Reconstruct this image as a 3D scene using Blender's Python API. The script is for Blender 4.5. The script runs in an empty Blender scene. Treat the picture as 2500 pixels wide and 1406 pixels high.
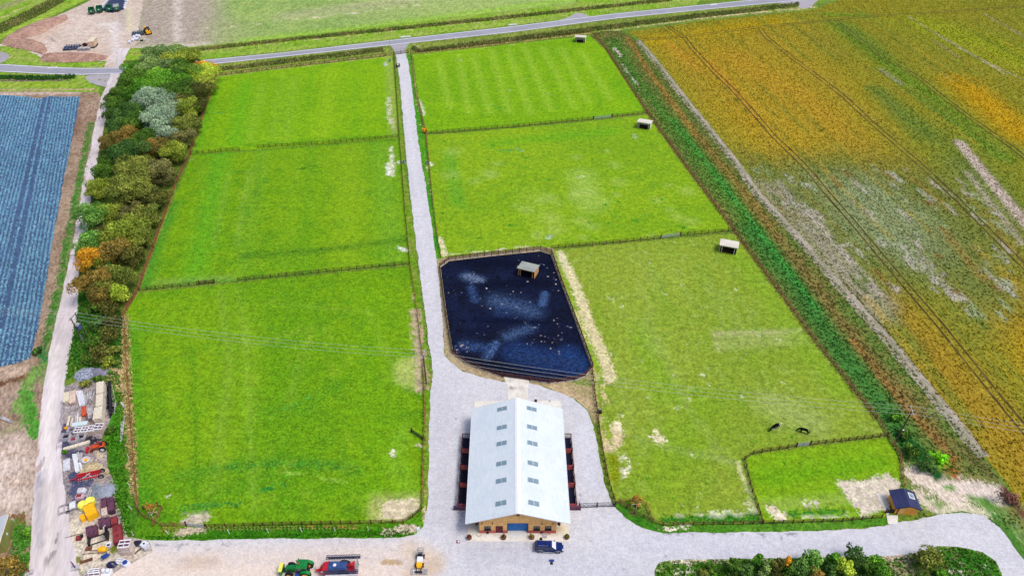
import bpy, bmesh, math, random
import numpy as np
from mathutils import Vector, Matrix, noise
from mathutils.geometry import delaunay_2d_cdt
random.seed(7); rng = np.random.default_rng(7)
PI = math.pi; R = math.radians
SC = bpy.context.scene; COL = SC.collection
# ---------------------------------------------------------------- camera model (also used to turn map points of the photo into ground points)
F = 1750.0; CX, CY = 1250.0, 703.0; HC = 119.0; PT = R(39.2)
cP, sP = math.cos(PT), math.sin(PT)
def ray(px, py):
    u = (px-CX)/F; v = (py-CY)/F
    return Vector((u, cP - v*sP, -sP - v*cP))
def P(px, py, z=0.0):
    d = ray(px, py); t = (z-HC)/d.z
    return Vector((d.x*t, d.y*t, z))
def PL(pts, z=0.0): return [P(x, y, z) for x, y in pts]
def pxm(py): return cP*(py-CY+F*math.tan(PT))/HC      # pixels per metre across, on the ground

def lin(c):
    return c/12.92 if c <= 0.04045 else ((c+0.055)/1.055)**2.4
def C(r, g, b, k=1.0):
    return (lin(r/255)*k, lin(g/255)*k, lin(b/255)*k, 1.0)
# ---------------------------------------------------------------- materials
class NT:
    def __init__(s, name):
        s.m = bpy.data.materials.new(name); s.m.use_nodes = True
        s.t = s.m.node_tree; s.n = s.t.nodes; s.b = s.n['Principled BSDF']
    def new(s, t, **k):
        n = s.n.new(t)
        for a, v in k.items(): setattr(n, a, v)
        return n
    def link(s, a, b): s.t.links.new(a, b)
    def noise(s, scale, vec=None, detail=3.0, rough=0.55, dist=0.0):
        n = s.new('ShaderNodeTexNoise'); n.inputs['Scale'].default_value = scale
        n.inputs['Detail'].default_value = detail; n.inputs['Roughness'].default_value = rough
        n.inputs['Distortion'].default_value = dist
        if vec: s.link(vec, n.inputs['Vector'])
        return n.outputs['Fac']
    def ramp(s, fac, a, b, lo=0.0, hi=1.0):
        n = s.new('ShaderNodeMapRange'); n.interpolation_type = 'SMOOTHSTEP'
        n.inputs[1].default_value = a; n.inputs[2].default_value = b
        n.inputs[3].default_value = lo; n.inputs[4].default_value = hi
        s.link(fac, n.inputs[0]); return n.outputs[0]
    def mix(s, fac, a, b, mode='MIX'):
        n = s.new('ShaderNodeMix', data_type='RGBA', blend_type=mode)
        for v, i in ((fac, 0), (a, 6), (b, 7)):
            if hasattr(v, 'links') or hasattr(v, 'is_linked'): s.link(v, n.inputs[i])
            elif v is not None: n.inputs[i].default_value = v
        return n.outputs[2]
    def math(s, op, a, b=0.0, c=0.0, clamp=False):
        n = s.new('ShaderNodeMath', operation=op); n.use_clamp = clamp
        for i, v in enumerate((a, b, c)):
            if hasattr(v, 'is_linked'): s.link(v, n.inputs[i])
            else: n.inputs[i].default_value = v
        return n.outputs[0]
    def gray(s, v):
        n = s.new('ShaderNodeCombineColor')
        for i in range(3): s.link(v, n.inputs[i])
        return n.outputs[0]
    def coords(s, rot=0.0, scale=(1, 1, 1), kind='Object'):
        t = s.new('ShaderNodeTexCoord'); m = s.new('ShaderNodeMapping')
        m.inputs['Rotation'].default_value = (0, 0, rot)
        s.link(t.outputs[kind], m.inputs['Vector']); m2 = s.new('ShaderNodeMapping')
        m2.inputs['Scale'].default_value = scale; s.link(m.outputs['Vector'], m2.inputs['Vector']); return m2.outputs['Vector']
    def bump(s, h, strength=0.4, dist=0.1):
        n = s.new('ShaderNodeBump'); n.inputs['Strength'].default_value = strength
        n.inputs['Distance'].default_value = dist; s.link(h, n.inputs['Height'])
        s.link(n.outputs['Normal'], s.b.inputs['Normal'])

def ground_mat(name, c1, c2, c3=None, big=0.03, mid=0.35, fine=2.2, amp=0.8, rot=0.0, stretch=1.0,
               thr=(0.58, 0.72), bump=0.5, rag=1.15, paint=True, stripe=None, rag_scale=1.0, bd=0.15, hi=None):
    t = NT(name); o = t.coords(rot, (1, 1, 1)); a = t.coords(rot, (1, 1.0/stretch, 1))
    nb = t.noise(big, o, 4, 0.6); nm = t.noise(mid, a, 4, 0.6); nf = t.noise(fine, a, 2, 0.6)
    nf2 = t.noise(fine*0.35, a, 3, 0.7)
    fac = t.math('ADD', t.math('MULTIPLY', nb, 0.6), t.math('MULTIPLY', nm, 0.4))
    col = t.mix(t.ramp(fac, 0.42, 0.58), c1, c2)
    if c3: col = t.mix(t.ramp(t.math('ADD', t.math('MULTIPLY', nm, 0.6), t.math('MULTIPLY', nf2, 0.4)), *thr), col, c3)
    if stripe:      # (period m, colour, strength, stripe rotation)
        so = t.coords(stripe[3]); sx = t.new('ShaderNodeSeparateXYZ'); t.link(so, sx.inputs[0])
        w = t.math('SINE', t.math('MULTIPLY', sx.outputs['X'], 2*PI/stripe[0]))
        w = t.math('ADD', w, t.math('MULTIPLY', t.math('SUBTRACT', nm, 0.5), 3.0))
        col = t.mix(t.ramp(w, -0.4, 0.6, 0.0, stripe[2]), col, stripe[1])
    if paint:
        at = t.new('ShaderNodeAttribute', attribute_name='tint'); col = t.mix(at.outputs['Alpha'], col, at.outputs['Color'])
        at = t.new('ShaderNodeAttribute', attribute_name='patch')
        rn = t.math('ADD', t.math('MULTIPLY', t.noise(0.5*rag_scale, a, 5, 0.75), 0.5), t.math('MULTIPLY', t.noise(1.9*rag_scale, a, 2, 0.6), 0.5))
        w = t.math('ADD', at.outputs['Alpha'], t.math('MULTIPLY', t.math('SUBTRACT', rn, 0.5), rag*2.6))
        w = t.math('MULTIPLY', t.ramp(w, 0.34, 0.66), t.ramp(at.outputs['Alpha'], 0.02, 0.2))
        col = t.mix(w, col, at.outputs['Color'])
    f = t.math('ADD', t.math('MULTIPLY', nf, 0.55), t.math('MULTIPLY', nf2, 0.45))
    mul = t.ramp(f, 0.33, 0.67, 1.0-amp*0.6, 1.0+amp*0.6)
    if hi: mul = t.math('MULTIPLY', mul, t.ramp(t.noise(0.75, o, 3, 0.7), 0.3, 0.7, 0.8, 1.2))
    col = t.mix(1.0, col, t.gray(mul), 'MULTIPLY')
    if hi: col = t.mix(t.ramp(t.noise(fine*1.3, a, 1, 0.5), 0.5, 0.7, 0.0, 0.42), col, hi)
    t.link(col, t.b.inputs['Base Color']); t.b.inputs['Roughness'].default_value = 0.95
    t.b.inputs['Specular IOR Level'].default_value = 0.1
    t.bump(f, bump, bd)
    return t.m

def mat(name, c, c2=None, rough=0.7, scale=2.0, metal=0.0, spec=0.3, stretch=(1, 1, 1), amp=0.25, bump=0.0, lo=0.4, hi=0.6):
    t = NT(name); v = t.coords(0, stretch); n = t.noise(scale, v, 4, 0.6)
    col = t.mix(t.ramp(n, lo, hi), c, c2 if c2 else tuple(x*(1-amp) for x in c[:3])+(1,))
    n2 = t.noise(scale*5, v, 2)
    col = t.mix(1.0, col, t.gray(t.ramp(n2, 0.2, 0.8, 1-amp*0.6, 1+amp*0.5)), 'MULTIPLY')
    t.link(col, t.b.inputs['Base Color']); t.b.inputs['Roughness'].default_value = rough
    t.b.inputs['Metallic'].default_value = metal; t.b.inputs['Specular IOR Level'].default_value = spec
    if bump: t.bump(n2, bump, 0.03)
    return t.m

def leaf_mat(name):
    t = NT(name); at = t.new('ShaderNodeAttribute', attribute_name='leaf')
    t.link(at.outputs['Color'], t.b.inputs['Base Color']); t.b.inputs['Roughness'].default_value = 0.75
    t.b.inputs['Specular IOR Level'].default_value = 0.15
    tr = t.new('ShaderNodeBsdfTranslucent'); t.link(at.outputs['Color'], tr.inputs['Color'])
    mx = t.new('ShaderNodeMixShader'); mx.inputs[0].default_value = 0.25
    t.link(t.b.outputs[0], mx.inputs[1]); t.link(tr.outputs[0], mx.inputs[2])
    t.link(mx.outputs[0], t.n['Material Output'].inputs['Surface'])
    return t.m
LEAF = leaf_mat('leaves')
# ---------------------------------------------------------------- tagging
def tag(o, label=None, cat=None, group=None, kind=None):
    if label: o['label'] = label
    if cat: o['category'] = cat
    if group: o['group'] = group
    if kind: o['kind'] = kind
    return o
def empty(name, loc=(0, 0, 0), rz=0.0, parent=None):
    o = bpy.data.objects.new(name, None); COL.objects.link(o); o.location = loc; o.rotation_euler = (0, 0, rz)
    o.empty_display_size = 0.3
    if parent: o.parent = parent
    return o
def thing(name, label, cat, loc=(0, 0, 0), rz=0.0, group=None):
    return tag(empty(name, loc, rz), label, cat, group)
def put(name, me, parent=None, loc=(0, 0, 0), rz=0.0):
    o = bpy.data.objects.new(name, me); COL.objects.link(o); o.location = loc; o.rotation_euler = (0, 0, rz)
    if parent: o.parent = parent
    return o
def copy_tree(o, parent=None):
    c = o.copy(); COL.objects.link(c); c.parent = parent
    for ch in list(o.children): copy_tree(ch, c)
    return c
# ---------------------------------------------------------------- mesh builder
class MB:
    def __init__(s): s.v = []; s.f = []
    def add(s, vs, fs):
        k = len(s.v); s.v += [tuple(v) for v in vs]; s.f += [tuple(i+k for i in f) for f in fs]; return s
    def box(s, c, d, rz=0.0, rx=0.0, ry=0.0, taper=1.0):
        m = Matrix.Rotation(rz, 3, 'Z') @ Matrix.Rotation(ry, 3, 'Y') @ Matrix.Rotation(rx, 3, 'X')
        vs = []
        for z in (-1, 1):
            q = taper if z > 0 else 1.0
            for x, y in ((-1, -1), (1, -1), (1, 1), (-1, 1)):
                vs.append(Vector(c) + m @ Vector((x*d[0]/2*q, y*d[1]/2*q, z*d[2]/2)))
        return s.add(vs, [(3, 2, 1, 0), (4, 5, 6, 7), (0, 1, 5, 4), (1, 2, 6, 5), (2, 3, 7, 6), (3, 0, 4, 7)])
    def bar(s, a, b, w, h=None):
        a = Vector(a); b = Vector(b); d = b-a; L = d.length
        if L < 1e-5: return s
        h = h or w; q = d.to_track_quat('X', 'Z').to_matrix()
        vs = []
        for x in (0, L):
            for y, z in ((-w/2, -h/2), (w/2, -h/2), (w/2, h/2), (-w/2, h/2)): vs.append(a + q @ Vector((x, y, z)))
        return s.add(vs, [(0, 1, 2, 3), (7, 6, 5, 4), (0, 4, 5, 1), (1, 5, 6, 2), (2, 6, 7, 3), (3, 7, 4, 0)])
    def tube(s, pts, r, n=8, caps=True):
        pts = [Vector(p) for p in pts]; rr = r if isinstance(r, (list, tuple)) else [r]*len(pts)
        vs = []; fs = []
        for i, p in enumerate(pts):
            d = (pts[min(i+1, len(pts)-1)] - pts[max(i-1, 0)]).normalized()
            q = d.to_track_quat('Z', 'Y').to_matrix()
            for k in range(n):
                a = 2*PI*k/n; vs.append(p + q @ Vector((math.cos(a)*rr[i], math.sin(a)*rr[i], 0)))
        for i in range(len(pts)-1):
            for k in range(n):
                fs.append((i*n+k, i*n+(k+1) % n, (i+1)*n+(k+1) % n, (i+1)*n+k))
        if caps: fs += [tuple(range(n))[::-1], tuple((len(pts)-1)*n+k for k in range(n))]
        return s.add(vs, fs)
    def lathe(s, prof, c=(0, 0, 0), n=16, axis='Z', cap=True):
        vs = []; fs = []
        for r, h in prof:
            for k in range(n):
                a = 2*PI*k/n; x, y, z = r*math.cos(a), r*math.sin(a), h
                if axis == 'Y': x, y, z = x, z, y
                if axis == 'X': x, y, z = z, x, y
                vs.append((x+c[0], y+c[1], z+c[2]))
        for i in range(len(prof)-1):
            for k in range(n): fs.append((i*n+k, i*n+(k+1) % n, (i+1)*n+(k+1) % n, (i+1)*n+k))
        if cap: fs += [tuple(range(n))[::-1], tuple((len(prof)-1)*n+k for k in range(n))]
        return s.add(vs, fs)
    def wedge(s, prof):        # closed side profile [(x, z, half width)]
        n = len(prof)
        vs = [(x, -w, z) for x, z, w in prof] + [(x, w, z) for x, z, w in prof]
        return s.add(vs, [tuple(range(n)), tuple(range(n, 2*n))[::-1]] + [(i, i+n, (i+1) % n+n, (i+1) % n) for i in range(n)])
    def poly(s, pts, h):       # prism on a flat outline, from pts z up by h
        n = len(pts); vs = [tuple(p) for p in pts] + [(p[0], p[1], p[2]+h) for p in pts]
        return s.add(vs, [tuple(range(n))[::-1], tuple(range(n, 2*n))] + [(i, (i+1) % n, (i+1) % n+n, i+n) for i in range(n)])
    def mesh(s, name, m, smooth=False, bevel=0.0):
        me = bpy.data.meshes.new(name); me.from_pydata(s.v, [], s.f)
        b = bmesh.new(); b.from_mesh(me); bmesh.ops.recalc_face_normals(b, faces=b.faces)
        if bevel: bmesh.ops.bevel(b, geom=[e for e in b.edges if e.is_manifold and e.calc_face_angle(0) > 0.5], offset=bevel, segments=2, affect='EDGES', clamp_overlap=True)
        b.to_mesh(me); b.free()
        me.materials.append(m)
        if smooth: me.polygons.foreach_set('use_smooth', [True]*len(me.polygons))
        me.update(); return me
    def build(s, name, m, parent=None, loc=(0, 0, 0), rz=0.0, smooth=False, bevel=0.0):
        return put(name, s.mesh(name, m, smooth, bevel), parent, loc, rz)

def fast_mesh(name, V, faces_n, idx, m, attrs=None, smooth=False):
    """V (n,3); idx flat loop indices; faces_n vertices per face (constant)"""
    me = bpy.data.meshes.new(name); nf = len(idx)//faces_n
    me.vertices.add(len(V)); me.vertices.foreach_set('co', np.asarray(V, dtype=np.float32).ravel())
    me.loops.add(len(idx)); me.loops.foreach_set('vertex_index', np.asarray(idx, dtype=np.int32))
    me.polygons.add(nf); me.polygons.foreach_set('loop_start', np.arange(nf, dtype=np.int32)*faces_n)
    me.polygons.foreach_set('loop_total', np.full(nf, faces_n, dtype=np.int32))
    me.update(calc_edges=True)
    for k, a in (attrs or {}).items():
        at = me.attributes.new(k, 'FLOAT_COLOR', 'POINT'); at.data.foreach_set('color', np.asarray(a, dtype=np.float32).ravel())
    me.materials.append(m)
    if smooth: me.polygons.foreach_set('use_smooth', np.ones(nf, dtype=bool))
    me.validate(); return me
# ---------------------------------------------------------------- ground sheets with painted patches
def dist_poly(V, line):
    X = V[:, :2]; best = np.full(len(X), 1e9)
    L = [np.array((p.x, p.y)) for p in line]
    if len(L) == 1: return np.hypot(*(X-L[0]).T)
    for a, b in zip(L[:-1], L[1:]):
        d = b-a; t = np.clip(((X-a) @ d)/max(d @ d, 1e-9), 0, 1)
        best = np.minimum(best, np.hypot(*(X-(a+t[:, None]*d)).T))
    return best
def inside(V, poly):
    x, y = V[:, 0], V[:, 1]; r = np.zeros(len(V), bool); n = len(poly)
    for i in range(n):
        x1, y1 = poly[i][0], poly[i][1]; x2, y2 = poly[(i+1) % n][0], poly[(i+1) % n][1]
        if y1 == y2: continue
        r ^= ((y1 > y) != (y2 > y)) & (x < (x2-x1)*(y-y1)/(y2-y1)+x1)
    return r
def paint(V, strokes):
    out = {}
    for key, k in (('patch', 'r'), ('tint', 's')):
        A = np.zeros((len(V), 4), np.float32); best = np.full(len(V), -1e9)
        for st in strokes:
            if st[0] != k: continue
            _, pts, w, c, s = st[:5]
            line = PL(pts)
            if len(st) > 5 and st[5] == 'area':       # filled area, w = feather
                d = dist_poly(V, line+line[:1]); d = np.where(inside(V, [(p.x, p.y) for p in line]), -d, d); wt = 0.5-d/(2*w)
            else: wt = 1-dist_poly(V, line)/w
            sm = np.clip(wt, 0, 1); sm = sm*sm*(3-2*sm)*s
            if k == 's':      # over-blend
                upd = (sm > 0) & (A[:, 3] > 0)
                a2 = sm+A[:, 3]*(1-sm); ok = a2 > 1e-4
                for j in range(3):
                    A[:, j] = np.where(ok & upd, (c[j]*sm+A[:, j]*A[:, 3]*(1-sm))/np.maximum(a2, 1e-4), np.where((wt > best) & (A[:, 3] <= 0), c[j], A[:, j]))
                A[:, 3] = a2; best = np.maximum(best, wt)
            else:
                u = np.where(wt > 0, wt*s, wt)
                up = u > best
                for j in range(3): A[:, j] = np.where(up, c[j], A[:, j])
                best = np.maximum(best, u); A[:, 3] = np.maximum(A[:, 3], sm)
        out[key] = A
    return out
def densify(W, step, jit, closed=True):
    out = []; n = len(W)
    for i in range(n if closed else n-1):
        a = W[i]; b = W[(i+1) % n]; d = (b-a); L = d.length; k = max(1, int(L/step)); nn = Vector((-d.y, d.x, 0))/max(L, 1e-6)
        for j in range(k):
            p = a + d*(j/k)
            if jit:
                q = jit*(noise.noise(Vector((p.x*0.25, p.y*0.25, 3.1)))*1.2 + noise.noise(Vector((p.x*1.3, p.y*1.3, 9.7)))*0.8)
                p = p + nn*q
            out.append(p)
    if not closed: out.append(W[-1])
    return out
def smooth_px(pts, it=1, closed=True):
    for _ in range(it):
        o = []; n = len(pts)
        for i in range(n if closed else n-1):
            a = pts[i]; b = pts[(i+1) % n]
            o.append((a[0]*.75+b[0]*.25, a[1]*.75+b[1]*.25)); o.append((a[0]*.25+b[0]*.75, a[1]*.25+b[1]*.75))
        if not closed: o = [pts[0]]+o+[pts[-1]]
        pts = o
    return pts
def sheet(name, px, z, m, res=1.5, strokes=(), jit=0.25, step=0.6, hf=None, label=None, world=False):
    W = [Vector(p) for p in px] if world else PL(px)
    B = densify(W, step, jit)
    bl = [(p.x, p.y) for p in B]
    xs = [b[0] for b in bl]; ys = [b[1] for b in bl]
    gx = np.arange(min(xs), max(xs), res); gy = np.arange(min(ys), max(ys), res)
    G = np.stack(np.meshgrid(gx, gy), -1).reshape(-1, 2) + rng.uniform(-.3, .3, (len(gx)*len(gy), 2))*res
    G = G[inside(G, bl)]
    Bd = np.array(bl)
    if len(G):      # drop points too near the border
        keep = np.ones(len(G), bool)
        for i in range(0, len(G), 4000):
            g = G[i:i+4000]; md = np.full(len(g), 1e9)
            for j in range(0, len(Bd), 2000): md = np.minimum(md, np.hypot(g[:, None, 0]-Bd[None, j:j+2000, 0], g[:, None, 1]-Bd[None, j:j+2000, 1]).min(1))
            keep[i:i+4000] = md > res*0.4
        G = G[keep]
    co = [Vector(b) for b in bl] + [Vector((float(a), float(b))) for a, b in G]
    n = len(bl)
    r = delaunay_2d_cdt(co, [], [list(range(n))], 1, 1e-4, False)
    V = np.array([(v.x, v.y, z) for v in r[0]], np.float32)
    tris = [t for t in r[2] if len(t) == 3]
    idx = np.array(tris, np.int32)
    idx = idx[inside(V[idx].mean(1), bl)]
    # make all face up
    a, b, c = V[idx[:, 0]], V[idx[:, 1]], V[idx[:, 2]]
    cr = (b[:, 0]-a[:, 0])*(c[:, 1]-a[:, 1])-(b[:, 1]-a[:, 1])*(c[:, 0]-a[:, 0])
    idx[cr < 0] = idx[cr < 0][:, ::-1]
    if hf is not None: V[:, 2] += hf(V)
    me = fast_mesh(name, V, 3, idx.ravel(), m, paint(V, strokes), smooth=True)
    o = put(name, me); o['kind'] = 'structure'
    if label: o['label'] = label
    return o
# ---------------------------------------------------------------- foliage
def leaves(cen, nrm, size, cols, asp=1.0):
    """one quad per leaf clump"""
    n = len(cen); t = rng.normal(size=(n, 3)); t -= (t*nrm).sum(1)[:, None]*nrm; t /= np.linalg.norm(t, axis=1)[:, None]+1e-9
    b = np.cross(nrm, t); s = np.asarray(size)[:, None]
    V = np.stack([cen-t*s, cen-b*s*asp*.6, cen+t*s, cen+b*s*asp*.6], 1).reshape(-1, 3)
    return V, np.repeat(cols, 4, axis=0)
def crown_mesh(name, r, h, ca, cb, n=2600, lobes=14, leaf=0.34, mixb=0.35, spiky=0.0):
    L = []
    for i in range(lobes):
        a = rng.uniform(0, 2*PI); q = math.sqrt(rng.uniform(0, 1))*0.85; zz = rng.uniform(-0.6, 0.75)
        q *= math.sqrt(max(0.15, 1-zz*zz*0.9))
        L.append((r*q*math.cos(a), r*q*math.sin(a), h*0.5+zz*h*0.42, r*rng.uniform(0.2, 0.42)))
    L.append((0, 0, h*0.5, r*0.5)); L.append((r*rng.uniform(-.2, .2), r*rng.uniform(-.2, .2), h*0.8, r*0.32))
    vols = np.array([l[3]**2 for l in L]); pick = rng.choice(len(L), n, p=vols/vols.sum()); L = np.array(L)[pick]
    d = rng.normal(size=(n, 3)); d[:, 2] = np.abs(d[:, 2])*0.9-0.25; d /= np.linalg.norm(d, axis=1)[:, None]
    rad = L[:, 3]*(rng.uniform(0.72, 1.05, n)+spiky*np.abs(rng.normal(size=n)))
    cen = L[:, :3] + d*rad[:, None]*np.array((1, 1, min(1.25, h/(2*r)*1.1)))
    lump = rng.uniform(0.15, 0.85, 40)[(pick*1) % 40]
    N = d+rng.normal(size=(n, 3))*0.55; N /= np.linalg.norm(N, axis=1)[:, None]
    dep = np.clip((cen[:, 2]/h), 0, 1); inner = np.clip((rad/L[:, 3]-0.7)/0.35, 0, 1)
    br = 2.15*(0.34+0.64*dep)*(0.62+0.5*inner)*rng.uniform(0.65, 1.35, n)*(0.8+0.4*lump)  # shading painted into the leaf colour: bright crown top, dark base and inside
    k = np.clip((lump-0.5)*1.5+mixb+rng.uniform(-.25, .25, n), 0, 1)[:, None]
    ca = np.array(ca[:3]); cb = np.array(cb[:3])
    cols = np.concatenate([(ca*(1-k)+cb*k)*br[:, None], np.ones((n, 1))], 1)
    V, c = leaves(cen, N, leaf*rng.uniform(0.6, 1.35, n), cols, 1.3)
    return fast_mesh(name, V, 4, np.arange(len(V)), LEAF, {'leaf': c})
BARK = mat('bark', C(90, 75, 60), C(55, 45, 38), 0.9, 4, stretch=(1, 1, 0.3), bump=0.5)
def trunk_mesh(r, h, base=0.0):
    m = MB(); t = h*0.62; rr = max(0.09, r*0.055)
    top = (rng.uniform(-.2, .2)*r*.3, rng.uniform(-.2, .2)*r*.3, t)
    m.tube([(0, 0, -0.1), (top[0]*.4, top[1]*.4, t*0.5), top], [rr*1.35, rr, rr*.45], 8)
    for i in range(6):
        a = rng.uniform(0, 2*PI); z = t*rng.uniform(0.35, 0.8); q = r*rng.uniform(0.45, 0.7)
        m.tube([(top[0]*.5, top[1]*.5, z), (q*.5*math.cos(a), q*.5*math.sin(a), z+h*.12), (q*math.cos(a), q*math.sin(a), z+h*.2)], [rr*.55, rr*.35, rr*.15], 5)
    return m
def tree(px, py, rpx, h, ca, cb, label, cat='tree', group=None, name='broadleaf_tree', n=None, leaf=None, mixb=.35, spiky=0.0, zc=0.55, lobes=14):
    c = P(px, py, h*zc); r = rpx/pxm(py)*1.02; base = (c.x, c.y, 0)
    o = thing(name, label, cat, base, 0, group)
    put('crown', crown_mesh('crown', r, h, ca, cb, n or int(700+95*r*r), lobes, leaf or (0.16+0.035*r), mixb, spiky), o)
    trunk_mesh(r, h).build('trunk', BARK, o, smooth=True)
    return o
TB = 1.55
def tufts(name, px, dens, hgt, cols, label, cat, width=0.12, jit=0.35, rows=None, lean=0.35, blades=3, world=False, zb=0.0, step=None, maskf=None, off=1.2):
    """many small blades over an area, one stuff object"""
    W = PL(px) if not world else px
    pl = [(p.x, p.y) for p in W]; xs = [p[0] for p in pl]; ys = [p[1] for p in pl]
    area = (max(xs)-min(xs))*(max(ys)-min(ys)); n = int(area*dens)
    if rows:      # rows = (angle, spacing): snap points to crop rows
        a, sp = rows; X = np.stack([rng.uniform(min(xs), max(xs), n), rng.uniform(min(ys), max(ys), n)], 1)
        e = np.array((math.cos(a), math.sin(a))); f = np.array((-e[1], e[0]))
        u = X @ e; v = X @ f; v = np.round(v/sp)*sp+rng.normal(size=n)*sp*0.13
        X = u[:, None]*e+v[:, None]*f
    else: X = np.stack([rng.uniform(min(xs), max(xs), n), rng.uniform(min(ys), max(ys), n)], 1)
    X = X[inside(X, pl)]
    if maskf is not None: X = X[maskf(X)]
    n = len(X); Vs = []; cs = []
    cols = np.array([c[:3] for c in cols])*TB
    clump = np.array([noise.noise(Vector((x*0.12, y*0.12, 1.7))) for x, y in X])*0.55+0.5+rng.uniform(-.4, .4, n)
    ci = np.clip((clump*len(cols)).astype(int), 0, len(cols)-1); base = cols[ci]
    for b in range(blades):
        ang = rng.uniform(0, 2*PI, n); hh = hgt*rng.uniform(0.5, 1.25, n); w = width*rng.uniform(0.6, 1.4, n)
        dx = np.cos(ang); dy = np.sin(ang); ox = rng.uniform(-1, 1, n)*width*off; oy = rng.uniform(-1, 1, n)*width*off
        le = rng.uniform(-1, 1, (n, 2))*lean*hgt
        z = np.full(n, zb)
        p0 = np.stack([X[:, 0]+ox-dx*w, X[:, 1]+oy-dy*w, z], 1); p1 = np.stack([X[:, 0]+ox+dx*w, X[:, 1]+oy+dy*w, z], 1)
        p2 = np.stack([X[:, 0]+ox+dx*w*.5+le[:, 0], X[:, 1]+oy+dy*w*.5+le[:, 1], z+hh], 1)
        p3 = np.stack([X[:, 0]+ox-dx*w*.5+le[:, 0], X[:, 1]+oy-dy*w*.5+le[:, 1], z+hh], 1)
        Vs.append(np.stack([p0, p1, p2, p3], 1).reshape(-1, 3))
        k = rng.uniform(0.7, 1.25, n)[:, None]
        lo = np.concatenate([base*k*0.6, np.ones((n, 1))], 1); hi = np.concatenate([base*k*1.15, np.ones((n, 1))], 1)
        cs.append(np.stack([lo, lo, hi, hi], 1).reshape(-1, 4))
    V = np.concatenate(Vs); c = np.concatenate(cs)
    o = put(name, fast_mesh(name, V, 4, np.arange(len(V)), LEAF, {'leaf': c}))
    return tag(o, label, cat, None, 'stuff')
def strip(pts, w0, w1=None):
    """outline around a pixel polyline, from w0 m on its left to w1 m on its right, as world points"""
    w1 = w0 if w1 is None else w1
    W = PL(pts); a = []; b = []
    for i, p in enumerate(W):
        d = W[min(i+1, len(W)-1)]-W[max(i-1, 0)]; d.z = 0; d.normalize(); n = Vector((-d.y, d.x, 0))
        a.append(p+n*w0); b.append(p-n*w1)
    return a+b[::-1]
def r(pts, w, c, s=1.0): return ('r', pts, w, c, s)
def s(pts, w, c, k=0.6): return ('s', pts, w, c, k)
def ra(pts, w, c, k=1.0): return ('r', pts, w, c, k, 'area')
def sa(pts, w, c, k=0.6): return ('s', pts, w, c, k, 'area')
# ---- colours
G_VIV = C(104, 160, 6); G_LIM = C(138, 178, 10); G_DRK = C(58, 125, 14); G_PAL = C(158, 192, 70); G_OLV = C(128, 150, 40)
G_DEEP = C(32, 92, 22); G_BLUE = C(62, 140, 70); STRAW = C(196, 182, 130); SOIL = C(190, 176, 160); PSOIL = C(222, 212, 198); MAUVE = C(168, 156, 150)
BROWN = C(118, 84, 60); DBROWN = C(80, 60, 48); WHITE_G = C(214, 218, 226); SAND = C(224, 208, 190); BLUEGR = C(120, 122, 138); DARKGR = C(72, 74, 88)
OCH = C(196, 142, 18); ORG = C(206, 128, 30)
# ---- ground
M_ground = ground_mat('verge_grass', C(112, 136, 48), C(88, 122, 40), C(150, 148, 88), 0.04, 0.3, 2.0, 0.9, bump=0.6)
ext = [(-700, 1900), (3300, 1900), (4200, -330), (-1500, -330)]
W = [P(-1200, -500), P(3600, -500), P(3600, 2300), P(-1200, 2300)]
g = sheet('ground', [(p.x, p.y, 0) for p in (P(-900, 1700), P(3400, 1700), Vector((900, 900, 0)), Vector((-900, 900, 0)))], -0.02, M_ground, 12, [], 0, 12, world=True)

PAD = dict(big=0.025, mid=0.22, fine=1.7, amp=0.5, bump=0.9, hi=C(152, 190, 48))
M_gA = ground_mat('paddock_grass', C(120, 164, 12), C(106, 154, 12), C(86, 140, 20), thr=(.52, .72), **PAD)
M_gC = ground_mat('paddock_grass_deep', C(108, 150, 12), C(94, 142, 12), C(66, 120, 20), thr=(.5, .7), **PAD)
M_gE = ground_mat('paddock_grass_grazed', C(126, 160, 24), C(112, 152, 22), C(92, 138, 32), thr=(.52, .7), **PAD)
M_gF = ground_mat('paddock_grass_thin', C(132, 150, 48), C(118, 144, 40), C(142, 156, 74), thr=(.5, .7), **PAD)

A_px = [(530, 187), (700, 167), (958, 137), (966, 240), (972, 338), (800, 352), (467, 377), (497, 285)]
sheet('grass_paddock_north_west', A_px, 0.02, M_gA, 1.6, [
    s([(805, 170), (790, 340)], 6, C(134, 172, 24), .55), s([(720, 190), (695, 345)], 4, C(130, 172, 50), .3), s([(760, 175), (740, 345)], 2.5, C(90, 150, 20), .3), s([(870, 165), (870, 338)], 3, C(100, 156, 14), .35), s([(690, 180), (660, 350)], 2.5, C(130, 172, 50), .3), s([(600, 200), (575, 350)], 5, C(84, 160, 20), .5),
    s([(950, 140), (965, 330)], 3.2, C(140, 160, 74), .8), s([(640, 210), (610, 345)], 3.5, C(130, 172, 50), .3),
    s([(530, 190), (500, 290), (470, 372)], 4, C(60, 142, 30), .5), s([(600, 355), (970, 330)], 2, G_DRK, .5),
    r([(948, 240), (952, 300)], 2.0, C(190, 190, 160), .8), r([(940, 148), (943, 165)], 1.0, C(180, 190, 180), .9), r([(495, 277), (545, 276)], 1.2, G_BLUE, .7),
    r([(960, 285), (962, 330)], 1.2, C(170, 170, 130), .7), r([(720, 323), (740, 321)], 1.0, G_BLUE, .7), r([(530, 188), (955, 138)], 1.2, STRAW, .6)])
B_px = [(467, 379), (800, 354), (972, 340), (990, 520), (998, 643), (800, 664), (580, 686), (342, 709), (385, 590), (435, 460)]
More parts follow.
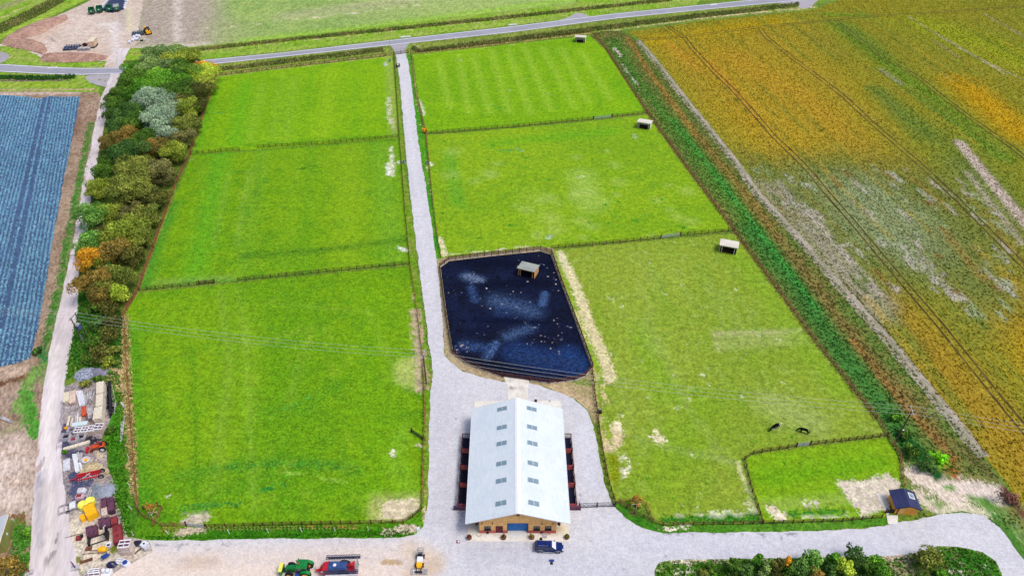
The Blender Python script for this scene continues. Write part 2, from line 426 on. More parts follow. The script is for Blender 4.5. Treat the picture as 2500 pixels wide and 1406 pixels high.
sheet('grass_paddock_west', B_px, 0.02, M_gC, 1.4, [
    s([(850, 360), (850, 655)], 10, C(132, 166, 24), .5), s([(760, 362), (745, 660)], 4, C(84, 144, 20), .35), s([(920, 350), (930, 650)], 4, C(88, 146, 20), .3), s([(640, 370), (590, 670)], 5, C(96, 150, 50), .2), s([(720, 365), (690, 665)], 5, C(116, 160, 24), .3), s([(540, 380), (470, 690)], 6, C(80, 160, 30), .5),
    s([(930, 360), (965, 640)], 7, C(112, 160, 40), .5), r([(955, 360), (958, 430)], 1.5, C(200, 200, 170), .9), r([(950, 400), (952, 425)], 2.2, C(222, 222, 216), .9),
    r([(975, 395), (985, 400)], 1.6, C(190, 196, 180), .9), s([(600, 625), (780, 612), (990, 585)], 3, G_DEEP, .55), r([(700, 616), (860, 602)], 1.0, G_DEEP, .5),
    r([(725, 414), (795, 404)], 1.1, G_DEEP, .75), s([(420, 500), (380, 600), (350, 700)], 4, C(44, 130, 40), .7), s([(390, 690), (560, 680)], 3, C(120, 150, 80), .4),
    r([(975, 605), (992, 612)], 1.6, C(196, 200, 190), .9), s([(610, 420), (575, 600)], 1.4, C(140, 170, 80), .25), s([(560, 420), (525, 600)], 1.4, C(140, 170, 80), .2),
    s([(470, 378), (970, 342)], 1.5, C(60, 130, 30), .5), s([(342, 707), (995, 646)], 1.5, C(60, 124, 40), .5), *[s([(x, y), (x+random.uniform(-14, 14), y+random.uniform(-20, 20))], random.uniform(1, 2.4), random.choice((C(70, 130, 22), C(134, 168, 40), C(84, 144, 16))), random.uniform(.15, .35)) for x, y in [(random.uniform(450, 980), random.uniform(370, 680)) for _ in range(90)]], r([(445, 395), (478, 388)], 1.5, SOIL, .5)])
C_px = [(342, 715), (525, 697), (582, 690), (800, 668), (1000, 651), (1018, 760), (1030, 880), (1034, 1000), (1031, 1100), (1027, 1240), (985, 1274), (880, 1277), (600, 1283), (480, 1287), (398, 1284), (345, 1250), (335, 1180), (324, 1060), (313, 900), (306, 770), (318, 745)]
sheet('grass_paddock_south_west', C_px, 0.02, M_gC, 1.2, [
    s([(720, 760), (700, 1000), (690, 1250)], 14, C(84, 138, 12), .45), s([(480, 760), (500, 1100)], 14, C(120, 158, 20), .45), s([(610, 760), (600, 1000)], 6, C(124, 162, 30), .3), s([(900, 720), (930, 1200)], 9, C(100, 152, 10), .5),
    s([(540, 710), (560, 900), (520, 1200)], 2, C(140, 166, 70), .22), s([(580, 700), (600, 850), (760, 800), (700, 1000)], 2, C(140, 166, 60), .2), s([(660, 740), (900, 760), (960, 900)], 1.6, C(140, 166, 60), .18),
    s([(440, 1160), (560, 1140), (680, 1128), (830, 1136), (870, 1150)], 2.6, C(50, 120, 30), .6), r([(560, 1140), (680, 1130), (830, 1138)], 1.6, C(50, 120, 34), .55), s([(380, 1180), (520, 1200), (700, 1160)], 5, C(66, 130, 20), .45), s([(820, 940), (760, 990), (620, 1010)], 2.5, C(60, 130, 24), .4), s([(700, 1210), (900, 1190)], 4, C(76, 140, 14), .4), r([(690, 1150), (840, 1175)], 1.2, C(130, 170, 60), .6),
    r([(635, 1198), (700, 1180)], 1.2, C(40, 120, 40), .8), r([(690, 1000), (760, 965)], 1.2, C(70, 150, 50), .6),
    s([(600, 800), (620, 1250)], 1.2, C(140, 180, 60), .4), s([(470, 850), (480, 1200)], 1.2, C(50, 120, 10), .5), s([(320, 800), (330, 1000), (345, 1230)], 4, C(50, 128, 24), .6),
    r([(1018, 760), (1030, 880), (1033, 945)], 3.5, C(176, 158, 130), .9), sa([(965, 880), (1030, 870), (1032, 950), (1000, 950), (965, 930)], 1.5, C(176, 186, 104), .8),
    sa([(905, 1212), (1027, 1203), (1027, 1240), (990, 1272), (900, 1274), (896, 1240)], 1.0, C(160, 168, 92), .95),
    ra([(935, 1222), (1026, 1215), (1022, 1248), (985, 1268), (925, 1266)], 1.4, C(206, 190, 164), 1.0),
    s([(985, 1050), (960, 1120), (1000, 1190)], 3, C(120, 170, 40), .5), r([(955, 1100), (962, 1112)], .9, PSOIL, .8), r([(1018, 1085), (1026, 1090)], 1.3, C(200, 190, 160), .7),
    r([(455, 1270), (500, 1262)], 2.2, SOIL, .95), r([(480, 1245), (492, 1262)], 1.5, SOIL, .6), r([(440, 1240), (520, 1234), (580, 1230)], 1.8, C(50, 120, 40), .7),
    s([(345, 1230), (400, 1270)], 5, C(46, 120, 20), .6), *[s([(x, y), (x+random.uniform(-14, 14), y+random.uniform(-20, 20))], random.uniform(.8, 2.2), random.choice((C(70, 126, 22), C(134, 168, 40), C(84, 140, 16))), random.uniform(.2, .45)) for x, y in [(random.uniform(330, 1010), random.uniform(720, 1260)) for _ in range(150)]], r([(1005, 700), (1010, 740)], 1.2, STRAW, .6), r([(400, 1215), (412, 1214)], .7, PSOIL, .8)])
D_px = [(1008, 134), (1200, 114), (1438, 88), (1476, 120), (1578, 274), (1450, 290), (1240, 310), (1042, 325), (1022, 240)]
sheet('grass_paddock_north_east', D_px, 0.02, M_gA, 1.4, [s([(a[0]-(b[0]-a[0])*.14, a[1]-(b[1]-a[1])*.14), (b[0]+(b[0]-a[0])*.14, b[1]+(b[1]-a[1])*.14)], 2.9, C(152, 184, 60), .42) for a, b in (
    ((1121, 149), (1143, 261)), ((1159, 149), (1191, 261)), ((1204, 139), (1239, 258)), ((1246, 139), (1290, 261)), ((1287, 133), (1338, 251)), ((1332, 133), (1393, 245)), ((1377, 133), (1428, 235)), ((1425, 139), (1482, 229)), ((1075, 160), (1095, 250)))] + [
    r([p, (p[0]+4, p[1]+1)], 1.1, C(170, 180, 160), .8) for p in ((1122, 147), (1211, 134), (1262, 152), (1279, 191), (1242, 220), (1199, 256), (1340, 116), (1340, 230))] + [
    r([(1200, 266), (1240, 260)], 1.0, C(60, 140, 40), .8), r([(1020, 245), (1034, 280)], 2.0, C(196, 196, 176), .8), s([(1040, 322), (1578, 272)], 2, C(90, 150, 20), .5), s([(1010, 140), (1040, 320)], 3, C(110, 160, 20), .5),
    r([(1010, 136), (1435, 90)], 1.0, STRAW, .6), s([(1500, 200), (1570, 268)], 4, C(90, 152, 10), .5)])
E_px = [(1042, 331), (1240, 315), (1450, 296), (1580, 281), (1690, 430), (1790, 561), (1640, 577), (1345, 604), (1318, 603), (1096, 626), (1078, 628), (1068, 570), (1055, 460)]
sheet('grass_paddock_east', E_px, 0.02, M_gE, 1.3, [
    r([(1070, 580), (1085, 622)], 2.0, C(205, 198, 160), .9), r([(1085, 622), (1200, 612), (1320, 600)], 1.4, C(190, 186, 150), .7), r([(1335, 582), (1352, 570)], 1.3, C(150, 168, 150), .9),
    r([(1220, 368), (1275, 366)], 1.2, C(60, 140, 60), .8), r([(1265, 365), (1280, 368)], 1.0, C(150, 180, 130), .8), s([(1095, 380), (1120, 500)], 4, C(70, 150, 40), .5),
    s([(1420, 430), (1440, 500)], 8, C(160, 186, 90), .5), s([(1200, 350), (1500, 320)], 6, C(86, 156, 20), .5), s([(1300, 480), (1350, 560)], 9, C(150, 176, 60), .35),
    r([(1415, 434), (1425, 432)], 1.2, C(200, 205, 180), .8), r([(1548, 330), (1552, 340)], 1.2, C(150, 170, 140), .8), r([(1040, 395), (1052, 403)], 1.6, C(215, 215, 200), .95), r([(1100, 605), (1320, 585), (1400, 560)], .8, G_OLV, .5)]
    + [r([(x, y), (x+random.uniform(4, 12), y+random.uniform(-2, 2))], random.uniform(.5, .9), C(52, 128, 24), .75) for x, y in [(random.uniform(1070, 1700), random.uniform(345, 590)) for _ in range(120)] if x < 1480+(y-345)]
    + [s([(x, y)], random.uniform(2, 5), C(165, 185, 100), .35) for x, y in [(random.uniform(1100, 1700), random.uniform(360, 580)) for _ in range(36)]])
F_px = [(1350, 612), (1640, 583), (1795, 570), (1990, 835), (2140, 1025), (2160, 1062), (1943, 1090), (1838, 1104), (1812, 1122), (1828, 1182), (1856, 1262), (1860, 1275), (1620, 1280), (1597, 1272), (1576, 1236), (1510, 1226), (1488, 1180), (1474, 1110), (1460, 1020), (1450, 950), (1447, 893), (1410, 790), (1375, 690)]
fs = [r([(1368, 618), (1385, 655)], 2.3, C(206, 196, 160), .95), r([(1385, 655), (1402, 690), (1420, 740)], 2.6, C(208, 196, 156), .98), r([(1420, 740), (1440, 800), (1470, 860), (1485, 905), (1488, 925)], 2.9, C(206, 192, 152), .96),
      r([(1400, 760), (1430, 840)], 1.5, C(190, 186, 120), .6), s([(1370, 640), (1430, 820), (1465, 900)], 1.5, C(118, 165, 30), .4), s([(1955, 806), (1900, 811), (1745, 815)], 1.5, C(176, 170, 130), .85), s([(1745, 815), (1752, 855)], 1.3, C(160, 165, 110), .7),
      sa([(1745, 815), (1955, 804), (1985, 840), (1760, 856)], 1.5, C(150, 160, 92), .6), r([(1505, 1035), (1512, 1050)], 2.2, C(222, 208, 176), .95), r([(1510, 1050), (1505, 1080), (1485, 1095)], 2.6, C(205, 184, 150), .85),
      r([(1525, 1115), (1533, 1140), (1520, 1165)], 1.4, C(215, 210, 185), .85), r([(1588, 1062), (1603, 1078)], 1.1, C(214, 202, 170), .95), r([(1603, 1056), (1625, 1078)], 1.2, C(214, 202, 170), .95), r([(1612, 1066), (1618, 1080)], 1.2, C(214, 202, 170), .8),
      ra([(1483, 1105), (1512, 1112), (1520, 1150), (1505, 1185), (1492, 1178)], 1.2, C(118, 130, 14), .85), s([(1560, 1070), (1640, 1095), (1800, 1128)], 1.4, C(150, 165, 100), .6), s([(1560, 1070), (1590, 1110)], 1.2, C(100, 140, 40), .6),
      r([(1620, 1266), (1700, 1268), (1850, 1264)], 1.7, C(42, 108, 26), .95), r([(1700, 1254), (1790, 1250), (1850, 1250)], 1.3, C(205, 205, 180), .7), r([(1640, 1262), (1660, 1255)], 1.0, C(190, 190, 160), .6),
      s([(1840, 1190), (1855, 1255)], 2.0, C(120, 160, 90), .7), r([(1800, 1130), (1822, 1180), (1846, 1250)], 1.2, C(186, 186, 130), .8), r([(1445, 905), (1458, 1000), (1475, 1100)], 1.5, C(192, 176, 128), .7),
      r([(1470, 940), (1480, 990)], 1.4, C(196, 180, 130), .6), sa([(1500, 1230), (1545, 1222), (1590, 1270), (1560, 1262)], 1.5, C(60, 118, 20), .9), s([(1640, 640), (1600, 900)], 14, C(136, 158, 56), .3), s([(1980, 1030), (1890, 990)], 7, C(160, 170, 110), .45),
      s([(1700, 1000), (1600, 1180)], 12, C(108, 150, 14), .5), s([(1800, 620), (2050, 950)], 6, C(116, 156, 30), .5), s([(1560, 800), (1620, 960)], 6, C(104, 152, 20), .5)]
fs += [s([(x, y), (x+45, y+90)], random.uniform(1, 1.8), random.choice((C(150, 166, 90), C(90, 136, 24), C(140, 160, 60))), .24) for x, y in [(random.uniform(1440, 1900), random.uniform(600, 1050)) for _ in range(70)] if x < 1740+(y-600)*.75 and x > 1400+(y-600)*.2]
fs += [r([(x, y), (x+6, y+9)], random.uniform(.5, .8), random.choice((C(60, 122, 24), C(186, 190, 150))), .6) for x, y in [(random.uniform(1440, 2000), random.uniform(600, 1240)) for _ in range(150)] if x < 1740+(y-600)*.75 and x > 1400+(y-600)*.2]
sheet('grass_paddock_south_east', F_px, 0.02, M_gF, 1.1, fs)
Gp_px = [(1840, 1110), (1943, 1094), (2163, 1068), (2190, 1110), (2200, 1180), (2160, 1262), (1864, 1275), (1834, 1182), (1818, 1124)]
sheet('grass_paddock_small', Gp_px, 0.024, M_gE, 0.9, [
    sa([(1835, 1120), (2170, 1075), (2198, 1170), (2040, 1182), (2060, 1215), (1855, 1235)], 2, C(106, 154, 14), .5), s([(1860, 1170), (2150, 1130)], 3, C(90, 148, 8), .6),
    ra([(2040, 1175), (2110, 1172), (2165, 1156), (2200, 1178), (2200, 1215), (2150, 1250), (2105, 1262), (2070, 1215)], 1.4, C(206, 192, 178), .95),
    r([(2095, 1200), (2090, 1225)], 1.6, C(96, 140, 40), .8), ra([(2105, 1215), (2140, 1212), (2145, 1255), (2100, 1255)], 1.5, C(110, 150, 40), .95), r([(2100, 1185), (2112, 1180)], 1.0, C(96, 140, 30), .7),
    r([(1885, 1245), (1905, 1258)], 2.3, C(222, 206, 184), .95), r([(1965, 1230), (1995, 1226)], 1.1, C(196, 190, 168), .9), s([(1870, 1232), (2060, 1218)], 2.2, C(140, 165, 70), .8), r([(1930, 1254), (2060, 1250)], 1.8, C(60, 122, 30), .8), r([(1960, 1264), (2080, 1258)], .9, C(190, 196, 160), .7),
    r([(1855, 1130)], .9, C(50, 120, 20), .7), r([(1915, 1128)], .9, C(50, 120, 20), .7), r([(1951, 1130)], .9, C(50, 120, 20), .8), r([(1916, 1195)], .9, C(50, 120, 20), .8)])

# ---- verges, soil strips, roads north of the paddocks
M_field_n = ground_mat('stubble_field', C(150, 172, 96), C(130, 158, 84), C(172, 168, 136), 0.02, 0.12, 1.2, 0.6, rot=R(8), stretch=2)
sheet('north_field', [(425, -110), (1500, -110), (1400, 10), (1130, 40), (900, 68), (640, 98), (460, 116), (318, 122), (330, 60), (350, -110)], 0.0, M_field_n, 3.0, [
    sa([(320, -100), (520, -100), (540, 60), (520, 110), (310, 122)], 10, C(166, 150, 142), .9), s([(540, 60), (600, 100)], 16, C(152, 160, 110), .6), s([(427, -100), (427, 100)], 1.6, C(206, 196, 186), .8), s([(438, -100), (436, 100)], 1.6, C(206, 196, 186), .8),
    r([(440, 76), (640, 58), (1100, 5)], 1.2, C(200, 192, 160), .8), s([(600, 100), (900, 66), (1400, 0)], 7, C(140, 180, 60), .8), s([(330, 118), (500, 108)], 4, C(206, 190, 180), .8), r([(480, 0), (640, 12)], .6, G_OLV, .7), s([(900, 20), (1300, -40)], 30, C(160, 174, 110), .5), s([(700, 40), (1000, 0)], 12, C(166, 160, 130), .5)], step=2.5, jit=.5)
M_verge = ground_mat('road_verge', C(120, 158, 40), C(140, 160, 70), C(98, 138, 30), 0.05, 0.3, 1.8, 0.8, rot=R(8), stretch=3)
sheet('north_verge', [(305, 118), (460, 116), (640, 98), (900, 68), (1130, 40), (1400, 10), (1500, -60), (1760, -60), (1700, 12), (1500, 33), (1250, 63), (960, 96), (700, 126), (500, 145), (290, 164), (296, 140)], 0.01, M_verge, 2.0, [
    r([(466, 124), (640, 105), (900, 78), (1250, 42), (1450, 20), (1640, 0)], 2.0, C(120, 104, 62), .95), r([(470, 130), (640, 111), (900, 84), (1250, 48)], 1.2, C(190, 184, 130), .6), r([(320, 132), (370, 128)], 2, C(150, 140, 70), .9), s([(620, 128), (960, 90), (1300, 50)], 2.5, C(150, 172, 70), .7),
    s([(500, 138), (900, 95)], 2, C(110, 160, 40), .5)])
M_sv = ground_mat('ditch_verge', C(128, 142, 60), C(108, 128, 50), C(160, 150, 90), 0.06, 0.35, 1.8, 0.9, rot=R(8), stretch=3)
sheet('south_verge', [(500, 158), (700, 138), (960, 110), (1250, 79), (1500, 46), (1700, 26), (1990, 0), (2000, 24), (1720, 50), (1560, 68), (1446, 84), (1200, 113), (1003, 134), (960, 136), (700, 167), (528, 187), (515, 175)], 0.01, M_sv, 1.6, [
    r([(520, 172), (700, 150), (930, 122)], 2.2, C(64, 88, 36), .95), r([(1020, 126), (1100, 115)], 2.2, C(36, 66, 28), .98), r([(1100, 115), (1300, 90), (1450, 70), (1700, 40), (1940, 12)], 2.2, C(84, 96, 46), .9), r([(1150, 108), (1180, 105)], 1.6, C(40, 60, 30), .8), r([(1250, 96), (1280, 93)], 1.6, C(40, 60, 30), .8),
    r([(1700, 46), (1990, 18)], 1.6, C(196, 178, 140), .9), r([(1460, 80), (1700, 48)], 1.4, C(186, 170, 136), .85), r([(528, 184), (700, 163), (955, 133)], 1.5, C(170, 156, 100), .8), r([(1015, 130), (1200, 110), (1440, 82)], 1.5, C(178, 160, 96), .85), s([(1002, 110), (1020, 130)], 2.5, C(100, 150, 40), .6), r([(1010, 110), (1022, 116)], 1.6, C(180, 160, 140), .8)])
M_road = ground_mat('tarmac', C(158, 158, 170), C(148, 148, 160), C(170, 170, 180), 0.05, 0.3, 2.5, 0.16, bump=0.1, paint=False)
up = [(-400, 157), (0, 157), (120, 164), (200, 167), (290, 166), (400, 157), (500, 147), (700, 128), (960, 98), (1250, 65), (1500, 34), (1700, 14), (1900, -6), (2150, -32)]
dn = [(2350, -34), (2100, -14), (1962, 2), (1700, 27), (1500, 47), (1250, 80), (960, 111), (700, 139), (500, 160), (400, 171), (290, 181), (200, 184), (120, 182), (0, 176), (-400, 176)]
sheet('road', up+dn, 0.06, M_road, 3.0, jit=0, step=3)
M_line = mat('road_paint', C(236, 238, 242), rough=.8, amp=.1)
def band(name, pts, w, z, m, jit=0.0, res=2.0, strokes=(), step=1.5, w1=None):
    return sheet(name, [(p.x, p.y, 0) for p in strip(pts, w, w1)], z, m, res, strokes, jit, step, world=True)
def inset(pts, d): return [(x, y+d) for x, y in pts]
band('road_edge_line', inset(up, 1.3), .22, 0.09, M_line); band('road_edge_line', inset(dn, -1.3)[::-1], .22, 0.09, M_line)
M_apron = ground_mat('old_tarmac', C(168, 164, 170), C(156, 152, 158), C(176, 170, 170), 0.05, 0.4, 2.5, 0.25, bump=0.15)
sheet('entrance_apron', [(952, 111), (1000, 106), (990, 120), (990, 131), (965, 133), (962, 122)], 0.05, M_apron, 1.5, jit=.1)
sheet('lay_by', smooth_px([(1360, 52), (1392, 42), (1404, 32), (1425, 34), (1436, 40), (1440, 42), (1400, 50)], 1), 0.045, M_apron, 1.5, jit=.2)
sheet('road_junction', [(1890, 8), (1990, -12), (2010, -10), (1985, 12), (1978, 20), (1955, 22), (1940, 12)], 0.05, M_apron, 1.5, jit=.2)
sheet('passing_place', smooth_px([(205, 184), (290, 182), (285, 212), (262, 214), (225, 206), (212, 196)], 1), 0.045, M_apron, 1.5, [r([(240, 194), (258, 198)], 1.5, C(130, 135, 70), .8)], jit=.3)
sheet('turning_area', smooth_px([(-120, 126), (0, 126), (20, 132), (24, 140), (10, 152), (-20, 158), (-120, 158)], 1), 0.045, M_apron, 1.5, jit=.2)

# ---- depot top left
M_depot = ground_mat('bare_earth', C(206, 190, 178), C(190, 172, 158), C(218, 206, 196), 0.04, 0.25, 1.4, 0.45)
sheet('depot_yard', [(0, 112), (20, 92), (60, 76), (110, 52), (170, 26), (235, -4), (270, -110), (380, -110), (350, 0), (340, 60), (330, 112), (312, 122), (302, 150), (297, 168), (250, 168), (262, 150), (180, 150), (110, 146), (60, 118)], 0.03, M_depot, 1.6, [
    sa([(290, 0), (310, 10), (305, 70), (290, 80)], 2, C(172, 160, 154), .8), s([(315, 20), (318, 75)], 3, C(206, 196, 164), .8), s([(280, 60), (285, 150)], 4, C(214, 206, 206), .6), r([(120, 90), (135, 105)], 2.5, C(150, 140, 138), .6), s([(150, 60), (80, 100)], 8, C(200, 170, 150), .6), s([(170, 132), (240, 130)], 3, C(206, 176, 156), .7), r([(260, 75), (280, 80)], 1.4, PSOIL, .7), s([(270, 60), (250, 60)], 5, C(222, 216, 212), .6)], jit=.6)
sheet('west_verge', [(-300, 132), (0, 112), (60, 118), (110, 148), (262, 152), (250, 166), (200, 166), (120, 163), (0, 156), (-300, 156)], 0.012, M_verge, 1.6, [s([(20, 140), (120, 152)], 3, C(150, 160, 80), .7), r([(246, 152), (256, 154)], 1.0, C(200, 200, 190), .8)])
sheet('west_ditch_bank', [(-300, 184), (0, 177), (120, 183), (205, 185), (225, 206), (246, 214), (238, 226), (120, 224), (-300, 224)], 0.012, M_verge, 1.4, [
    r([(-250, 190), (20, 186), (120, 190), (180, 188)], 2.5, C(50, 88, 40), .95), r([(-250, 197), (60, 197), (170, 196)], 1.8, C(112, 96, 90), .95), r([(-250, 219), (100, 220), (235, 218)], 1.6, C(176, 158, 120), .9), s([(0, 208), (180, 208)], 2.5, C(150, 166, 50), .6)])
sheet('depot_bank_verge', [(-300, 110), (-20, 106), (60, 70), (150, 30), (215, -2), (250, -110), (-300, -110)], 0.012, M_verge, 2.4, [s([(0, 92), (100, 45), (220, -10)], 2.5, C(150, 180, 60), .8), r([(-150, 110), (0, 72), (100, 25), (170, -8)], 5, C(66, 96, 40), .8), s([(0, 20), (80, -10)], 6, C(150, 136, 110), .7), r([(-100, 60), (20, 40), (60, 18)], 3.5, C(180, 170, 120), .6)])

# ---- gravel drive and yard
M_gravel = ground_mat('gravel', C(202, 201, 206), C(194, 193, 199), C(210, 207, 207), 0.05, 0.35, 2.6, 0.24, bump=0.25, rag=.5)
drive = [(966, 134), (990, 131), (996, 150), (1004, 200), (1022, 350), (1044, 480), (1060, 590), (1068, 650), (1078, 745), (1085, 868), (1100, 886), (1130, 906), (1180, 922), (1232, 932), (1290, 934), (1345, 950), (1400, 972), (1432, 1000), (1450, 1040), (1462, 1110), (1476, 1180), (1498, 1235), (1530, 1268), (1570, 1290), (1620, 1301), (1780, 1299), (1960, 1297), (2100, 1291), (2150, 1284), (2195, 1274), (2230, 1270), (2290, 1255), (2350, 1249), (2400, 1258), (2440, 1288), (2480, 1340), (2540, 1420), (2640, 1600),
         (2480, 1600), (2448, 1406), (2432, 1370), (2400, 1348), (2340, 1334), (2290, 1333), (2250, 1345), (2215, 1356), (2150, 1360), (1980, 1362), (1780, 1365), (1640, 1366), (1612, 1374), (1598, 1392), (1596, 1430), (1600, 1600), (-100, 1600), (70, 1500), (100, 1406), (200, 1400), (370, 1345), (362, 1318), (480, 1318), (700, 1314), (980, 1312), (1012, 1305), (1034, 1285), (1044, 1240), (1047, 1100), (1050, 980), (1056, 925), (1058, 905), (1048, 850), (1036, 750), (1022, 640), (1004, 500), (990, 360), (976, 200)]
gs = [sa([(100, 1340), (600, 1336), (1000, 1330), (1060, 1345), (1030, 1600), (-100, 1600)], 3.0, C(218, 202, 190), .95), s([(1000, 1340), (1060, 1370)], 3.5, C(205, 188, 168), .8), r([(935, 1370), (975, 1375)], 1.4, C(186, 160, 128), .8), s([(1010, 1400), (1060, 1380)], 3, C(196, 168, 136), .7),
      s([(450, 1372), (520, 1370)], 2.5, C(196, 172, 150), .7), r([(380, 1330), (560, 1324)], 1.0, C(160, 156, 158), .6), s([(1500, 1330), (2200, 1325)], 3.5, C(202, 202, 214), .5), s([(1180, 1345), (1300, 1350)], 5, C(178, 182, 196), .5), s([(1070, 960), (1080, 1200)], 4, C(192, 190, 198), .5), s([(1440, 1180), (1420, 1050)], 3, C(204, 206, 218), .5),
      r([(1120, 1285), (1128, 1200)], 2.2, C(150, 152, 168), .55), r([(1410, 1250), (1416, 1200)], 1.6, C(150, 150, 165), .55), s([(993, 330), (1018, 322)], .8, C(178, 178, 186), .9), s([(1005, 312), (1018, 308)], .8, C(180, 180, 188), .9), s([(1690, 1305), (1700, 1345)], .7, C(190, 186, 192), .6),  # first stroke paints the barn's bluish shade into the gravel left of the apron
      s([(985, 200), (1010, 400), (1045, 700)], 1.0, C(212, 210, 216), .6), s([(1300, 1380), (1500, 1390)], 5, C(188, 190, 202), .5), r([(1590, 1303), (1700, 1303), (1960, 1302)], .6, C(150, 152, 160), .7), s([(1750, 1350), (2150, 1345)], 2, C(190, 190, 204), .6), r([(1230, 940), (1130, 925)], 1.4, C(196, 190, 196), .5)]
gs += [s(l_, w_, C(184, 183, 190), .32) for l_, w_ in (([(1078, 930), (1072, 1100), (1080, 1290)], .35), ([(1090, 930), (1085, 1100), (1094, 1290)], .35), ([(1080, 1300), (1140, 1345), (1300, 1365), (1500, 1330), (1700, 1322)], .5), ([(1084, 1320), (1150, 1362), (1310, 1382), (1500, 1348), (1700, 1338), (2100, 1330), (2300, 1290)], .5), ([(1420, 1240), (1440, 1290), (1560, 1320)], .4), ([(1700, 1325), (2100, 1318), (2290, 1275), (2380, 1290), (2450, 1380)], .5), ([(975, 170), (993, 350), (1010, 500), (1035, 700), (1056, 860)], .3), ([(984, 170), (1003, 350), (1022, 500), (1050, 700), (1072, 860)], .3), ([(400, 1350), (700, 1352), (1000, 1365), (1200, 1390)], .6), ([(400, 1366), (700, 1370), (1000, 1382)], .6))]
gs += [r([(x, y), (x+random.uniform(-6, 8), y+random.uniform(-2, 2))], random.uniform(.35, .9), random.choice((C(168, 168, 178), C(150, 150, 160), C(208, 198, 190))), .55) for x, y in [(random.uniform(1060, 1500), random.uniform(960, 1406)) for _ in range(110)] + [(random.uniform(380, 2100), random.uniform(1310, 1400)) for _ in range(150)]]
sheet('gravel_drive', drive, 0.04, M_gravel, 1.1, gs, jit=.22, step=.45)
# dry soil skirts round the arena and the drive
M_skirt = ground_mat('dry_bank', C(150, 140, 96), C(170, 154, 116), C(120, 140, 60), 0.1, 0.5, 2.0, 0.6)
sheet('dry_bank', [(1066, 632), (1345, 598), (1356, 612), (1453, 895), (1464, 1020), (1452, 1040), (1434, 1000), (1402, 972), (1345, 950), (1292, 934), (1232, 932), (1180, 922), (1130, 906), (1100, 886), (1085, 868), (1078, 745)], 0.015, M_skirt, 1.2, [
    s([(1350, 945), (1430, 985)], 3, C(190, 166, 132), .9), s([(1110, 890), (1220, 925)], 2.5, C(170, 150, 124), .8), r([(1380, 925), (1440, 935)], 2.0, C(110, 130, 50), .8), s([(1075, 700), (1090, 850)], 1.4, C(160, 146, 120), .8)])
band('drive_verge', [(952, 137), (970, 250), (982, 420), (1001, 560), (1012, 680), (1030, 830), (1046, 960), (1044, 1100), (1038, 1240), (1024, 1290)], .9, 0.012, ground_mat('verge_west', C(96, 140, 20), C(120, 140, 50), C(170, 150, 110), .1, .5, 2, .7), .15, 1.4,
     [r([(1018, 740), (1036, 880), (1044, 950)], 1.4, C(168, 148, 120), .9), r([(1028, 1280), (1036, 1240)], 1.6, C(190, 170, 140), .8)], w1=1.3)
band('drive_verge', [(998, 134), (1008, 220), (1028, 340), (1048, 460), (1064, 560), (1070, 640)], 1.2, 0.012, ground_mat('verge_east', C(60, 136, 30), C(90, 150, 20), C(120, 150, 50), .1, .5, 2, .7), .15, 1.4, [r([(1006, 150), (1030, 320), (1055, 480)], .5, STRAW, .7)], w1=1.0)
sheet('grass_verge_south', [(362, 1320), (480, 1318), (700, 1314), (980, 1312), (1012, 1305), (1034, 1285), (1030, 1240), (985, 1274), (880, 1277), (600, 1283), (400, 1284), (340, 1240), (325, 1240), (330, 1312)], 0.013, ground_mat('verge_south', C(58, 120, 14), C(84, 134, 20), C(44, 100, 16), .1, .6, 2, .8), 1.0, [
    r([(940, 1300), (985, 1290), (1015, 1290)], 1.6, C(186, 172, 150), .95), r([(440, 1300), (470, 1290), (500, 1288)], 2.0, C(188, 172, 150), .95), r([(480, 1291), (880, 1284)], .7, C(170, 140, 60), .6), r([(400, 1290), (430, 1292)], 1.4, C(120, 130, 40), .8), s([(520, 1304), (960, 1300)], 1.0, C(36, 100, 16), .7)], step=.45, jit=.18)
sheet('grass_verge_east', [(1498, 1237), (1530, 1268), (1570, 1290), (1620, 1301), (1960, 1297), (2150, 1284), (2180, 1276), (2166, 1262), (1860, 1275), (1620, 1280), (1597, 1272), (1510, 1228)], 0.013, ground_mat('verge_se', C(96, 140, 40), C(70, 124, 30), C(130, 146, 80), .1, .6, 2, .8), 1.0, [
    sa([(1500, 1236), (1520, 1232), (1612, 1290), (1600, 1298), (1560, 1288)], 1, C(44, 110, 20), .95), r([(1618, 1291), (1680, 1282)], .9, C(220, 206, 190), .9), r([(1530, 1245), (1590, 1276)], .8, C(110, 90, 60), .7)], step=.45, jit=.18)
# concrete
M_conc = ground_mat('pale_concrete', C(226, 222, 214), C(216, 210, 200), C(234, 232, 228), 0.2, 0.8, 2.5, 0.14, bump=0.08, rag=.5)
sheet('concrete_apron', [(1140, 1322), (1391, 1322), (1369, 978), (1158, 980)], 0.10, M_conc, 0.8, [s([(1150, 1290), (1172, 1280)], 1.6, C(190, 176, 150), .8), s([(1375, 1290), (1362, 1296)], 1.6, C(206, 188, 140), .8), s([(1160, 1275), (1160, 1260)], 2, C(176, 180, 180), .8), r([(1180, 1312), (1230, 1303)], .5, C(190, 170, 150), .6), r([(1330, 1305), (1345, 1302)], .5, C(180, 160, 130), .7), s([(1250, 1310)], 3, C(206, 206, 202), .6), r([(1340, 985), (1342, 979)], .3, BROWN, .8)], jit=0)
sheet('concrete_path', [(1229, 919), (1293, 928), (1289, 945), (1289, 981), (1240, 981), (1240, 945)], 0.09, M_conc, 0.8, [s([(1245, 947), (1287, 947)], .35, C(120, 116, 110), .9), s([(1240, 930), (1285, 935)], .3, C(190, 186, 180), .8)], jit=0)
sheet('concrete_pad', [(2139, 1203), (2156, 1201), (2174, 1246), (2168, 1259), (2163, 1254)], 0.07, M_conc, 0.8, jit=0)
sheet('concrete_pad', [(2164, 1257), (2192, 1258), (2191, 1279), (2168, 1279)], 0.07, M_conc, 0.8, jit=0)

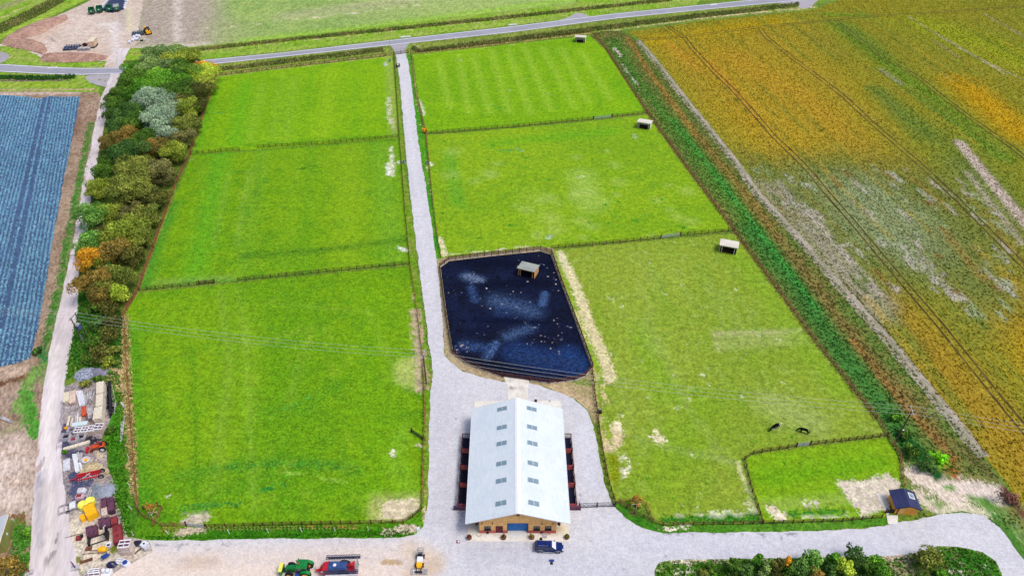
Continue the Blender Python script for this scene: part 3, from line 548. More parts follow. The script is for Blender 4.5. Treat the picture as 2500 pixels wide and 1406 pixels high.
# ---- left: farm track, soil, cabbages
u = P(240, 380)-P(110, 950); TRR = PI/2-math.atan2(u.y, u.x)
M_track = ground_mat('stone_track', C(212, 202, 204), C(198, 188, 188), C(222, 214, 214), 0.05, 0.5, 2.4, 0.2, bump=.3, rot=TRR, stretch=8)
tl = [(290, 118), (283, 150), (268, 190), (246, 240), (232, 300), (218, 370), (203, 440), (190, 520), (176, 600), (160, 680), (140, 770), (122, 850), (106, 950), (94, 1050), (84, 1170), (76, 1300), (70, 1420), (60, 1560)]
tr_ = [(210, 1560), (196, 1420), (178, 1330), (160, 1220), (150, 1130), (150, 1040), (156, 960), (164, 900), (176, 830), (190, 760), (190, 700), (196, 640), (210, 560), (226, 460), (240, 380), (258, 290), (274, 225), (292, 190), (300, 150), (318, 118)]
ts = [r([(240, 250), (205, 440), (170, 640)], .6, C(160, 130, 128), .7), r([(262, 200), (225, 360)], .5, C(160, 136, 132), .6), s([(140, 850), (118, 1050), (112, 1150)], 2.0, C(234, 226, 220), .7), s([(150, 760), (130, 900)], 1.2, C(190, 178, 176), .5), s([(170, 760), (150, 900), (135, 1050)], 1.0, C(196, 186, 184), .5), s([(99, 1160), (102, 1330)], 1.5, C(150, 148, 158), .8), s([(132, 1260), (140, 1320), (138, 1400)], 1.3, C(156, 150, 158), .6), s([(118, 1150), (122, 1400)], 1.0, C(230, 220, 214), .6), r([(105, 1120), (98, 1160)], 1.2, C(170, 160, 165), .6),
      s([(120, 1200), (130, 1400)], 3, C(216, 204, 198), .6), r([(152, 980), (148, 1120)], 1.3, C(160, 150, 158), .7), r([(100, 960), (84, 1160)], .8, C(190, 160, 150), .7), r([(150, 1280), (120, 1380)], .6, C(150, 140, 145), .6), r([(112, 1360), (105, 1400)], 1.5, C(180, 170, 168), .7),
      r([(225, 400), (222, 410)], 1, C(170, 160, 160), .6), r([(190, 560), (186, 640)], .9, C(186, 176, 176), .7), s([(285, 130), (280, 200)], 1.2, C(180, 168, 168), .6)]
sheet('farm_track', tl+tr_, 0.05, M_track, 1.1, ts, jit=.25, step=.6)
M_soil = ground_mat('brown_soil', C(140, 116, 96), C(160, 138, 118), C(110, 100, 76), 0.06, 0.4, 1.8, 0.7, rot=R(-20), stretch=2)
sheet('soil_margin', [(-300, 222), (120, 223), (240, 226), (246, 240), (232, 300), (203, 440), (176, 600), (140, 770), (106, 950), (84, 1170), (72, 1330), (40, 1480), (-300, 1480)], 0.008, M_soil, 1.4, [
    s([(236, 300), (196, 470), (158, 690), (128, 830), (112, 930)], 2.2, C(92, 128, 52), .9), r([(222, 300), (186, 470), (145, 690), (112, 840)], 2.0, C(70, 118, 44), .85), r([(60, 960), (75, 1010), (85, 1060)], 3.0, C(80, 140, 50), .95), r([(90, 900), (60, 960), (40, 1000)], 3.0, C(110, 145, 70), .85), r([(110, 880), (95, 850)], 2, C(60, 116, 60), .9),
    s([(0, 230), (190, 228)], 1.8, C(206, 186, 172), .9), s([(196, 250), (180, 330)], 2, C(120, 92, 80), .8), s([(0, 910), (60, 905)], 3, C(190, 166, 146), .8), r([(0, 935), (60, 920)], 2.0, C(112, 78, 56), .9), s([(0, 1000), (30, 970)], 5, C(160, 140, 126), .7),
    sa([(-200, 1080), (60, 1060), (84, 1100), (76, 1260), (-200, 1260)], 5, C(208, 190, 178), .9), r([(0, 1100), (50, 1110)], 3, C(176, 150, 130), .6), r([(20, 1170), (60, 1180)], 3, C(176, 150, 130), .6), r([(0, 1060), (40, 1040)], 3, C(150, 140, 110), .7), r([(40, 1280), (62, 1320), (50, 1390)], 3.2, C(70, 125, 40), .95), r([(20, 1262), (60, 1262)], 1.5, C(120, 90, 60), .9), r([(68, 1290), (72, 1390)], 1.0, C(150, 120, 100), .8), r([(80, 930), (50, 1000)], 1.5, C(150, 160, 120), .6)], jit=.2)
cab = [(-300, 234), (0, 233), (60, 236), (95, 242), (125, 235), (150, 238), (196, 236), (176, 340), (150, 470), (128, 590), (104, 740), (90, 810), (76, 874), (50, 884), (0, 896), (-300, 905)]
u = P(97, 358)-P(123, 238); CR = math.atan2(u.y, u.x)
M_cab = ground_mat('cabbage_soil', C(74, 96, 130), C(66, 88, 120), C(96, 88, 106), .05, .4, 2, .6, rot=0)
sheet('cabbage_ground', cab, 0.03, M_cab, 1.6, [], jit=.3)

# ---- right: weed strip, ditch, crop field
u = P(1888, 332)-P(1740, 172); RR = math.atan2(u.y, u.x)
M_weed = ground_mat('weed_strip', C(96, 124, 54), C(124, 118, 62), C(76, 114, 48), .05, .3, 1.4, .6, rot=-RR, stretch=.4, bump=.9)
ditch = [(1520, 78), (1557, 100), (1600, 150), (1660, 228), (1710, 290), (1790, 390), (1850, 475), (1930, 560), (2050, 700), (2150, 810), (2250, 930), (2330, 1030), (2400, 1115)]
sheet('weed_strip', [(1446, 82), (1480, 76)]+ditch+[(2450, 1180), (2560, 1330), (2600, 1500), (2560, 1440), (2480, 1340), (2440, 1288), (2400, 1258), (2350, 1249), (2290, 1255), (2235, 1268), (2235, 1220), (2203, 1185), (2195, 1112), (2165, 1062), (2140, 1022), (1990, 832), (1795, 567), (1690, 425), (1582, 277), (1476, 117)], 0.014, M_weed, 1.2, [
    s([(1495, 100), (1550, 200), (1630, 290), (1745, 430), (1835, 560)], 6.0, C(78, 134, 48), .85), s([(1835, 560), (1945, 700), (2045, 850), (2140, 970), (2220, 1090)], 7.0, C(58, 122, 50), .9), r([(1640, 290), (1850, 560), (2000, 760)], 2.0, C(60, 150, 60), .7),
    s([(1530, 90), (1580, 170), (1640, 250), (1700, 330)], 2.2, C(176, 128, 62), .7), s([(1700, 330), (1800, 450), (1900, 580)], 3, C(150, 120, 60), .7), s([(1900, 580), (2050, 780), (2200, 960), (2300, 1080)], 3.4, C(132, 112, 62), .8), r([(2080, 830), (2200, 980), (2330, 1120)], 2.2, C(150, 112, 60), .7),
    r([(1500, 118), (1515, 138)], 2.0, C(222, 208, 196), .95), r([(1520, 160), (1555, 205)], 1.4, C(190, 180, 170), .8), r([(1500, 90), (1560, 150)], 1.3, C(90, 130, 50), .7), r([(1480, 90), (1530, 170), (1600, 270)], 1.2, C(140, 120, 80), .7),
    r([(2200, 1060), (2260, 1130), (2290, 1170)], 3.5, C(26, 84, 34), .95), r([(2285, 1110), (2300, 1128)], 2.6, C(120, 190, 30), .98), r([(2245, 1160), (2300, 1190), (2330, 1215)], 5.0, C(216, 200, 184), .95), r([(2350, 1190), (2430, 1205)], 4.5, C(210, 196, 184), .95), r([(2240, 1215), (2300, 1245), (2400, 1250)], 3.5, C(196, 190, 160), .8), s([(2330, 1230), (2440, 1270)], 5, C(120, 150, 80), .6), r([(2300, 1185), (2340, 1200)], 1.8, C(96, 140, 60), .95), r([(2270, 1220), (2290, 1235)], 1.5, C(96, 140, 60), .9), r([(2380, 1215), (2420, 1235)], 2.2, C(96, 140, 60), .95), r([(2340, 1185), (2420, 1195)], 2.6, C(206, 192, 180), .9), r([(2240, 1200), (2280, 1240)], 2.2, C(206, 190, 172), .8), r([(2300, 1210), (2380, 1240)], 2.5, C(190, 180, 150), .6),
    s([(2400, 1230), (2460, 1300), (2540, 1420)], 4, C(60, 120, 40), .8), r([(2420, 1200), (2500, 1320)], 3, C(120, 150, 90), .5), s([(2350, 1090), (2420, 1160)], 3, C(110, 100, 60), .8), s([(2235, 1268), (2300, 1250)], 2, C(110, 130, 40), .9), r([(2210, 1275), (2225, 1272)], 1.5, C(180, 170, 160), .6), r([(2320, 1130), (2330, 1160)], 2.5, C(150, 100, 40), .8), r([(2450, 1190), (2500, 1260)], 2, C(100, 70, 50), .8)], jit=.3)
M_bar = ground_mat('ditch_silt', C(166, 156, 142), C(142, 138, 116), C(186, 178, 168), .1, .5, 1.8, .6, rot=-RR, stretch=.4)
band('ditch_silt', ditch[1:], 1.5, 0.03, M_bar, .35, 1.4, [r([(1600, 150), (1710, 290), (1850, 475)], .9, C(110, 120, 70), .6), r([(2150, 810), (2330, 1030)], .8, C(112, 106, 70), .6)], step=.6)
M_crop = ground_mat('crop', C(136, 136, 40), C(146, 138, 36), C(112, 128, 44), .018, .16, 1.25, 1.05, rot=-RR, stretch=0.22, thr=(.5, .64), bump=1.0, bd=.3)
crop = [(1530, 78), (1720, 52), (1985, 26), (2020, 10), (2250, -60), (2700, -110), (3300, -110), (3500, 700), (3000, 1500), (2760, 1500), (2600, 1310), (2500, 1240), (2405, 1110), (2336, 1024), (2256, 924), (2156, 804), (2056, 694), (1936, 554), (1856, 469), (1796, 384), (1716, 284), (1666, 222), (1606, 144), (1563, 96)]
T1 = [(1628, 62), (1672, 94), (1688, 116), (1740, 172), (1792, 222), (1840, 276), (1888, 332), (1936, 378), (1976, 418), (2016, 468), (2080, 540), (2180, 660), (2300, 800), (2420, 950), (2560, 1120)]
T2 = [(1856, 72), (1872, 92), (1932, 140), (1992, 184), (2060, 236), (2124, 296), (2188, 352), (2240, 396), (2340, 490), (2440, 590), (2600, 750)]
T3 = [(2040, 50), (2092, 92), (2156, 140), (2240, 188), (2300, 236), (2380, 296), (2460, 352), (2560, 430)]
T4 = [(2216, 40), (2300, 92), (2400, 148), (2492, 192), (2620, 270)]
T5 = [(2400, 34), (2500, 88), (2640, 170)]
XC = [(1564, 98), (1676, 90), (1860, 66), (2012, 52), (2100, 42), (2300, 30), (2500, 16), (2700, 0)]
cs = [sa([(1560, 90), (1840, 60), (1960, 70), (2060, 200), (2120, 330), (1960, 390), (1830, 380), (1700, 250)], 16, C(182, 148, 38), .5), s([(1700, 130), (1900, 330), (2040, 480)], 22, C(172, 142, 34), .6), s([(1800, 140), (2000, 270), (2180, 430)], 16, C(182, 142, 42), .45), s([(1600, 100), (1900, 50)], 12, C(176, 150, 20), .7), s([(2050, 60), (2200, 180), (2450, 380)], 10, C(96, 134, 36), .8), s([(2140, 220), (2260, 330)], 8, C(92, 124, 50), .7),
      s([(2250, 60), (2500, 150), (2700, 200)], 26, C(146, 156, 30), .8), s([(2350, 200), (2500, 330)], 14, C(190, 148, 14), .8), s([(2150, 720), (2350, 950), (2550, 1180)], 15, C(160, 128, 38), .8), s([(2450, 700), (2600, 900)], 20, C(180, 140, 20), .8),
      s([(2000, 430), (2130, 560), (2300, 640)], 20, C(124, 138, 74), .85), s([(2100, 470), (2250, 560)], 14, C(152, 156, 124), .7), s([(1860, 420), (2000, 600), (2200, 840)], 9, C(112, 124, 54), .8), s([(2200, 500), (2400, 700)], 14, C(120, 128, 56), .75), s([(1920, 470), (2060, 640), (2150, 740)], 7, C(164, 154, 136), .75), s([(2350, 400), (2500, 560)], 9, C(130, 134, 80), .8),
      s([(1850, 380), (1950, 500), (2100, 680), (2250, 870), (2380, 1040)], 2.5, C(110, 126, 44), .7), r([(2342, 348), (2400, 420), (2500, 540), (2560, 600)], 4.0, C(186, 170, 156), .9), r([(2360, 420), (2500, 600)], 2.5, C(170, 160, 140), .7), r([(1960, 500), (2060, 620), (2150, 720)], 2.6, C(182, 172, 160), .65), r([(1900, 440), (1940, 500)], 2.0, C(170, 162, 150), .6),
      r([(2200, 600), (2330, 720)], 3.5, C(170, 168, 150), .6), r([(2300, 560), (2400, 680)], 4, C(160, 120, 60), .5), r([(2230, 440), (2330, 520)], 4, C(140, 120, 50), .55), r([(2400, 520), (2500, 640)], 3, C(150, 120, 60), .5),
      r([(2280, 100), (2340, 140)], 2.5, C(150, 140, 100), .6), r([(2150, 170), (2200, 205)], 3.0, C(150, 146, 130), .6), r([(2300, 92), (2460, 184)], 1.4, C(196, 184, 160), .8), r([(2402, 34), (2500, 90)], 1.2, C(190, 180, 150), .7), r([(2250, 150), (2330, 200)], 1.2, C(150, 140, 90), .6),
      s([(1640, 110), (1700, 170)], 6, C(194, 146, 44), .5), s([(1730, 150), (1850, 290)], 3, C(192, 136, 48), .5), r([(1562, 98), (1670, 236), (1790, 384)], 1.0, C(80, 78, 40), .7), r([(2060, 690), (2256, 920), (2400, 1100)], 1.2, C(86, 84, 40), .7), s([(2020, 36), (2120, 40)], 4, C(112, 150, 40), .8)]
ZP = [(1800, 380), (1900, 400), (2060, 380), (2200, 400), (2330, 420), (2480, 560), (2520, 760), (2400, 800), (2300, 720), (2180, 720), (2060, 670), (1960, 570), (1850, 450)]
cs += [sa(ZP, 14, C(108, 120, 56), .85), sa([(1990, 440), (2120, 430), (2260, 520), (2300, 620), (2200, 640), (2080, 580)], 10, C(140, 152, 112), .7), sa([(1840, 440), (1900, 450), (2010, 570), (2120, 690), (2180, 780), (2130, 790), (2040, 680), (1930, 550)], 4, C(160, 152, 134), .7), sa([(2200, 250), (2330, 330), (2480, 430), (2560, 560), (2400, 480), (2240, 340)], 8, C(104, 126, 44), .7)]
for i in range(260):
    x = random.uniform(1840, 2500); y = random.uniform(370, 830)
    if not inside(np.array([[x, y]]), ZP)[0]: continue
    p = P(x, y); L = random.uniform(-7, 7)
    cs.append(('X', p, p+Vector((math.cos(RR), math.sin(RR), 0))*L, random.uniform(.8, 2.2), random.choice((C(168, 168, 150), C(150, 160, 124), C(176, 166, 156), C(92, 112, 44), C(130, 104, 50), C(140, 156, 110))), random.uniform(.55, .85)))
for i in range(280):      # drilled bands along the rows
    q = random.random(); base = Vector((random.uniform(60, 330), random.uniform(60, 380), 0)); L = random.uniform(20, 70); e = Vector((math.cos(RR), math.sin(RR), 0))
    cs.append(('W', base, base+e*L, random.uniform(.7, 1.6), random.choice((C(86, 108, 34), C(110, 122, 44), C(176, 152, 50), C(130, 120, 50), C(96, 126, 50))), random.uniform(.3, .7)))
def w2p(p):
    d = p-Vector((0, 0, HC)); dep = d.y*cP-d.z*sP; return (CX+F*d.x/dep, CY+F*(-d.z*cP-d.y*sP)/dep)
cs = [('r', [w2p(c[1]), w2p(c[2])], c[3], c[4], c[5]) if c[0] == 'X' else c for c in cs]
cs = [('s', [w2p(c[1]), w2p(c[2])], c[3], c[4], c[5]) if c[0] == 'W' else c for c in cs]
sheet('crop_field', crop, 0.018, M_crop, 1.5, cs, jit=.3, step=1.0)
M_rut = ground_mat('wheel_rut', C(76, 66, 32), C(96, 84, 40), C(130, 118, 80), .1, .5, 1.5, .8)
M_rutp = ground_mat('pale_rut', C(160, 150, 116), C(120, 120, 60), C(180, 170, 140), .1, .3, 1.5, .8)
def offs(pts, d):
    W = PL(pts); o = []
    for i, p in enumerate(W):
        t = W[min(i+1, len(W)-1)]-W[max(i-1, 0)]; t.normalize(); o.append(w2p(p+Vector((-t.y, t.x, 0))*d))
    return o
for T in (T1, T2, T3, XC):
    for d in (-.95, .95): band('wheel_track', offs(T, d), .3, 0.035, M_rut, .14, 2.0, step=1.0)
for T in (T4, T5): band('wheel_track', T, .6, 0.035, M_rutp, .3, 2.0, step=1.0)

# ---- belt floor and storage yard
sheet('belt_floor', [(300, 150), (400, 140), (520, 175), (528, 187), (497, 285), (465, 378), (430, 450), (385, 580), (338, 708), (306, 765), (313, 900), (324, 1060), (336, 1190), (340, 1250), (325, 1310), (300, 1316), (270, 1270), (250, 1180), (240, 1080), (250, 950), (190, 900), (180, 830), (192, 760), (190, 700), (196, 640), (226, 460), (258, 290), (274, 225), (292, 190)], 0.016,
      ground_mat('belt_floor', C(92, 110, 40), C(74, 98, 34), C(120, 116, 60), .1, .4, 1.8, .9), 1.3, [
      r([(526, 190), (495, 285), (465, 375)], 1.0, C(150, 96, 60), .9), r([(464, 380), (430, 455), (385, 578), (340, 700)], 1.2, C(142, 86, 58), .98), r([(340, 705), (305, 760), (302, 800)], 1.4, C(140, 84, 56), .98), r([(303, 770), (308, 900), (320, 1060), (334, 1200)], 2.0, C(178, 156, 110), .95), r([(312, 900), (324, 1060), (337, 1230)], .5, C(130, 74, 44), .9),
      s([(170, 880), (185, 780)], 2.5, C(40, 120, 30), .9), s([(275, 1000), (290, 1150), (310, 1290)], 3.0, C(60, 130, 20), .9), r([(262, 900), (295, 920), (285, 950)], 2.6, C(184, 158, 118), .95), s([(170, 900), (180, 860)], 2, C(50, 130, 40), .9)], step=.5, jit=.2)
sheet('storage_yard', [(145, 950), (200, 925), (270, 935), (286, 990), (262, 1040), (246, 1075), (262, 1100), (260, 1140), (286, 1185), (280, 1210), (300, 1270), (312, 1312), (362, 1318), (372, 1345), (190, 1450), (160, 1400), (150, 1330), (135, 1220), (130, 1130), (132, 1040)], 0.045,
      ground_mat('yard_ground', C(136, 128, 132), C(160, 148, 142), C(112, 108, 120), .1, .5, 2, .7), .9, [
      r([(165, 1040), (160, 1100), (190, 1110)], 2.6, C(74, 74, 96), .95), r([(200, 1070), (240, 1080)], 1.8, C(50, 46, 56), .95), r([(215, 1000), (220, 1025)], 2.0, C(100, 84, 90), .9), r([(180, 1160), (190, 1185), (215, 1180)], 2.0, C(74, 78, 104), .95), r([(180, 1190), (200, 1225)], 2.2, C(80, 84, 110), .95), r([(230, 1195), (245, 1205)], 2.5, C(120, 130, 140), .9), r([(262, 940), (272, 1015)], 1.4, C(24, 24, 34), .98),
      sa([(150, 1270), (215, 1255), (300, 1310), (362, 1320), (370, 1350), (190, 1406), (140, 1400)], 2.5, C(208, 196, 176), .95), r([(165, 1260), (150, 1300)], 1.5, C(150, 146, 160), .6), s([(205, 1250), (190, 1290)], 2, C(204, 194, 170), .8), r([(165, 1390), (180, 1402)], 2.0, C(110, 124, 40), .95), r([(280, 1340), (290, 1330)], 1.8, C(110, 120, 40), .95), r([(175, 1365), (190, 1370)], 1.4, C(120, 120, 50), .8), r([(220, 1135), (232, 1145)], 2.0, C(190, 170, 130), .9), r([(240, 1105), (246, 1120)], 1.5, C(190, 174, 150), .9), r([(160, 1000), (180, 1010)], 1.6, C(170, 160, 160), .8), r([(235, 1300), (255, 1290)], 1.5, C(206, 190, 160), .8), r([(300, 1400), (340, 1380)], 2, C(200, 184, 160), .7), r([(255, 1150), (262, 1165)], 1.5, C(180, 160, 130), .8)], step=.4, jit=.2)
sheet('island_bed', smooth_px([(1598, 1600), (1596, 1392), (1612, 1373), (1640, 1366), (1980, 1362), (2215, 1356), (2290, 1334), (2340, 1334), (2400, 1348), (2432, 1370), (2448, 1406), (2480, 1600)], 1), 0.05,
      ground_mat('island_grass', C(66, 118, 26), C(96, 130, 50), C(170, 166, 130), .1, .5, 2, .9, thr=(.55, .66)), .9, [
      sa([(2300, 1340), (2400, 1352), (2440, 1410), (2300, 1420)], 1, C(40, 104, 22), .8), r([(2340, 1366), (2350, 1375)], .8, C(220, 215, 200), .8), r([(2405, 1380), (2420, 1390)], .8, C(220, 215, 200), .8), r([(2150, 1366), (2240, 1360)], 1.4, C(186, 164, 146), .9), r([(1640, 1370), (1780, 1368)], .8, C(204, 190, 170), .8), r([(1650, 1395), (1690, 1392)], 1.4, C(206, 200, 180), .7), r([(2190, 1395), (2230, 1392)], 2.2, C(150, 140, 110), .8), r([(2320, 1390), (2350, 1400)], .7, C(220, 215, 200), .7)], step=.4, jit=.15)
# ================================================================ materials for things
m_fence = mat('creosoted_timber', C(104, 62, 44), C(58, 36, 34), 0.85, 1.2, amp=.3, lo=.35, hi=.65)
m_fence_o = mat('weathered_timber', C(168, 116, 76), C(116, 76, 54), 0.85, 0.8, amp=.3, lo=.35, hi=.65)
m_black = mat('black_rubber', C(26, 26, 30), rough=.8); m_dark = mat('dark_steel', C(52, 52, 60), C(34, 34, 42), .5, 3, .3)
m_galv = mat('galvanised_steel', C(170, 175, 182), C(140, 145, 155), .5, 3, .3); m_white = mat('white_paint', C(232, 234, 238), rough=.5, amp=.1)
m_cream = mat('cream_paint', C(228, 218, 190), rough=.6, amp=.12); m_pine = mat('pale_timber', C(232, 224, 208), C(212, 196, 172), .8, 1.5, amp=.2, stretch=(4, 1, 1))
m_greyw = mat('grey_timber', C(196, 192, 194), C(160, 154, 158), .85, 1.5, amp=.25); m_purp = mat('dark_red_timber', C(112, 66, 84), C(74, 54, 78), .85, 1.2, amp=.35)
m_redw = mat('red_stained_timber', C(150, 58, 62), C(108, 44, 50), .85, 1.2, amp=.35); m_glass = mat('dark_glass', C(34, 44, 58), rough=.12, spec=.8, amp=.1)
m_red = mat('red_paint', C(206, 34, 44), C(170, 26, 40), .4, 2, spec=.5); m_green = mat('green_paint', C(20, 140, 60), C(16, 112, 50), .35, 2, spec=.5)
m_dgreen = mat('trailer_green', C(24, 112, 76), C(18, 88, 62), .5, 2); m_yell = mat('yellow_paint', C(250, 190, 12), C(236, 170, 10), .45, 2, spec=.5, amp=.08)
m_lyell = mat('pale_yellow_plastic', C(240, 236, 110), C(226, 226, 90), .5, 2, amp=.1); m_orange = mat('orange_paint', C(226, 92, 40), C(190, 72, 34), .5, 2, amp=.2)
m_blue = mat('blue_plastic', C(24, 70, 160), C(20, 50, 120), .45, 3, spec=.5); m_navy = mat('navy_car_paint', C(14, 44, 120), C(10, 30, 92), .22, 1, metal=.2, spec=.6, amp=.12)
m_plast = mat('white_plastic', C(226, 228, 236), C(206, 206, 218), .5, 2, amp=.1); m_rust = mat('rusty_steel', C(130, 86, 62), C(96, 62, 52), .9, 2, amp=.3)
m_brick = mat('red_brick', C(206, 116, 108), C(176, 88, 82), .9, 6, amp=.4, lo=.3, hi=.7)
def board_mat(name, c, c2, period, axis='Z', gap=.06):
    t = NT(name); v = t.coords(0); sx = t.new('ShaderNodeSeparateXYZ'); t.link(v, sx.inputs[0])
    q = t.math('DIVIDE', sx.outputs[axis], period); fr = t.math('FRACT', t.math('ADD', q, 100.0)); fl = t.math('FLOOR', t.math('ADD', q, 100.0))
    wn = t.new('ShaderNodeTexWhiteNoise', noise_dimensions='1D'); t.link(fl, wn.inputs['W'])
    col = t.mix(wn.outputs['Value'], c, c2); n = t.noise(1.5, v, 4)
    col = t.mix(1.0, col, t.gray(t.ramp(n, .3, .7, .85, 1.12)), 'MULTIPLY')
    g = t.math('LESS_THAN', fr, gap); col = t.mix(t.math('MULTIPLY', g, .55), col, (0.02, 0.015, 0.01, 1))
    t.link(col, t.b.inputs['Base Color']); t.b.inputs['Roughness'].default_value = .8; t.bump(t.math('SUBTRACT', 1.0, g), .4, .02); return t.m
m_clad = board_mat('larch_cladding', C(238, 188, 120), C(226, 168, 98), .2); m_cladO = board_mat('orange_cladding', C(244, 170, 70), C(232, 150, 56), .18)
def sheet_metal(name, c, c2, period=.33, axis='Y', amp=.1):
    t = NT(name); v = t.coords(0); sx = t.new('ShaderNodeSeparateXYZ'); t.link(v, sx.inputs[0])
    wv = t.math('SINE', t.math('MULTIPLY', sx.outputs[axis], 2*PI/period)); n = t.noise(.25, v, 4, .6)
    col = t.mix(t.ramp(n, .35, .65), c, c2); sp = t.math('FRACT', t.math('ADD', t.math('DIVIDE', sx.outputs[axis], 1.0), 50.0))
    col = t.mix(t.math('MULTIPLY', t.math('LESS_THAN', sp, .05), .12), col, (.2, .25, .3, 1))
    col = t.mix(1.0, col, t.gray(t.ramp(t.noise(2.5, t.coords(0, (1, .3, 1)), 3), .3, .7, 1-amp*.5, 1+amp*.3)), 'MULTIPLY')
    t.link(col, t.b.inputs['Base Color']); t.b.inputs['Roughness'].default_value = .55; t.bump(wv, .05, .02); return t.m
m_roof = sheet_metal('pale_roof_sheet', C(216, 224, 230), C(208, 218, 226)); m_roofg = sheet_metal('grey_roof_sheet', C(160, 166, 156), C(144, 150, 142), .2)
m_roofc = sheet_metal('cream_roof_sheet', C(226, 218, 204), C(212, 204, 190), .2); m_roofn = sheet_metal('navy_roof_sheet', C(42, 50, 96), C(34, 40, 82), .25, 'X')
m_skyl = sheet_metal('rooflight', C(128, 150, 162), C(112, 136, 152), .2); m_ridge = mat('ridge_cap', C(246, 248, 250), rough=.5, amp=.05)

def solve_h(base, topy):
    v = (topy-CY)/F; return HC-base.y*(sP+v*cP)/(cP-v*sP)
# ================================================================ fences
post_me = MB().box((0, 0, .62), (.15, .15, 1.3)).mesh('post', m_fence)
post_o = MB().box((0, 0, .62), (.15, .15, 1.3)).mesh('post', m_fence_o)
def fence(px, label, spacing=2.0, h=1.15, nr=3, mt=None, name='post_and_rail_fence', group=None, pm=None, kick=None):
    mt = mt or m_fence; W = PL(px); o = thing(name, label, 'fence', W[0], 0, group); L0 = W[0]
    tot = []; pts = []
    for a, b in zip(W[:-1], W[1:]):
        k = max(1, round((b-a).length/spacing))
        for j in range(k): pts.append(a.lerp(b, j/k))
    pts.append(W[-1]); order = sorted(range(len(pts)), key=lambda i: pts[i].length); big = set(order[:100])
    rest = MB()
    for i, p in enumerate(pts):
        q = p-L0
        if i in big:
            po = put('post', pm or (post_o if mt is m_fence_o else post_me), o, q, random.uniform(-.1, .1)); po.rotation_euler = (random.uniform(-.03, .03), random.uniform(-.03, .03), random.uniform(-.1, .1)); po.scale = (1, 1, h/1.15*random.uniform(.96, 1.06))
        else: rest.box((q.x, q.y, .6*h), (.15, .15, 1.2*h))
    if rest.v: rest.build('far_posts', mt, o)['kind'] = 'stuff'
    for k in range(nr):
        m = MB(); z = h*(k+1)/nr-.08
        for a, b in zip(pts[:-1], pts[1:]):
            m.bar(a-L0+Vector((0, 0, z+random.uniform(-.02, .02))), b-L0+Vector((0, 0, z+random.uniform(-.02, .02))), .045, .1 if nr < 5 else .14)
        m.build('rail', mt, o)
    if kick:
        m = MB()
        for a, b in zip(W[:-1], W[1:]): m.bar(a-L0+Vector((0, 0, .16)), b-L0+Vector((0, 0, .16)), .06, .26)
        m.build('kickboard', kick, o)
    return o
fence([(528, 186), (700, 166), (962, 135)], 'long dark fence along the road at the top of the north west paddock')
fence([(528, 186), (497, 282), (465, 376)], 'brown fence between the tree belt and the north west paddock', 1.9, mt=m_fence_o)
fence([(465, 376), (430, 452), (385, 575), (340, 705)], 'brown fence between the tree belt and the middle west paddock', 1.9, mt=m_fence_o)
fence([(340, 706), (304, 768), (312, 900), (323, 1060), (333, 1180), (338, 1244), (352, 1262), (397, 1285), (455, 1284)], 'brown fence beside the storage yard, down the west side of the south west paddock', 2.2, mt=m_fence_o)
fence([(467, 377), (585, 367)], 'short fence piece west of the gap between the two upper west paddocks')
fence([(630, 362), (790, 352), (972, 336)], 'longer fence piece east of the gap between the two upper west paddocks')
fence([(340, 710), (523, 692)], 'fence piece reaching from the tree belt toward the gap above the south west paddock')
fence([(582, 686), (760, 668), (1000, 645)], 'long fence from the gap to the drive above the south west paddock')
fence([(962, 137), (975, 335), (989, 520), (1001, 645)], 'thin fence on the west side of the drive beside the two upper paddocks', 2.4)
fence([(1002, 650), (1018, 760), (1033, 880), (1037, 1000), (1034, 1105), (1030, 1243)], 'fence on the west side of the drive beside the south west paddock', 2.0, mt=m_fence_o)
fence([(1030, 1243), (1008, 1262), (985, 1276), (880, 1278), (690, 1282), (505, 1288)], 'brown post and rail fence along the south edge of the south west paddock', 1.8)
fence([(1004, 134), (1015, 230), (1040, 327), (1055, 480), (1068, 580), (1077, 630)], 'thin pale fence on the east side of the drive', 2.4, mt=m_fence_o)
fence([(1003, 132), (1200, 112), (1442, 80)], 'long fence along the road at the top of the striped north east paddock')
fence([(1442, 80), (1478, 118), (1582, 277)], 'fence between the striped paddock and the weedy strip', 1.9, mt=m_fence_o)
fence([(1582, 277), (1690, 427), (1794, 565)], 'fence between the middle east paddock and the weedy strip', 1.9, mt=m_fence_o)
fence([(1794, 565), (1990, 832), (2140, 1022), (2166, 1064), (2196, 1112), (2206, 1188)], 'long fence down the east side of the horses\' paddock to the little shed', 2.2, mt=m_fence_o)
fence([(1040, 328), (1240, 312), (1448, 292)], 'fence under the striped paddock from the drive to the metal gate')
fence([(1495, 287), (1582, 277)], 'short fence from the metal gate to the weedy strip under the striped paddock')
fence([(1347, 607), (1480, 596), (1612, 583)], 'fence running from the arena corner to the gate above the horses\' paddock')
fence([(1662, 576), (1794, 564)], 'short fence east of the gate above the horses\' paddock')
fence([(1978, 1086), (2070, 1076), (2166, 1064)], 'fence right of the gate above the small paddock', 1.8)
fence([(1943, 1091), (1838, 1108), (1817, 1122), (1830, 1182), (1849, 1238), (1860, 1276)], 'fence curving round the left and top of the small paddock', 1.8)
fence([(1502, 1233), (1512, 1228), (1549, 1254), (1594, 1275), (1619, 1283), (1862, 1279), (2055, 1273), (2152, 1264)], 'dark fence along the north side of the drive to the little shed', 1.85)
fence([(1512, 1228), (1544, 1224), (1562, 1226), (1577, 1235), (1594, 1275)], 'short orange brown fence enclosing the staked sapling beside the drive corner', 1.8, mt=m_fence_o)
fence([(1445, 897), (1452, 960), (1462, 1040), (1472, 1110), (1487, 1180), (1502, 1233)], 'brown fence between the barn yard and the horses\' paddock', 1.8)
fence([(352, 1244), (386, 1236), (397, 1243)], 'short broken fence beside the sapling in the south west paddock corner', 1.8)
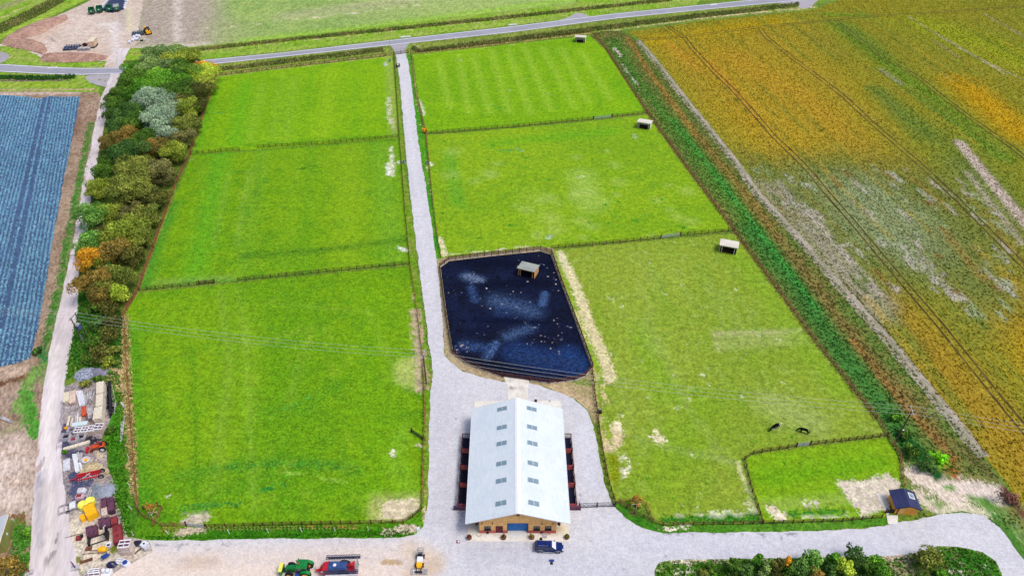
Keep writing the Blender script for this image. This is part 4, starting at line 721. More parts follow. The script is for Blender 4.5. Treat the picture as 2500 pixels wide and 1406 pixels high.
fence([(397, 1243), (375, 1284)], 'orange rails fenced off behind the sapling in the south west paddock corner', 1.8, mt=m_fence_o)
# arena
ar = [(1076, 653), (1097, 638), (1200, 626), (1319, 614), (1344, 622), (1372, 700), (1400, 775), (1422, 835), (1444, 897), (1427, 917), (1401, 928), (1341, 934), (1293, 928), (1226, 919), (1165, 897), (1134, 882), (1107, 861), (1096, 800), (1088, 746)]
M_arena = ground_mat('rubber_arena', C(13, 18, 38), C(18, 28, 58), C(9, 11, 26), .07, .35, 2.6, 1.1, thr=(.5, .62), bump=.5, rag_scale=2.5)
pal = C(62, 90, 136); pal2 = C(34, 56, 98)
asx = [r([(1140, 675), (1172, 684)], 3.0, C(96, 110, 136), .58), r([(1150, 700), (1160, 735)], 2.4, C(50, 74, 116), .55), r([(1210, 735), (1262, 748), (1300, 762)], 4.8, C(60, 80, 114), .54), r([(1130, 845), (1190, 850)], 3.4, C(48, 72, 116), .55), r([(1240, 822), (1292, 802)], 3.2, C(58, 78, 112), .54), r([(1260, 868), (1400, 890)], 5.5, C(32, 50, 86), .58), r([(1330, 715), (1325, 745)], 2, C(60, 86, 130), .55), r([(1190, 872), (1212, 838)], 2.2, C(70, 96, 140), .55), s([(1140, 675), (1170, 685)], 3.2, C(84, 112, 158), .35), s([(1150, 700), (1160, 730)], 2.6, pal2, .35), s([(1210, 735), (1260, 745), (1300, 760)], 5.5, pal, .3), s([(1225, 760)], 4, pal2, .6), s([(1330, 720), (1325, 740)], 2, pal, .6), s([(1140, 840), (1180, 850)], 3.5, pal2, .4), s([(1240, 820), (1290, 800)], 3.5, pal, .3), s([(1190, 870), (1210, 840)], 2.4, pal, .3), s([(1260, 860), (1400, 890)], 6.0, C(28, 54, 104), .85), s([(1390, 860), (1420, 900)], 4, C(28, 56, 104), .8), s([(1140, 640), (1330, 650)], 4, C(6, 12, 36), .9), s([(1170, 695), (1330, 690)], 3, C(6, 12, 36), .9), s([(1160, 780), (1330, 790)], 2.5, C(6, 14, 40), .8), s([(1150, 810), (1190, 800)], 2, C(8, 16, 40), .8)]
def inar(x, y): return inside(np.array([[x, y]]), ar)[0]
for cx, cy, n_, sg in ((1250, 770, 50, 90), (1270, 830, 34, 50), (1355, 830, 36, 22), (1105, 720, 14, 12), (1118, 850, 26, 16), (1300, 640, 22, 25), (1230, 720, 30, 60), (1360, 680, 8, 10), (1150, 690, 12, 25), (1345, 790, 16, 20)):
    for _ in range(n_):
        x = random.gauss(cx, sg); y = random.gauss(cy, sg*.6)
        if inar(x, y): asx.append(r([(x, y)], random.uniform(.2, .34), random.choice((C(190, 172, 166), C(140, 136, 148), C(100, 116, 150))), 1.0))
sheet('arena_surface', ar, .06, M_arena, .42, asx, jit=.0)
af = [(1074, 653), (1096, 636), (1200, 624), (1320, 611), (1347, 620), (1374, 698), (1403, 774), (1425, 834), (1447, 897), (1429, 919), (1402, 930), (1341, 936.5), (1294, 930)]
m_kick = mat('pale_kickboard', C(200, 190, 196), rough=.8)
fence(af, 'dark boarded arena fence round the north and east of the black riding surface', 2.1, 1.45, 5, kick=m_kick)
fence([(1225, 921), (1164, 899), (1133, 884), (1105, 862), (1094, 800), (1086, 746), (1074, 653)], 'dark boarded arena fence along the drive side of the black riding surface', 2.1, 1.3, 5, kick=m_kick)
# ================================================================ gates
def gate(a, b, label, h=1.15, bars=5, m=None, ornate=False, name='field_gate', posts=m_fence):
    A, B = P(*a), P(*b); L = (B-A).length; rz = math.atan2(B.y-A.y, B.x-A.x); m = m or m_galv
    o = thing(name, label, 'gate', A, rz)
    for x in (-.12, L+.12): MB().box((x, 0, .7), (.24, .24, 1.45)).build('post', posts, o)
    f = MB()
    if ornate:
        for x0, x1 in ((0.1, L/2-.08), (L/2+.08, L-.1)):
            for z in (.12, h): f.bar((x0, 0, z), (x1, 0, z), .07)
            for x in (x0, x1): f.bar((x, 0, .1), (x, 0, h+.02), .07)
            n = 4; w = (x1-x0)/n
            for i in range(n):
                cx = x0+w*(i+.5)
                f.tube([(cx+w*.42*math.cos(t), 0, .63+.42*math.sin(t)) for t in [2*PI*k/12 for k in range(13)]], .035, 5, False)
                f.bar((cx-w/2, 0, .63), (cx+w/2, 0, .63), .04)
        MB().box((L/2, 0, .75), (.2, .2, 1.5)).build('post', posts, o)
        f.build('gate_leaf', m, o)
    else:
        for i in range(bars+1): f.bar((0.05, 0, .12+(h-.12)*i/bars), (L-.05, 0, .12+(h-.12)*i/bars), .06)
        for x in (.05, L/2, L-.05): f.bar((x, 0, .1), (x, 0, h), .07)
        f.bar((.05, 0, .12), (L/2, 0, h), .05); f.build('gate_leaf', m, o)
    return o
gate((1450, 292), (1493, 287.5), 'grey metal gate between the striped paddock and the one below it')
gate((1614, 582.5), (1660, 576), 'galvanised gate above the horses\' paddock', m=m_galv)
gate((1945, 1090.5), (1976, 1086.5), 'galvanised gate into the small paddock', m=m_galv)
gate((1415, 1239), (1499, 1236), 'wide dark scrolled double gate beside the barn', 1.35, m=m_dark, ornate=True, name='double_gate', posts=m_dark)
gate((962, 134), (996, 130), 'dark double gate at the road end of the drive', 1.2, m=m_dark, ornate=True, name='double_gate')
gate((1034, 1075), (1006, 1056), 'dark gate standing open inside the south west paddock', m=m_dark)
gate((1227, 920), (1293, 929), 'dark boarded double gate into the arena', 1.3, 6, m=m_fence, name='arena_gate')
gate((458, 1284), (502, 1289), 'grey gate in the south fence of the west paddock', m=m_greyw)
gate((2163, 1252), (2184, 1251), 'small dark garden gate by the little shed', 1.1, 6, m=m_dark, name='garden_gate')
gate((488, 694), (523, 691), 'dark brown gate at the end of the fence above the south west paddock', 1.1, 5, m=m_fence)

# ================================================================ barn
BX, BY = 1.07, 74.15
barn = thing('stable_barn', 'large stable barn with pale metal roof, larch front and blue roller door', 'barn', (BX, BY, 0.1))
hw, ln, ow, ez, rz_, f0, f1 = 7.05, 25.9, 9.42, 4.0, 7.3, -.6, 26.6; kk = (rz_-ez)/ow
ztop = rz_-hw*kk-.12
fw = MB()       # front gable wall with openings: pieces between
def gable_piece(m, x0, x1, z0, z1=None, y0=0.0, t=.18):
    f = lambda x: (rz_-abs(x)*kk-.12)
    if z1 is None:
        pts = [(x0, z0), (x1, z0), (x1, f(x1))] + ([(0, f(0))] if x0 < 0 < x1 else []) + [(x0, f(x0))]
    else: pts = [(x0, z0), (x1, z0), (x1, z1), (x0, z1)]
    n = len(pts); m.add([(x, y0, z) for x, z in pts]+[(x, y0+t, z) for x, z in pts], [tuple(range(n)), tuple(range(n, 2*n))[::-1]]+[(i, (i+1) % n, (i+1) % n+n, i+n) for i in range(n)])
ops = [(-6.17, -4.95, 1.02, 2.3), (-4.05, -2.78, 0, 2.3), (-1.96, 1.93, 0, 3.2), (2.86, 4.06, 1.02, 2.3), (4.97, 6.17, 1.02, 2.3)]
pl = .93; xs_ = [-hw]+[v for o_ in ops for v in o_[:2]]+[hw]
for i in range(0, len(xs_), 2): gable_piece(fw, xs_[i], xs_[i+1], pl)
for x0, x1, z0, z1 in ops:
    gable_piece(fw, x0, x1, z1)
    if z0 > 0: gable_piece(fw, x0, x1, pl, z0)
fw.build('front_wall', m_clad, barn)
for x0, x1 in ((-hw-.02, -4.05), (-2.78, -1.96), (1.93, hw+.02)):
    bk = MB(); gable_piece(bk, x0, x1, 0, pl, -.03, .22); bk.build('brick_plinth', m_brick, barn)
sw = MB()
for sx_ in (-1, 1): sw.box((sx_*(hw-.1), ln/2+.1, ztop/2), (.2, ln-.25, ztop))
for x0, x1 in ((-hw+.2, -2), (2, hw-.2)): gable_piece(sw, x0, x1, 0, None, ln-.1)
gable_piece(sw, -2, 2, 3.2, None, ln-.1); sw.build('side_wall', m_clad, barn)
for sx_ in (-1, 1):
    rf = MB(); z0 = rz_; 
    a = [(0, f0, rz_), (sx_*ow, f0, ez), (sx_*ow, f1, ez), (0, f1, rz_)]
    rf.add(a+[(x, y, z-.1) for x, y, z in a], [(0, 1, 2, 3), (7, 6, 5, 4), (0, 4, 5, 1), (1, 5, 6, 2), (2, 6, 7, 3), (3, 7, 4, 0)])
    ro = rf.build('roof', m_roof, barn)
    for yy in (f0-.03, f1+.03): MB().bar((0, yy, rz_-.06), (sx_*ow, yy, ez-.06), .05, .22).build('bargeboard', m_white, ro)
    MB().tube([(sx_*(ow+.06), f0, ez-.08), (sx_*(ow+.06), f1, ez-.08)], .08, 6).build('gutter', m_white, ro)
rc = MB()
for sx_ in (-1, 1):
    a = [(0, f0-.06, rz_+.09), (sx_*.5, f0-.06, rz_+.06-.5*kk), (sx_*.5, f1+.06, rz_+.06-.5*kk), (0, f1+.06, rz_+.09)]
    rc.add(a+[(x, y, z-.06) for x, y, z in a], [(0, 1, 2, 3), (7, 6, 5, 4), (0, 4, 5, 1), (1, 5, 6, 2), (2, 6, 7, 3), (3, 7, 4, 0)])
rc.build('ridge_cap', m_ridge, barn)
m_skf = mat('rooflight_frame', C(206, 218, 226), rough=.5)
for py in (998, 1043, 1082, 1131, 1173, 1228):
    for sg, px in ((-1, 1224.5+(1130-py)*.012), (1, 1301-(1130-py)*.022)):
        d_ = ray(px, py); zr = rz_+.1
        t_ = (zr-HC + sg*kk*BX)/(d_.z+sg*kk*d_.x); X_ = d_.x*t_-BX; Y_ = d_.y*t_-BY; Z_ = zr-abs(X_)*kk
        sk_ = put('rooflight', MB().box((0, 0, 0), (2.2, 1.1, .06)).mesh('rooflight', m_skf), barn, (X_, Y_, Z_-.06)); sk_.rotation_euler = (0, sg*math.atan(kk), 0)
        for q in (-.54, .54): MB().box((q, 0, .035), (.98, .96, .03)).build('pane', m_skyl, sk_)
        if py == 1228 or (py > 1080 and (sg > 0) == (py < 1140)): MB().bar((-.1, .4, .07), (.25, -.3, .07), .05).build('prop', m_white, sk_)
for x0, x1, z0, z1 in ops:
    if z0 > 0:
        w_ = MB()
        for xx in (x0+.05, (x0+x1)/2, x1-.05): w_.box((xx, .06, (z0+z1)/2), (.1, .1, z1-z0))
        for zz in (z0+.05, z1-.05): w_.box(((x0+x1)/2, .065, zz), (x1-x0, .09, .1))
        wo = w_.build('window', m_dark, barn); MB().box(((x0+x1)/2, .1, (z0+z1)/2), (x1-x0-.1, .03, z1-z0-.1)).build('pane', m_glass, wo)
        MB().box(((x0+x1)/2, -.06, z0-.03), (x1-x0+.15, .16, .06)).build('sill', m_dark, wo)
    elif x0 < -3:
        do = MB().box(((x0+x1)/2, .08, 1.12), (x1-x0-.12, .06, 2.2)).build('door', mat('maroon_door', C(128, 34, 50), C(100, 24, 40), .6, 2), barn)
        f_ = MB(); f_.box((x0+.03, .05, 1.15), (.1, .14, 2.3)); f_.box((x1-.03, .05, 1.15), (.1, .14, 2.3)); f_.box(((x0+x1)/2, .05, 2.26), (x1-x0, .14, .08)); f_.box(((x0+x1)/2, .04, 1.1), (.04, .02, 2.1)); f_.build('door_frame', m_dark, do)
        MB().box((x1-.25, .02, 1.05), (.05, .06, .16)).build('handle', m_galv, do)
    else:
        rd = MB().box(((x0+x1)/2, .5, 1.62), (x1-x0-.1, .08, 3.0)).build('roller_door', board_mat('blue_roller_slats', C(36, 104, 178), C(44, 116, 188), .12, gap=.1), barn)
        f_ = MB(); f_.box((x0+.04, .3, 1.6), (.1, .55, 3.2)); f_.box((x1-.04, .3, 1.6), (.1, .55, 3.2)); f_.box(((x0+x1)/2, .3, 3.24), (x1-x0, .55, .1)); f_.build('door_frame', m_dark, rd)
MB().box((0, -.78, rz_-.42), (.62, .08, .38)).build('gable_vent', m_dark, barn)
for x_ in (-6.5, -4.6, 4.4, 6.4):
    m_ = MB(); m_.box((x_, -.08, 3.35), (.1, .16, .1)); m_.lathe([(.02, .1), (.12, 0), (.1, -.06)], (x_, -.2, 3.3), 8); m_.build('wall_lamp', m_dark, barn)
for x_ in (-7.35, 7.42):
    m_ = MB(); m_.box((x_, -.2, 3.55), (.5, .05, .05)); hb = m_.lathe([(.03, -.3), (.2, -.22), (.28, 0), (.24, .05)], (x_*1.01, -.2, 3.2), 10).build('hanging_basket', m_dark, barn)
    V_ = []
    cm = crown_mesh('flowers', .42, .7, C(60, 60, 40), C(120, 40, 50), 120, 5, .12); put('flowers', cm, hb, (x_*1.01, -.2, 3.05))
# side pens
py_ = [P(1127, y).y for y in (1069, 1105.5, 1146, 1189, 1240)]
for sg, ox in ((-1, P(1118, 1240).x), (1, P(1407, 1240).x)):
    x_in = BX+sg*hw; side = 'left' if sg < 0 else 'right'
    for i in range(4):
        y1, y0 = py_[i], py_[i+1]; cx_ = (x_in+ox)/2; wd = abs(ox-x_in); ordn = ('rearmost', 'second from the rear', 'second from the front', 'foremost')[i]
        o = thing('stable_pen', f'black floored pen with brick divider, {ordn} on the {side} of the barn', 'pen', (cx_, (y0+y1)/2, 0), 0, 'turnout pens along the barn')
        L_ = y1-y0
        MB().box((0, 0, .09), (wd-.1, L_-.1, .1)).build('rubber_floor', mat('pen_rubber', C(22, 26, 56), C(14, 16, 40), .8, 3) if i+sg == -1 else bpy.data.materials['pen_rubber'], o)
        bw = MB().box((0, -L_/2, .6), (wd, .3, 1.2)).build('brick_divider', m_brick, o); MB().box((0, -L_/2, 1.23), (wd+.06, .36, .07)).build('coping', m_redw, bw)
        for yy in (-L_/2+.25, 0, L_/2-.2): MB().box((sg*wd/2, yy, .75), (.18, .18, 1.5)).build('post', m_fence, o)
        for z_ in (.35, .75, 1.15, 1.45): MB().bar((sg*wd/2, -L_/2, z_), (sg*wd/2, L_/2, z_), .06, .14).build('rail', m_fence, o)
        g_ = MB()
        for z_ in (.3, .6, .9, 1.2): g_.bar((sg*(wd/2+.18), -L_*.42, z_), (sg*(wd/2+.18), -L_*.05, z_), .05)
        for yy in (-L_*.42, -L_*.05): g_.bar((sg*(wd/2+.18), yy, .2), (sg*(wd/2+.18), yy, 1.25), .06)
        g_.build('pen_gate', m_greyw, o)
        if i == 0:
            e_ = MB()
            for z_ in (.4, .8, 1.2, 1.45): e_.bar((-wd/2, L_/2, z_), (wd/2, L_/2, z_), .05, .12)
            e_.build('end_rails', m_fence, o)
        if i == 3: MB().box((sg*.3, -L_/2-.35, .6), (wd+1.0, .3, 1.15)).build('end_wall', m_purp, o)
# planters
m_soilp = mat('dark_soil', C(60, 44, 36)); 
def planter(px, py, R_, ca, cb, label, name='planter', cat='planter', h=.55):
    o = thing(name, label, cat, P(px, py, .1), 0, None); MB().lathe([(R_*.75, 0), (R_*.95, h*.5), (R_, h), (R_*.88, h), (R_*.86, h*.9)], n=16, cap=True).build('tub', m_rust, o, smooth=False)
    put('plant', crown_mesh('plant', R_*.8, R_*1.5, ca, cb, 150, 6, .11), o, (0, 0, h*.85)); return o
planter(1145.8, 1314, .48, C(90, 30, 50), C(120, 60, 40), 'round tub of dark red flowers at the left front corner of the concrete apron')
planter(1230, 1313.5, .48, C(110, 36, 46), C(70, 90, 40), 'round tub of red and green plants left of the blue roller door')
planter(1298.6, 1313, .48, C(90, 110, 30), C(140, 110, 40), 'round tub of yellow green plants right of the blue roller door')
planter(1384, 1312.5, .48, C(100, 110, 20), C(70, 90, 30), 'round tub of olive plants at the right front corner of the concrete apron')
planter(1191, 1300.5, .27, C(50, 60, 40), C(60, 50, 50), 'small dark pot under the left front window', 'flower_pot', 'pot', .3)
planter(1322, 1300, .3, C(60, 60, 40), C(90, 50, 50), 'small dark pot under the right front windows', 'flower_pot', 'pot', .3)
planter(1308, 981, .3, C(70, 50, 60), C(60, 40, 50), 'small dark pot on the rear edge of the concrete apron', 'flower_pot', 'pot', .35)
for px, py, l in ((1169, 1303.5, 'pale round drain cover at the left of the apron'), (1329, 1307.5, 'grey round drain cover at the right of the apron')):
    o = thing('drain_cover', l, 'drain cover', P(px, py, .1)); MB().lathe([(.42, .01), (.4, .04)], n=20).build('lid', m_greyw if px > 1200 else m_cream, o); MB().lathe([(.5, .005), (.48, .025), (.43, .025)], n=20).build('rim', m_galv, o)
o = thing('utility_box', 'small flat red and white cover on the gravel left of the apron', 'cover', P(1118.7, 1322)); MB().box((0, 0, .06), (.7, .6, .1)).build('base', m_redw, o); MB().box((.1, 0, .13), (.35, .4, .04)).build('lid', m_plast, o)
o = thing('tool_case', 'small open blue case lying on the gravel below the parked car', 'case', P(1347, 1372)); MB().box((0, .28, .12), (.9, .35, .22)).build('base', m_blue, o); MB().box((-.05, -.2, .04), (.5, .55, .06)).build('lid', m_dark, o)
for px, py, l in ((1465, 1006, 'small black box on the paddock fence east of the barn'),):
    o = thing('water_trough', l, 'trough', P(px, py)); MB().box((0, 0, .3), (.6, 1.1, .5), taper=1.08).build('tank', m_black, o); MB().box((0, .35, .56), (.5, .3, .04)).build('lid', m_galv, o)
# ================================================================ field shelters
def shelter(px, py, rz, roof, label, w=4.6, d=3.4, wall=m_pine):
    o = thing('field_shelter', label, 'field shelter', P(px, py), rz)
    hf, hb, t = 2.55, 2.1, .08; m = MB()
    m.box((0, d/2-t/2, hb/2), (w, t, hb)).build('back_wall', wall, o)
    for sx_ in (-1, 1):
        q = MB(); x = sx_*(w/2-t/2); a = [(x-t/2, -d/2, 0), (x-t/2, d/2-t, 0), (x-t/2, d/2-t, hb), (x-t/2, -d/2, hf)]
        q.add(a+[(v[0]+t, v[1], v[2]) for v in a], [(0, 1, 2, 3), (7, 6, 5, 4), (0, 4, 5, 1), (1, 5, 6, 2), (2, 6, 7, 3), (3, 7, 4, 0)]).build('side_wall', wall, o)
    MB().box((0, -d/2+.06, hf-.22), (w-.18, .1, .36)).build('lintel', wall, o)
    for x in (-w/2+.6, w/2-.6)[:2]: MB().box((x, -d/2+.1, hf/2-.15), (.14, .14, hf-.3)).build('post', wall, o)
    sl_ = math.atan((hf-hb)/d); ro = MB().box((0, 0, 0), (w+.5, d+.7, .07)).build('roof', roof, o, (0, -.1, (hf+hb)/2+.1)); ro.rotation_euler = (-sl_, 0, 0)
    MB().box((0, .1, .02), (w-.3, d-.4, .04)).build('floor', m_soilp, o)
def rot2(a, b, z=2.5): u_ = P(*b, z)-P(*a, z); return math.atan2(u_.y, u_.x)
shelter(1290, 668, rot2((1264, 653), (1306.6, 663)), m_roofg, 'open timber shelter with a grey roof standing on the black arena', wall=mat('shelter_timber', C(220, 170, 110), C(196, 140, 84), .8, 2))
shelter(1417, 102, rot2((1401, 93), (1431, 95)), m_roofc, 'cream roofed timber shelter at the top of the striped paddock', wall=m_pine)
shelter(1573, 311, rot2((1553, 302.5), (1586, 308)), m_roofc, 'cream roofed timber shelter in the middle east paddock by the weedy strip')
shelter(1777, 611, rot2((1754, 598), (1798, 606)), m_roofc, 'cream roofed timber shelter at the top of the horses\' paddock')
# ================================================================ little shed bottom right
A, B_ = P(2184, 1255), P(2232.5, 1256); rz = math.atan2(B_.y-A.y, B_.x-A.x)-.06
cshed = thing('garden_shed', 'orange timber shed with navy roof and white skylight by the drive bend', 'shed', (A+B_)/2, rz)
w_, d_, he, hr = 3.9, 3.5, 2.2, 2.95
MB().box((0, d_/2, he/2), (w_, d_, he)).build('wall', m_cladO, cshed)
m = MB(); m.add([(-w_/2, 0, he), (w_/2, 0, he), (0, 0, hr-.05), (-w_/2, d_, he), (w_/2, d_, he), (0, d_, hr-.05)], [(0, 1, 2), (5, 4, 3), (0, 3, 4, 1), (1, 4, 5, 2), (2, 5, 3, 0)]).build('gable', m_cladO, cshed)
for sx_ in (-1, 1):
    ex = w_/2+.45; ez_ = hr-(hr-he)/(w_/2)*ex
    a = [(0, -.35, hr+.06), (sx_*ex, -.35, ez_+.06), (sx_*ex, d_+.3, ez_+.06), (0, d_+.3, hr+.06)]
    ro = MB().add(a+[(x, y, z-.08) for x, y, z in a], [(0, 1, 2, 3), (7, 6, 5, 4), (0, 4, 5, 1), (1, 5, 6, 2), (2, 6, 7, 3), (3, 7, 4, 0)]).build('roof', m_roofn, cshed)
    if sx_ > 0:
        q = MB().box((0, 0, 0), (1.25, 1.3, .06)).build('skylight', m_white, ro, (1.15, 2.4, hr+.14-(hr-he)/(w_/2)*1.15)); q.rotation_euler = (0, math.atan((hr-he)/(w_/2)), 0); MB().box((0, 0, .04), (.9, .95, .03)).build('pane', m_skyl, q)
        MB().tube([(1.9, 1.0, hr-.7), (1.9, 1.0, hr+.1), (2.05, .9, hr+.2)], .07, 8).build('flue', m_galv, ro)
m = MB(); m.bar((0, -.38, hr+.1), (-w_/2-.45, -.38, hr-(hr-he)/(w_/2)*(w_/2+.45)+.08), .05, .2); m.bar((0, -.38, hr+.1), (w_/2+.45, -.38, hr-(hr-he)/(w_/2)*(w_/2+.45)+.08), .05, .2); m.build('bargeboard', m_dark, cshed)
MB().bar((-w_/2+.35, -.04, .1), (-w_/2+.35, -.04, he), .12).build('corner_post', m_fence, cshed)
MB().box((-.9, -.03, 1.0), (.85, .05, 2.0)).build('door', m_clad, cshed)
# bottom-left shed
A = P(8, 1352, 0); sh = thing('metal_shed', 'pale roofed metal shed with olive corrugated end wall at the left edge', 'shed', (P(18, 1345).x, P(18, 1345).y, 0), rot2((7.6, 1342), (26, 1283)))
m = MB(); m.box((2.6, 3.5, 1.5), (5.6, 7, 3.0)).build('wall', sheet_metal('olive_sheet', C(150, 150, 80), C(126, 128, 66), .3, 'X'), sh)
ro = MB().box((0, 0, 0), (6.2, 7.4, .08)).build('roof', sheet_metal('shed_roof', C(190, 194, 200), C(176, 180, 188), .3, 'X'), sh, (2.6, 3.6, 3.1)); ro.rotation_euler = (0, 0, 0)
MB().bar((-.5, -.1, 3.18), (5.7, -.1, 3.18), .1, .16).build('fascia', m_cream, sh)
MB().box((2.5, -.05, 1.7), (.35, .12, .35)).build('wall_lamp', m_white, sh)
# ================================================================ electricity poles and wires
m_pole = mat('pole_timber', C(96, 78, 66), C(70, 58, 54), .9, 2)
def pole(base, topy, label, r_=.15, arm=None):
    Bp = P(*base); h = solve_h(Bp, topy); o = thing('electricity_pole', label, 'pole', Bp)
    MB().tube([(0, 0, -.1), (0, 0, h)], [r_*1.15, r_*.8], 10).build('pole', m_pole, o)
    return o, Bp, h
o1, b1, h1 = pole((203, 835), 776, 'twin leg electricity pole with blue grey transformer beside the farm track')
b1b = P(213, 823)-b1
MB().tube([(b1b.x, b1b.y, -.1), (b1b.x, b1b.y, h1)], [.17, .12], 10).build('pole', m_pole, o1)
wdir = Vector((b1b.x, b1b.y, 0)).normalized()
MB().bar(Vector((0, 0, h1-.2))-wdir*.7, Vector((b1b.x, b1b.y, h1-.2))+wdir*.7, .18).build('cross_arm', m_galv, o1)
tz = h1*.55; c_ = b1b*.5
tr = MB().box((c_.x, c_.y-.1, tz), (1.1, .8, 1.3), math.atan2(b1b.y, b1b.x)).build('transformer', mat('transformer_paint', C(86, 104, 150), C(70, 86, 130), .5, 2), o1); MB().box((c_.x, c_.y-.1, tz+.68), (1.25, .95, .08), math.atan2(b1b.y, b1b.x)).build('lid', m_galv, tr)
for q in (-.3, 0, .3): MB().lathe([(.06, 0), (.1, .1), (.05, .2), (.08, .35)], (c_.x+q, c_.y, tz+.72), 8).build('bushing', m_white, tr)
m = MB(); m.tube([(.18, 0, 0), (.18, 0, 2.6)], .07, 6); m.tube([(.05, -.15, .2), (.05, -.15, 2.2)], .05, 6); m.build('cable_guard', m_galv, o1)
o2, b2, h2 = pole((1041, 937), 866, 'single electricity pole beside the drive west of the arena')
o3, b3, h3 = pole((2184, 1083), 1003, 'single electricity pole in the weedy strip beside the horses\' paddock')
along = (b3-b1).normalized(); perp = Vector((-along.y, along.x, 0))
for o_, h_ in ((o2, h2), (o3, h3)):
    MB().bar(-perp*1.1+Vector((0, 0, h_)), perp*1.1+Vector((0, 0, h_)), .14).build('cross_arm', m_galv, o_)
    for q in (-1.05, 0, 1.05): MB().lathe([(.05, 0), (.09, .08), (.05, .22)], perp*q+Vector((0, 0, h_+.06)), 8).build('insulator', m_white, o_)
MB().box((.15, -.15, h3*.45), (.35, .2, .25)).build('warning_plate', m_white, o3)
m_wire = mat('wire', C(190, 196, 190), rough=.6, amp=.05)
ends = [(b1-along*70+Vector((0, 0, h1))), b1+b1b*.5+Vector((0, 0, h1)), b2+Vector((0, 0, h2+.25)), b3+Vector((0, 0, h3+.25)), b3+along*90+Vector((0, 0, h3))]
for k, (q, l) in enumerate(((1.1, 'northernmost'), (0, 'middle'), (-1.1, 'southernmost'))):
    pts = []
    for a, b in zip(ends[:-1], ends[1:]):
        for j in range(16):
            t = j/16; p = a.lerp(b, t)+perp*q; p.z -= 4*t*(1-t)*min(2.2, (b-a).length*.018); pts.append(p)
    pts.append(ends[-1]+perp*q); o = MB().tube([p-ends[0] for p in pts], .022, 5).build('overhead_wire', m_wire, None, ends[0])
    tag(o, f'thin overhead wire crossing the paddocks, {l} of the three', 'wire', 'overhead wires')
# sign pole at road
Bp = P(954, 129); hh = solve_h(Bp, 100); o = thing('flag_pole', 'thin grey pole with white top beside the road end gate', 'pole', Bp); MB().tube([(0, 0, 0), (0, 0, hh)], .06, 8).build('pole', m_galv, o); MB().box((0, 0, hh), (.5, .1, .45)).build('cap', m_white, o)

# ================================================================ stakes, marker posts, hedge saplings
def multi(first, spots, label, cat, group):
    tag(first, label, cat, group); first.location = spots[0]
    for sp in spots[1:]:
        c = copy_tree(first); c.location = sp; c.rotation_euler = (random.uniform(-.12, .12), random.uniform(-.12, .12), random.uniform(0, 3))
st = empty('marker_post'); MB().box((0, 0, .5), (.12, .06, 1.0)).build('post', m_white, st); MB().box((0, 0, .85), (.13, .07, .12)).build('reflector', m_dark, st)
multi(st, PL([(4, 155.5), (18, 156.5), (32.5, 157.5), (47, 158.5), (158, 165), (175, 165.6), (195, 166)]), 'short white road marker post on the verge at the bend', 'marker post', 'road marker posts')
st = empty('timber_stake'); MB().box((0, 0, .6), (.1, .1, 1.25)).build('stake', m_pine, st); MB().box((0, 0, 1.24), (.08, .08, .08)).build('tip', m_white, st)
dl = []
for a, b in zip(ditch[1:-1], ditch[2:]): dl += [a, ((a[0]+b[0])/2, (a[1]+b[1])/2)]
dl = [p for p in dl if p[1] < 930]
multi(st, PL(dl+[(2259, 961.5), (2302, 1011), (2343.5, 1064), (2391.5, 1119), (2439.6, 1178), (2491, 1240), (1512, 80), (1566, 78)]), 'pale timber stake standing in the silt line beside the crop', 'stake', 'stakes along the silt line')
st = empty('hedge_stake'); MB().box((0, 0, .6), (.09, .09, 1.25)).build('stake', m_white, st); MB().box((0, 0, .03), (.16, .16, .06)).build('foot', m_pine, st)
multi(st, PL([(655, 1299), (737, 1297), (818, 1295), (899, 1293), (411, 1303), (325, 1306), (317, 1187), (321, 1242), (316, 1120), (560, 1301)]), 'slim white stake standing in the grass verge of the south west paddock', 'stake', 'white stakes in the verge')
sp_ = empty('hedge_sapling'); MB().tube([(0, 0, 0), (.02, 0, .5)], .03, 5).build('guard', m_cream, sp_); put('leaves', crown_mesh('leaves', .24, .5, C(130, 150, 60), C(160, 170, 90), 24, 3, .11), sp_, (0, 0, .3))
spots = []
for i in range(104):
    for y0 in (1291.5, 1297):
        x = 402+i*4.6+random.uniform(-.6, .6); y = y0-(x-400)*.0088
        if (i+int(y0)) % 2 and not 440 < x < 500: spots.append(P(x, y))
multi(sp_, spots, 'tiny hedge sapling in a pale guard along the south verge', 'sapling', 'hedge saplings in two rows')
# staked saplings
def sapling(px, py, h, label, ca=C(170, 110, 50), cb=C(140, 130, 60), cage=True):
    o = thing('staked_sapling', label, 'sapling', P(px, py)); MB().tube([(0, 0, 0), (.05, 0, h*.6), (0, .05, h)], [.05, .04, .02], 6).build('trunk', BARK, o)
    put('crown', crown_mesh('crown', h*.36, h*.7, ca, cb, 260, 12, .14), o, (0, 0, h*.32))
    if cage:
        f_ = MB(); f_.bar((-.9, 0, 1.0), (.9, .1, 1.0), .09); f_.bar((0, -.6, .9), (.1, .8, 1.1), .08)
        for x_, y_ in ((-.8, 0), (.8, .1), (0, -.5)): f_.bar((x_, y_, 0), (x_, y_, 1.25), .09)
        f_.build('stake_frame', m_cream, o)
sapling(376, 1258, 3.4, 'young brown leaved tree on a white frame in the south west paddock corner')
sapling(1552, 1238, 3.4, 'young brown leaved tree on a white frame inside the fenced corner east of the barn')
sapling(2437, 1222, 3.6, 'young reddish tree on a white frame beside the drive bend', C(130, 80, 80), C(110, 90, 70))
# troughs in paddocks
for px, py, l in ((952, 150, 'grey water trough in the north west paddock by the road'), (986, 398, 'pale water trough across the fence from the drive, middle west paddock'), (1043, 400, 'pale water trough on the east side of the drive')):
    o = thing('water_trough', l, 'trough', P(px, py)); MB().box((0, 0, .3), (.6, 1.5, .5), taper=1.1).build('tank', m_galv, o); MB().box((0, 0, .57), (.5, 1.3, .02)).build('water', m_glass, o)
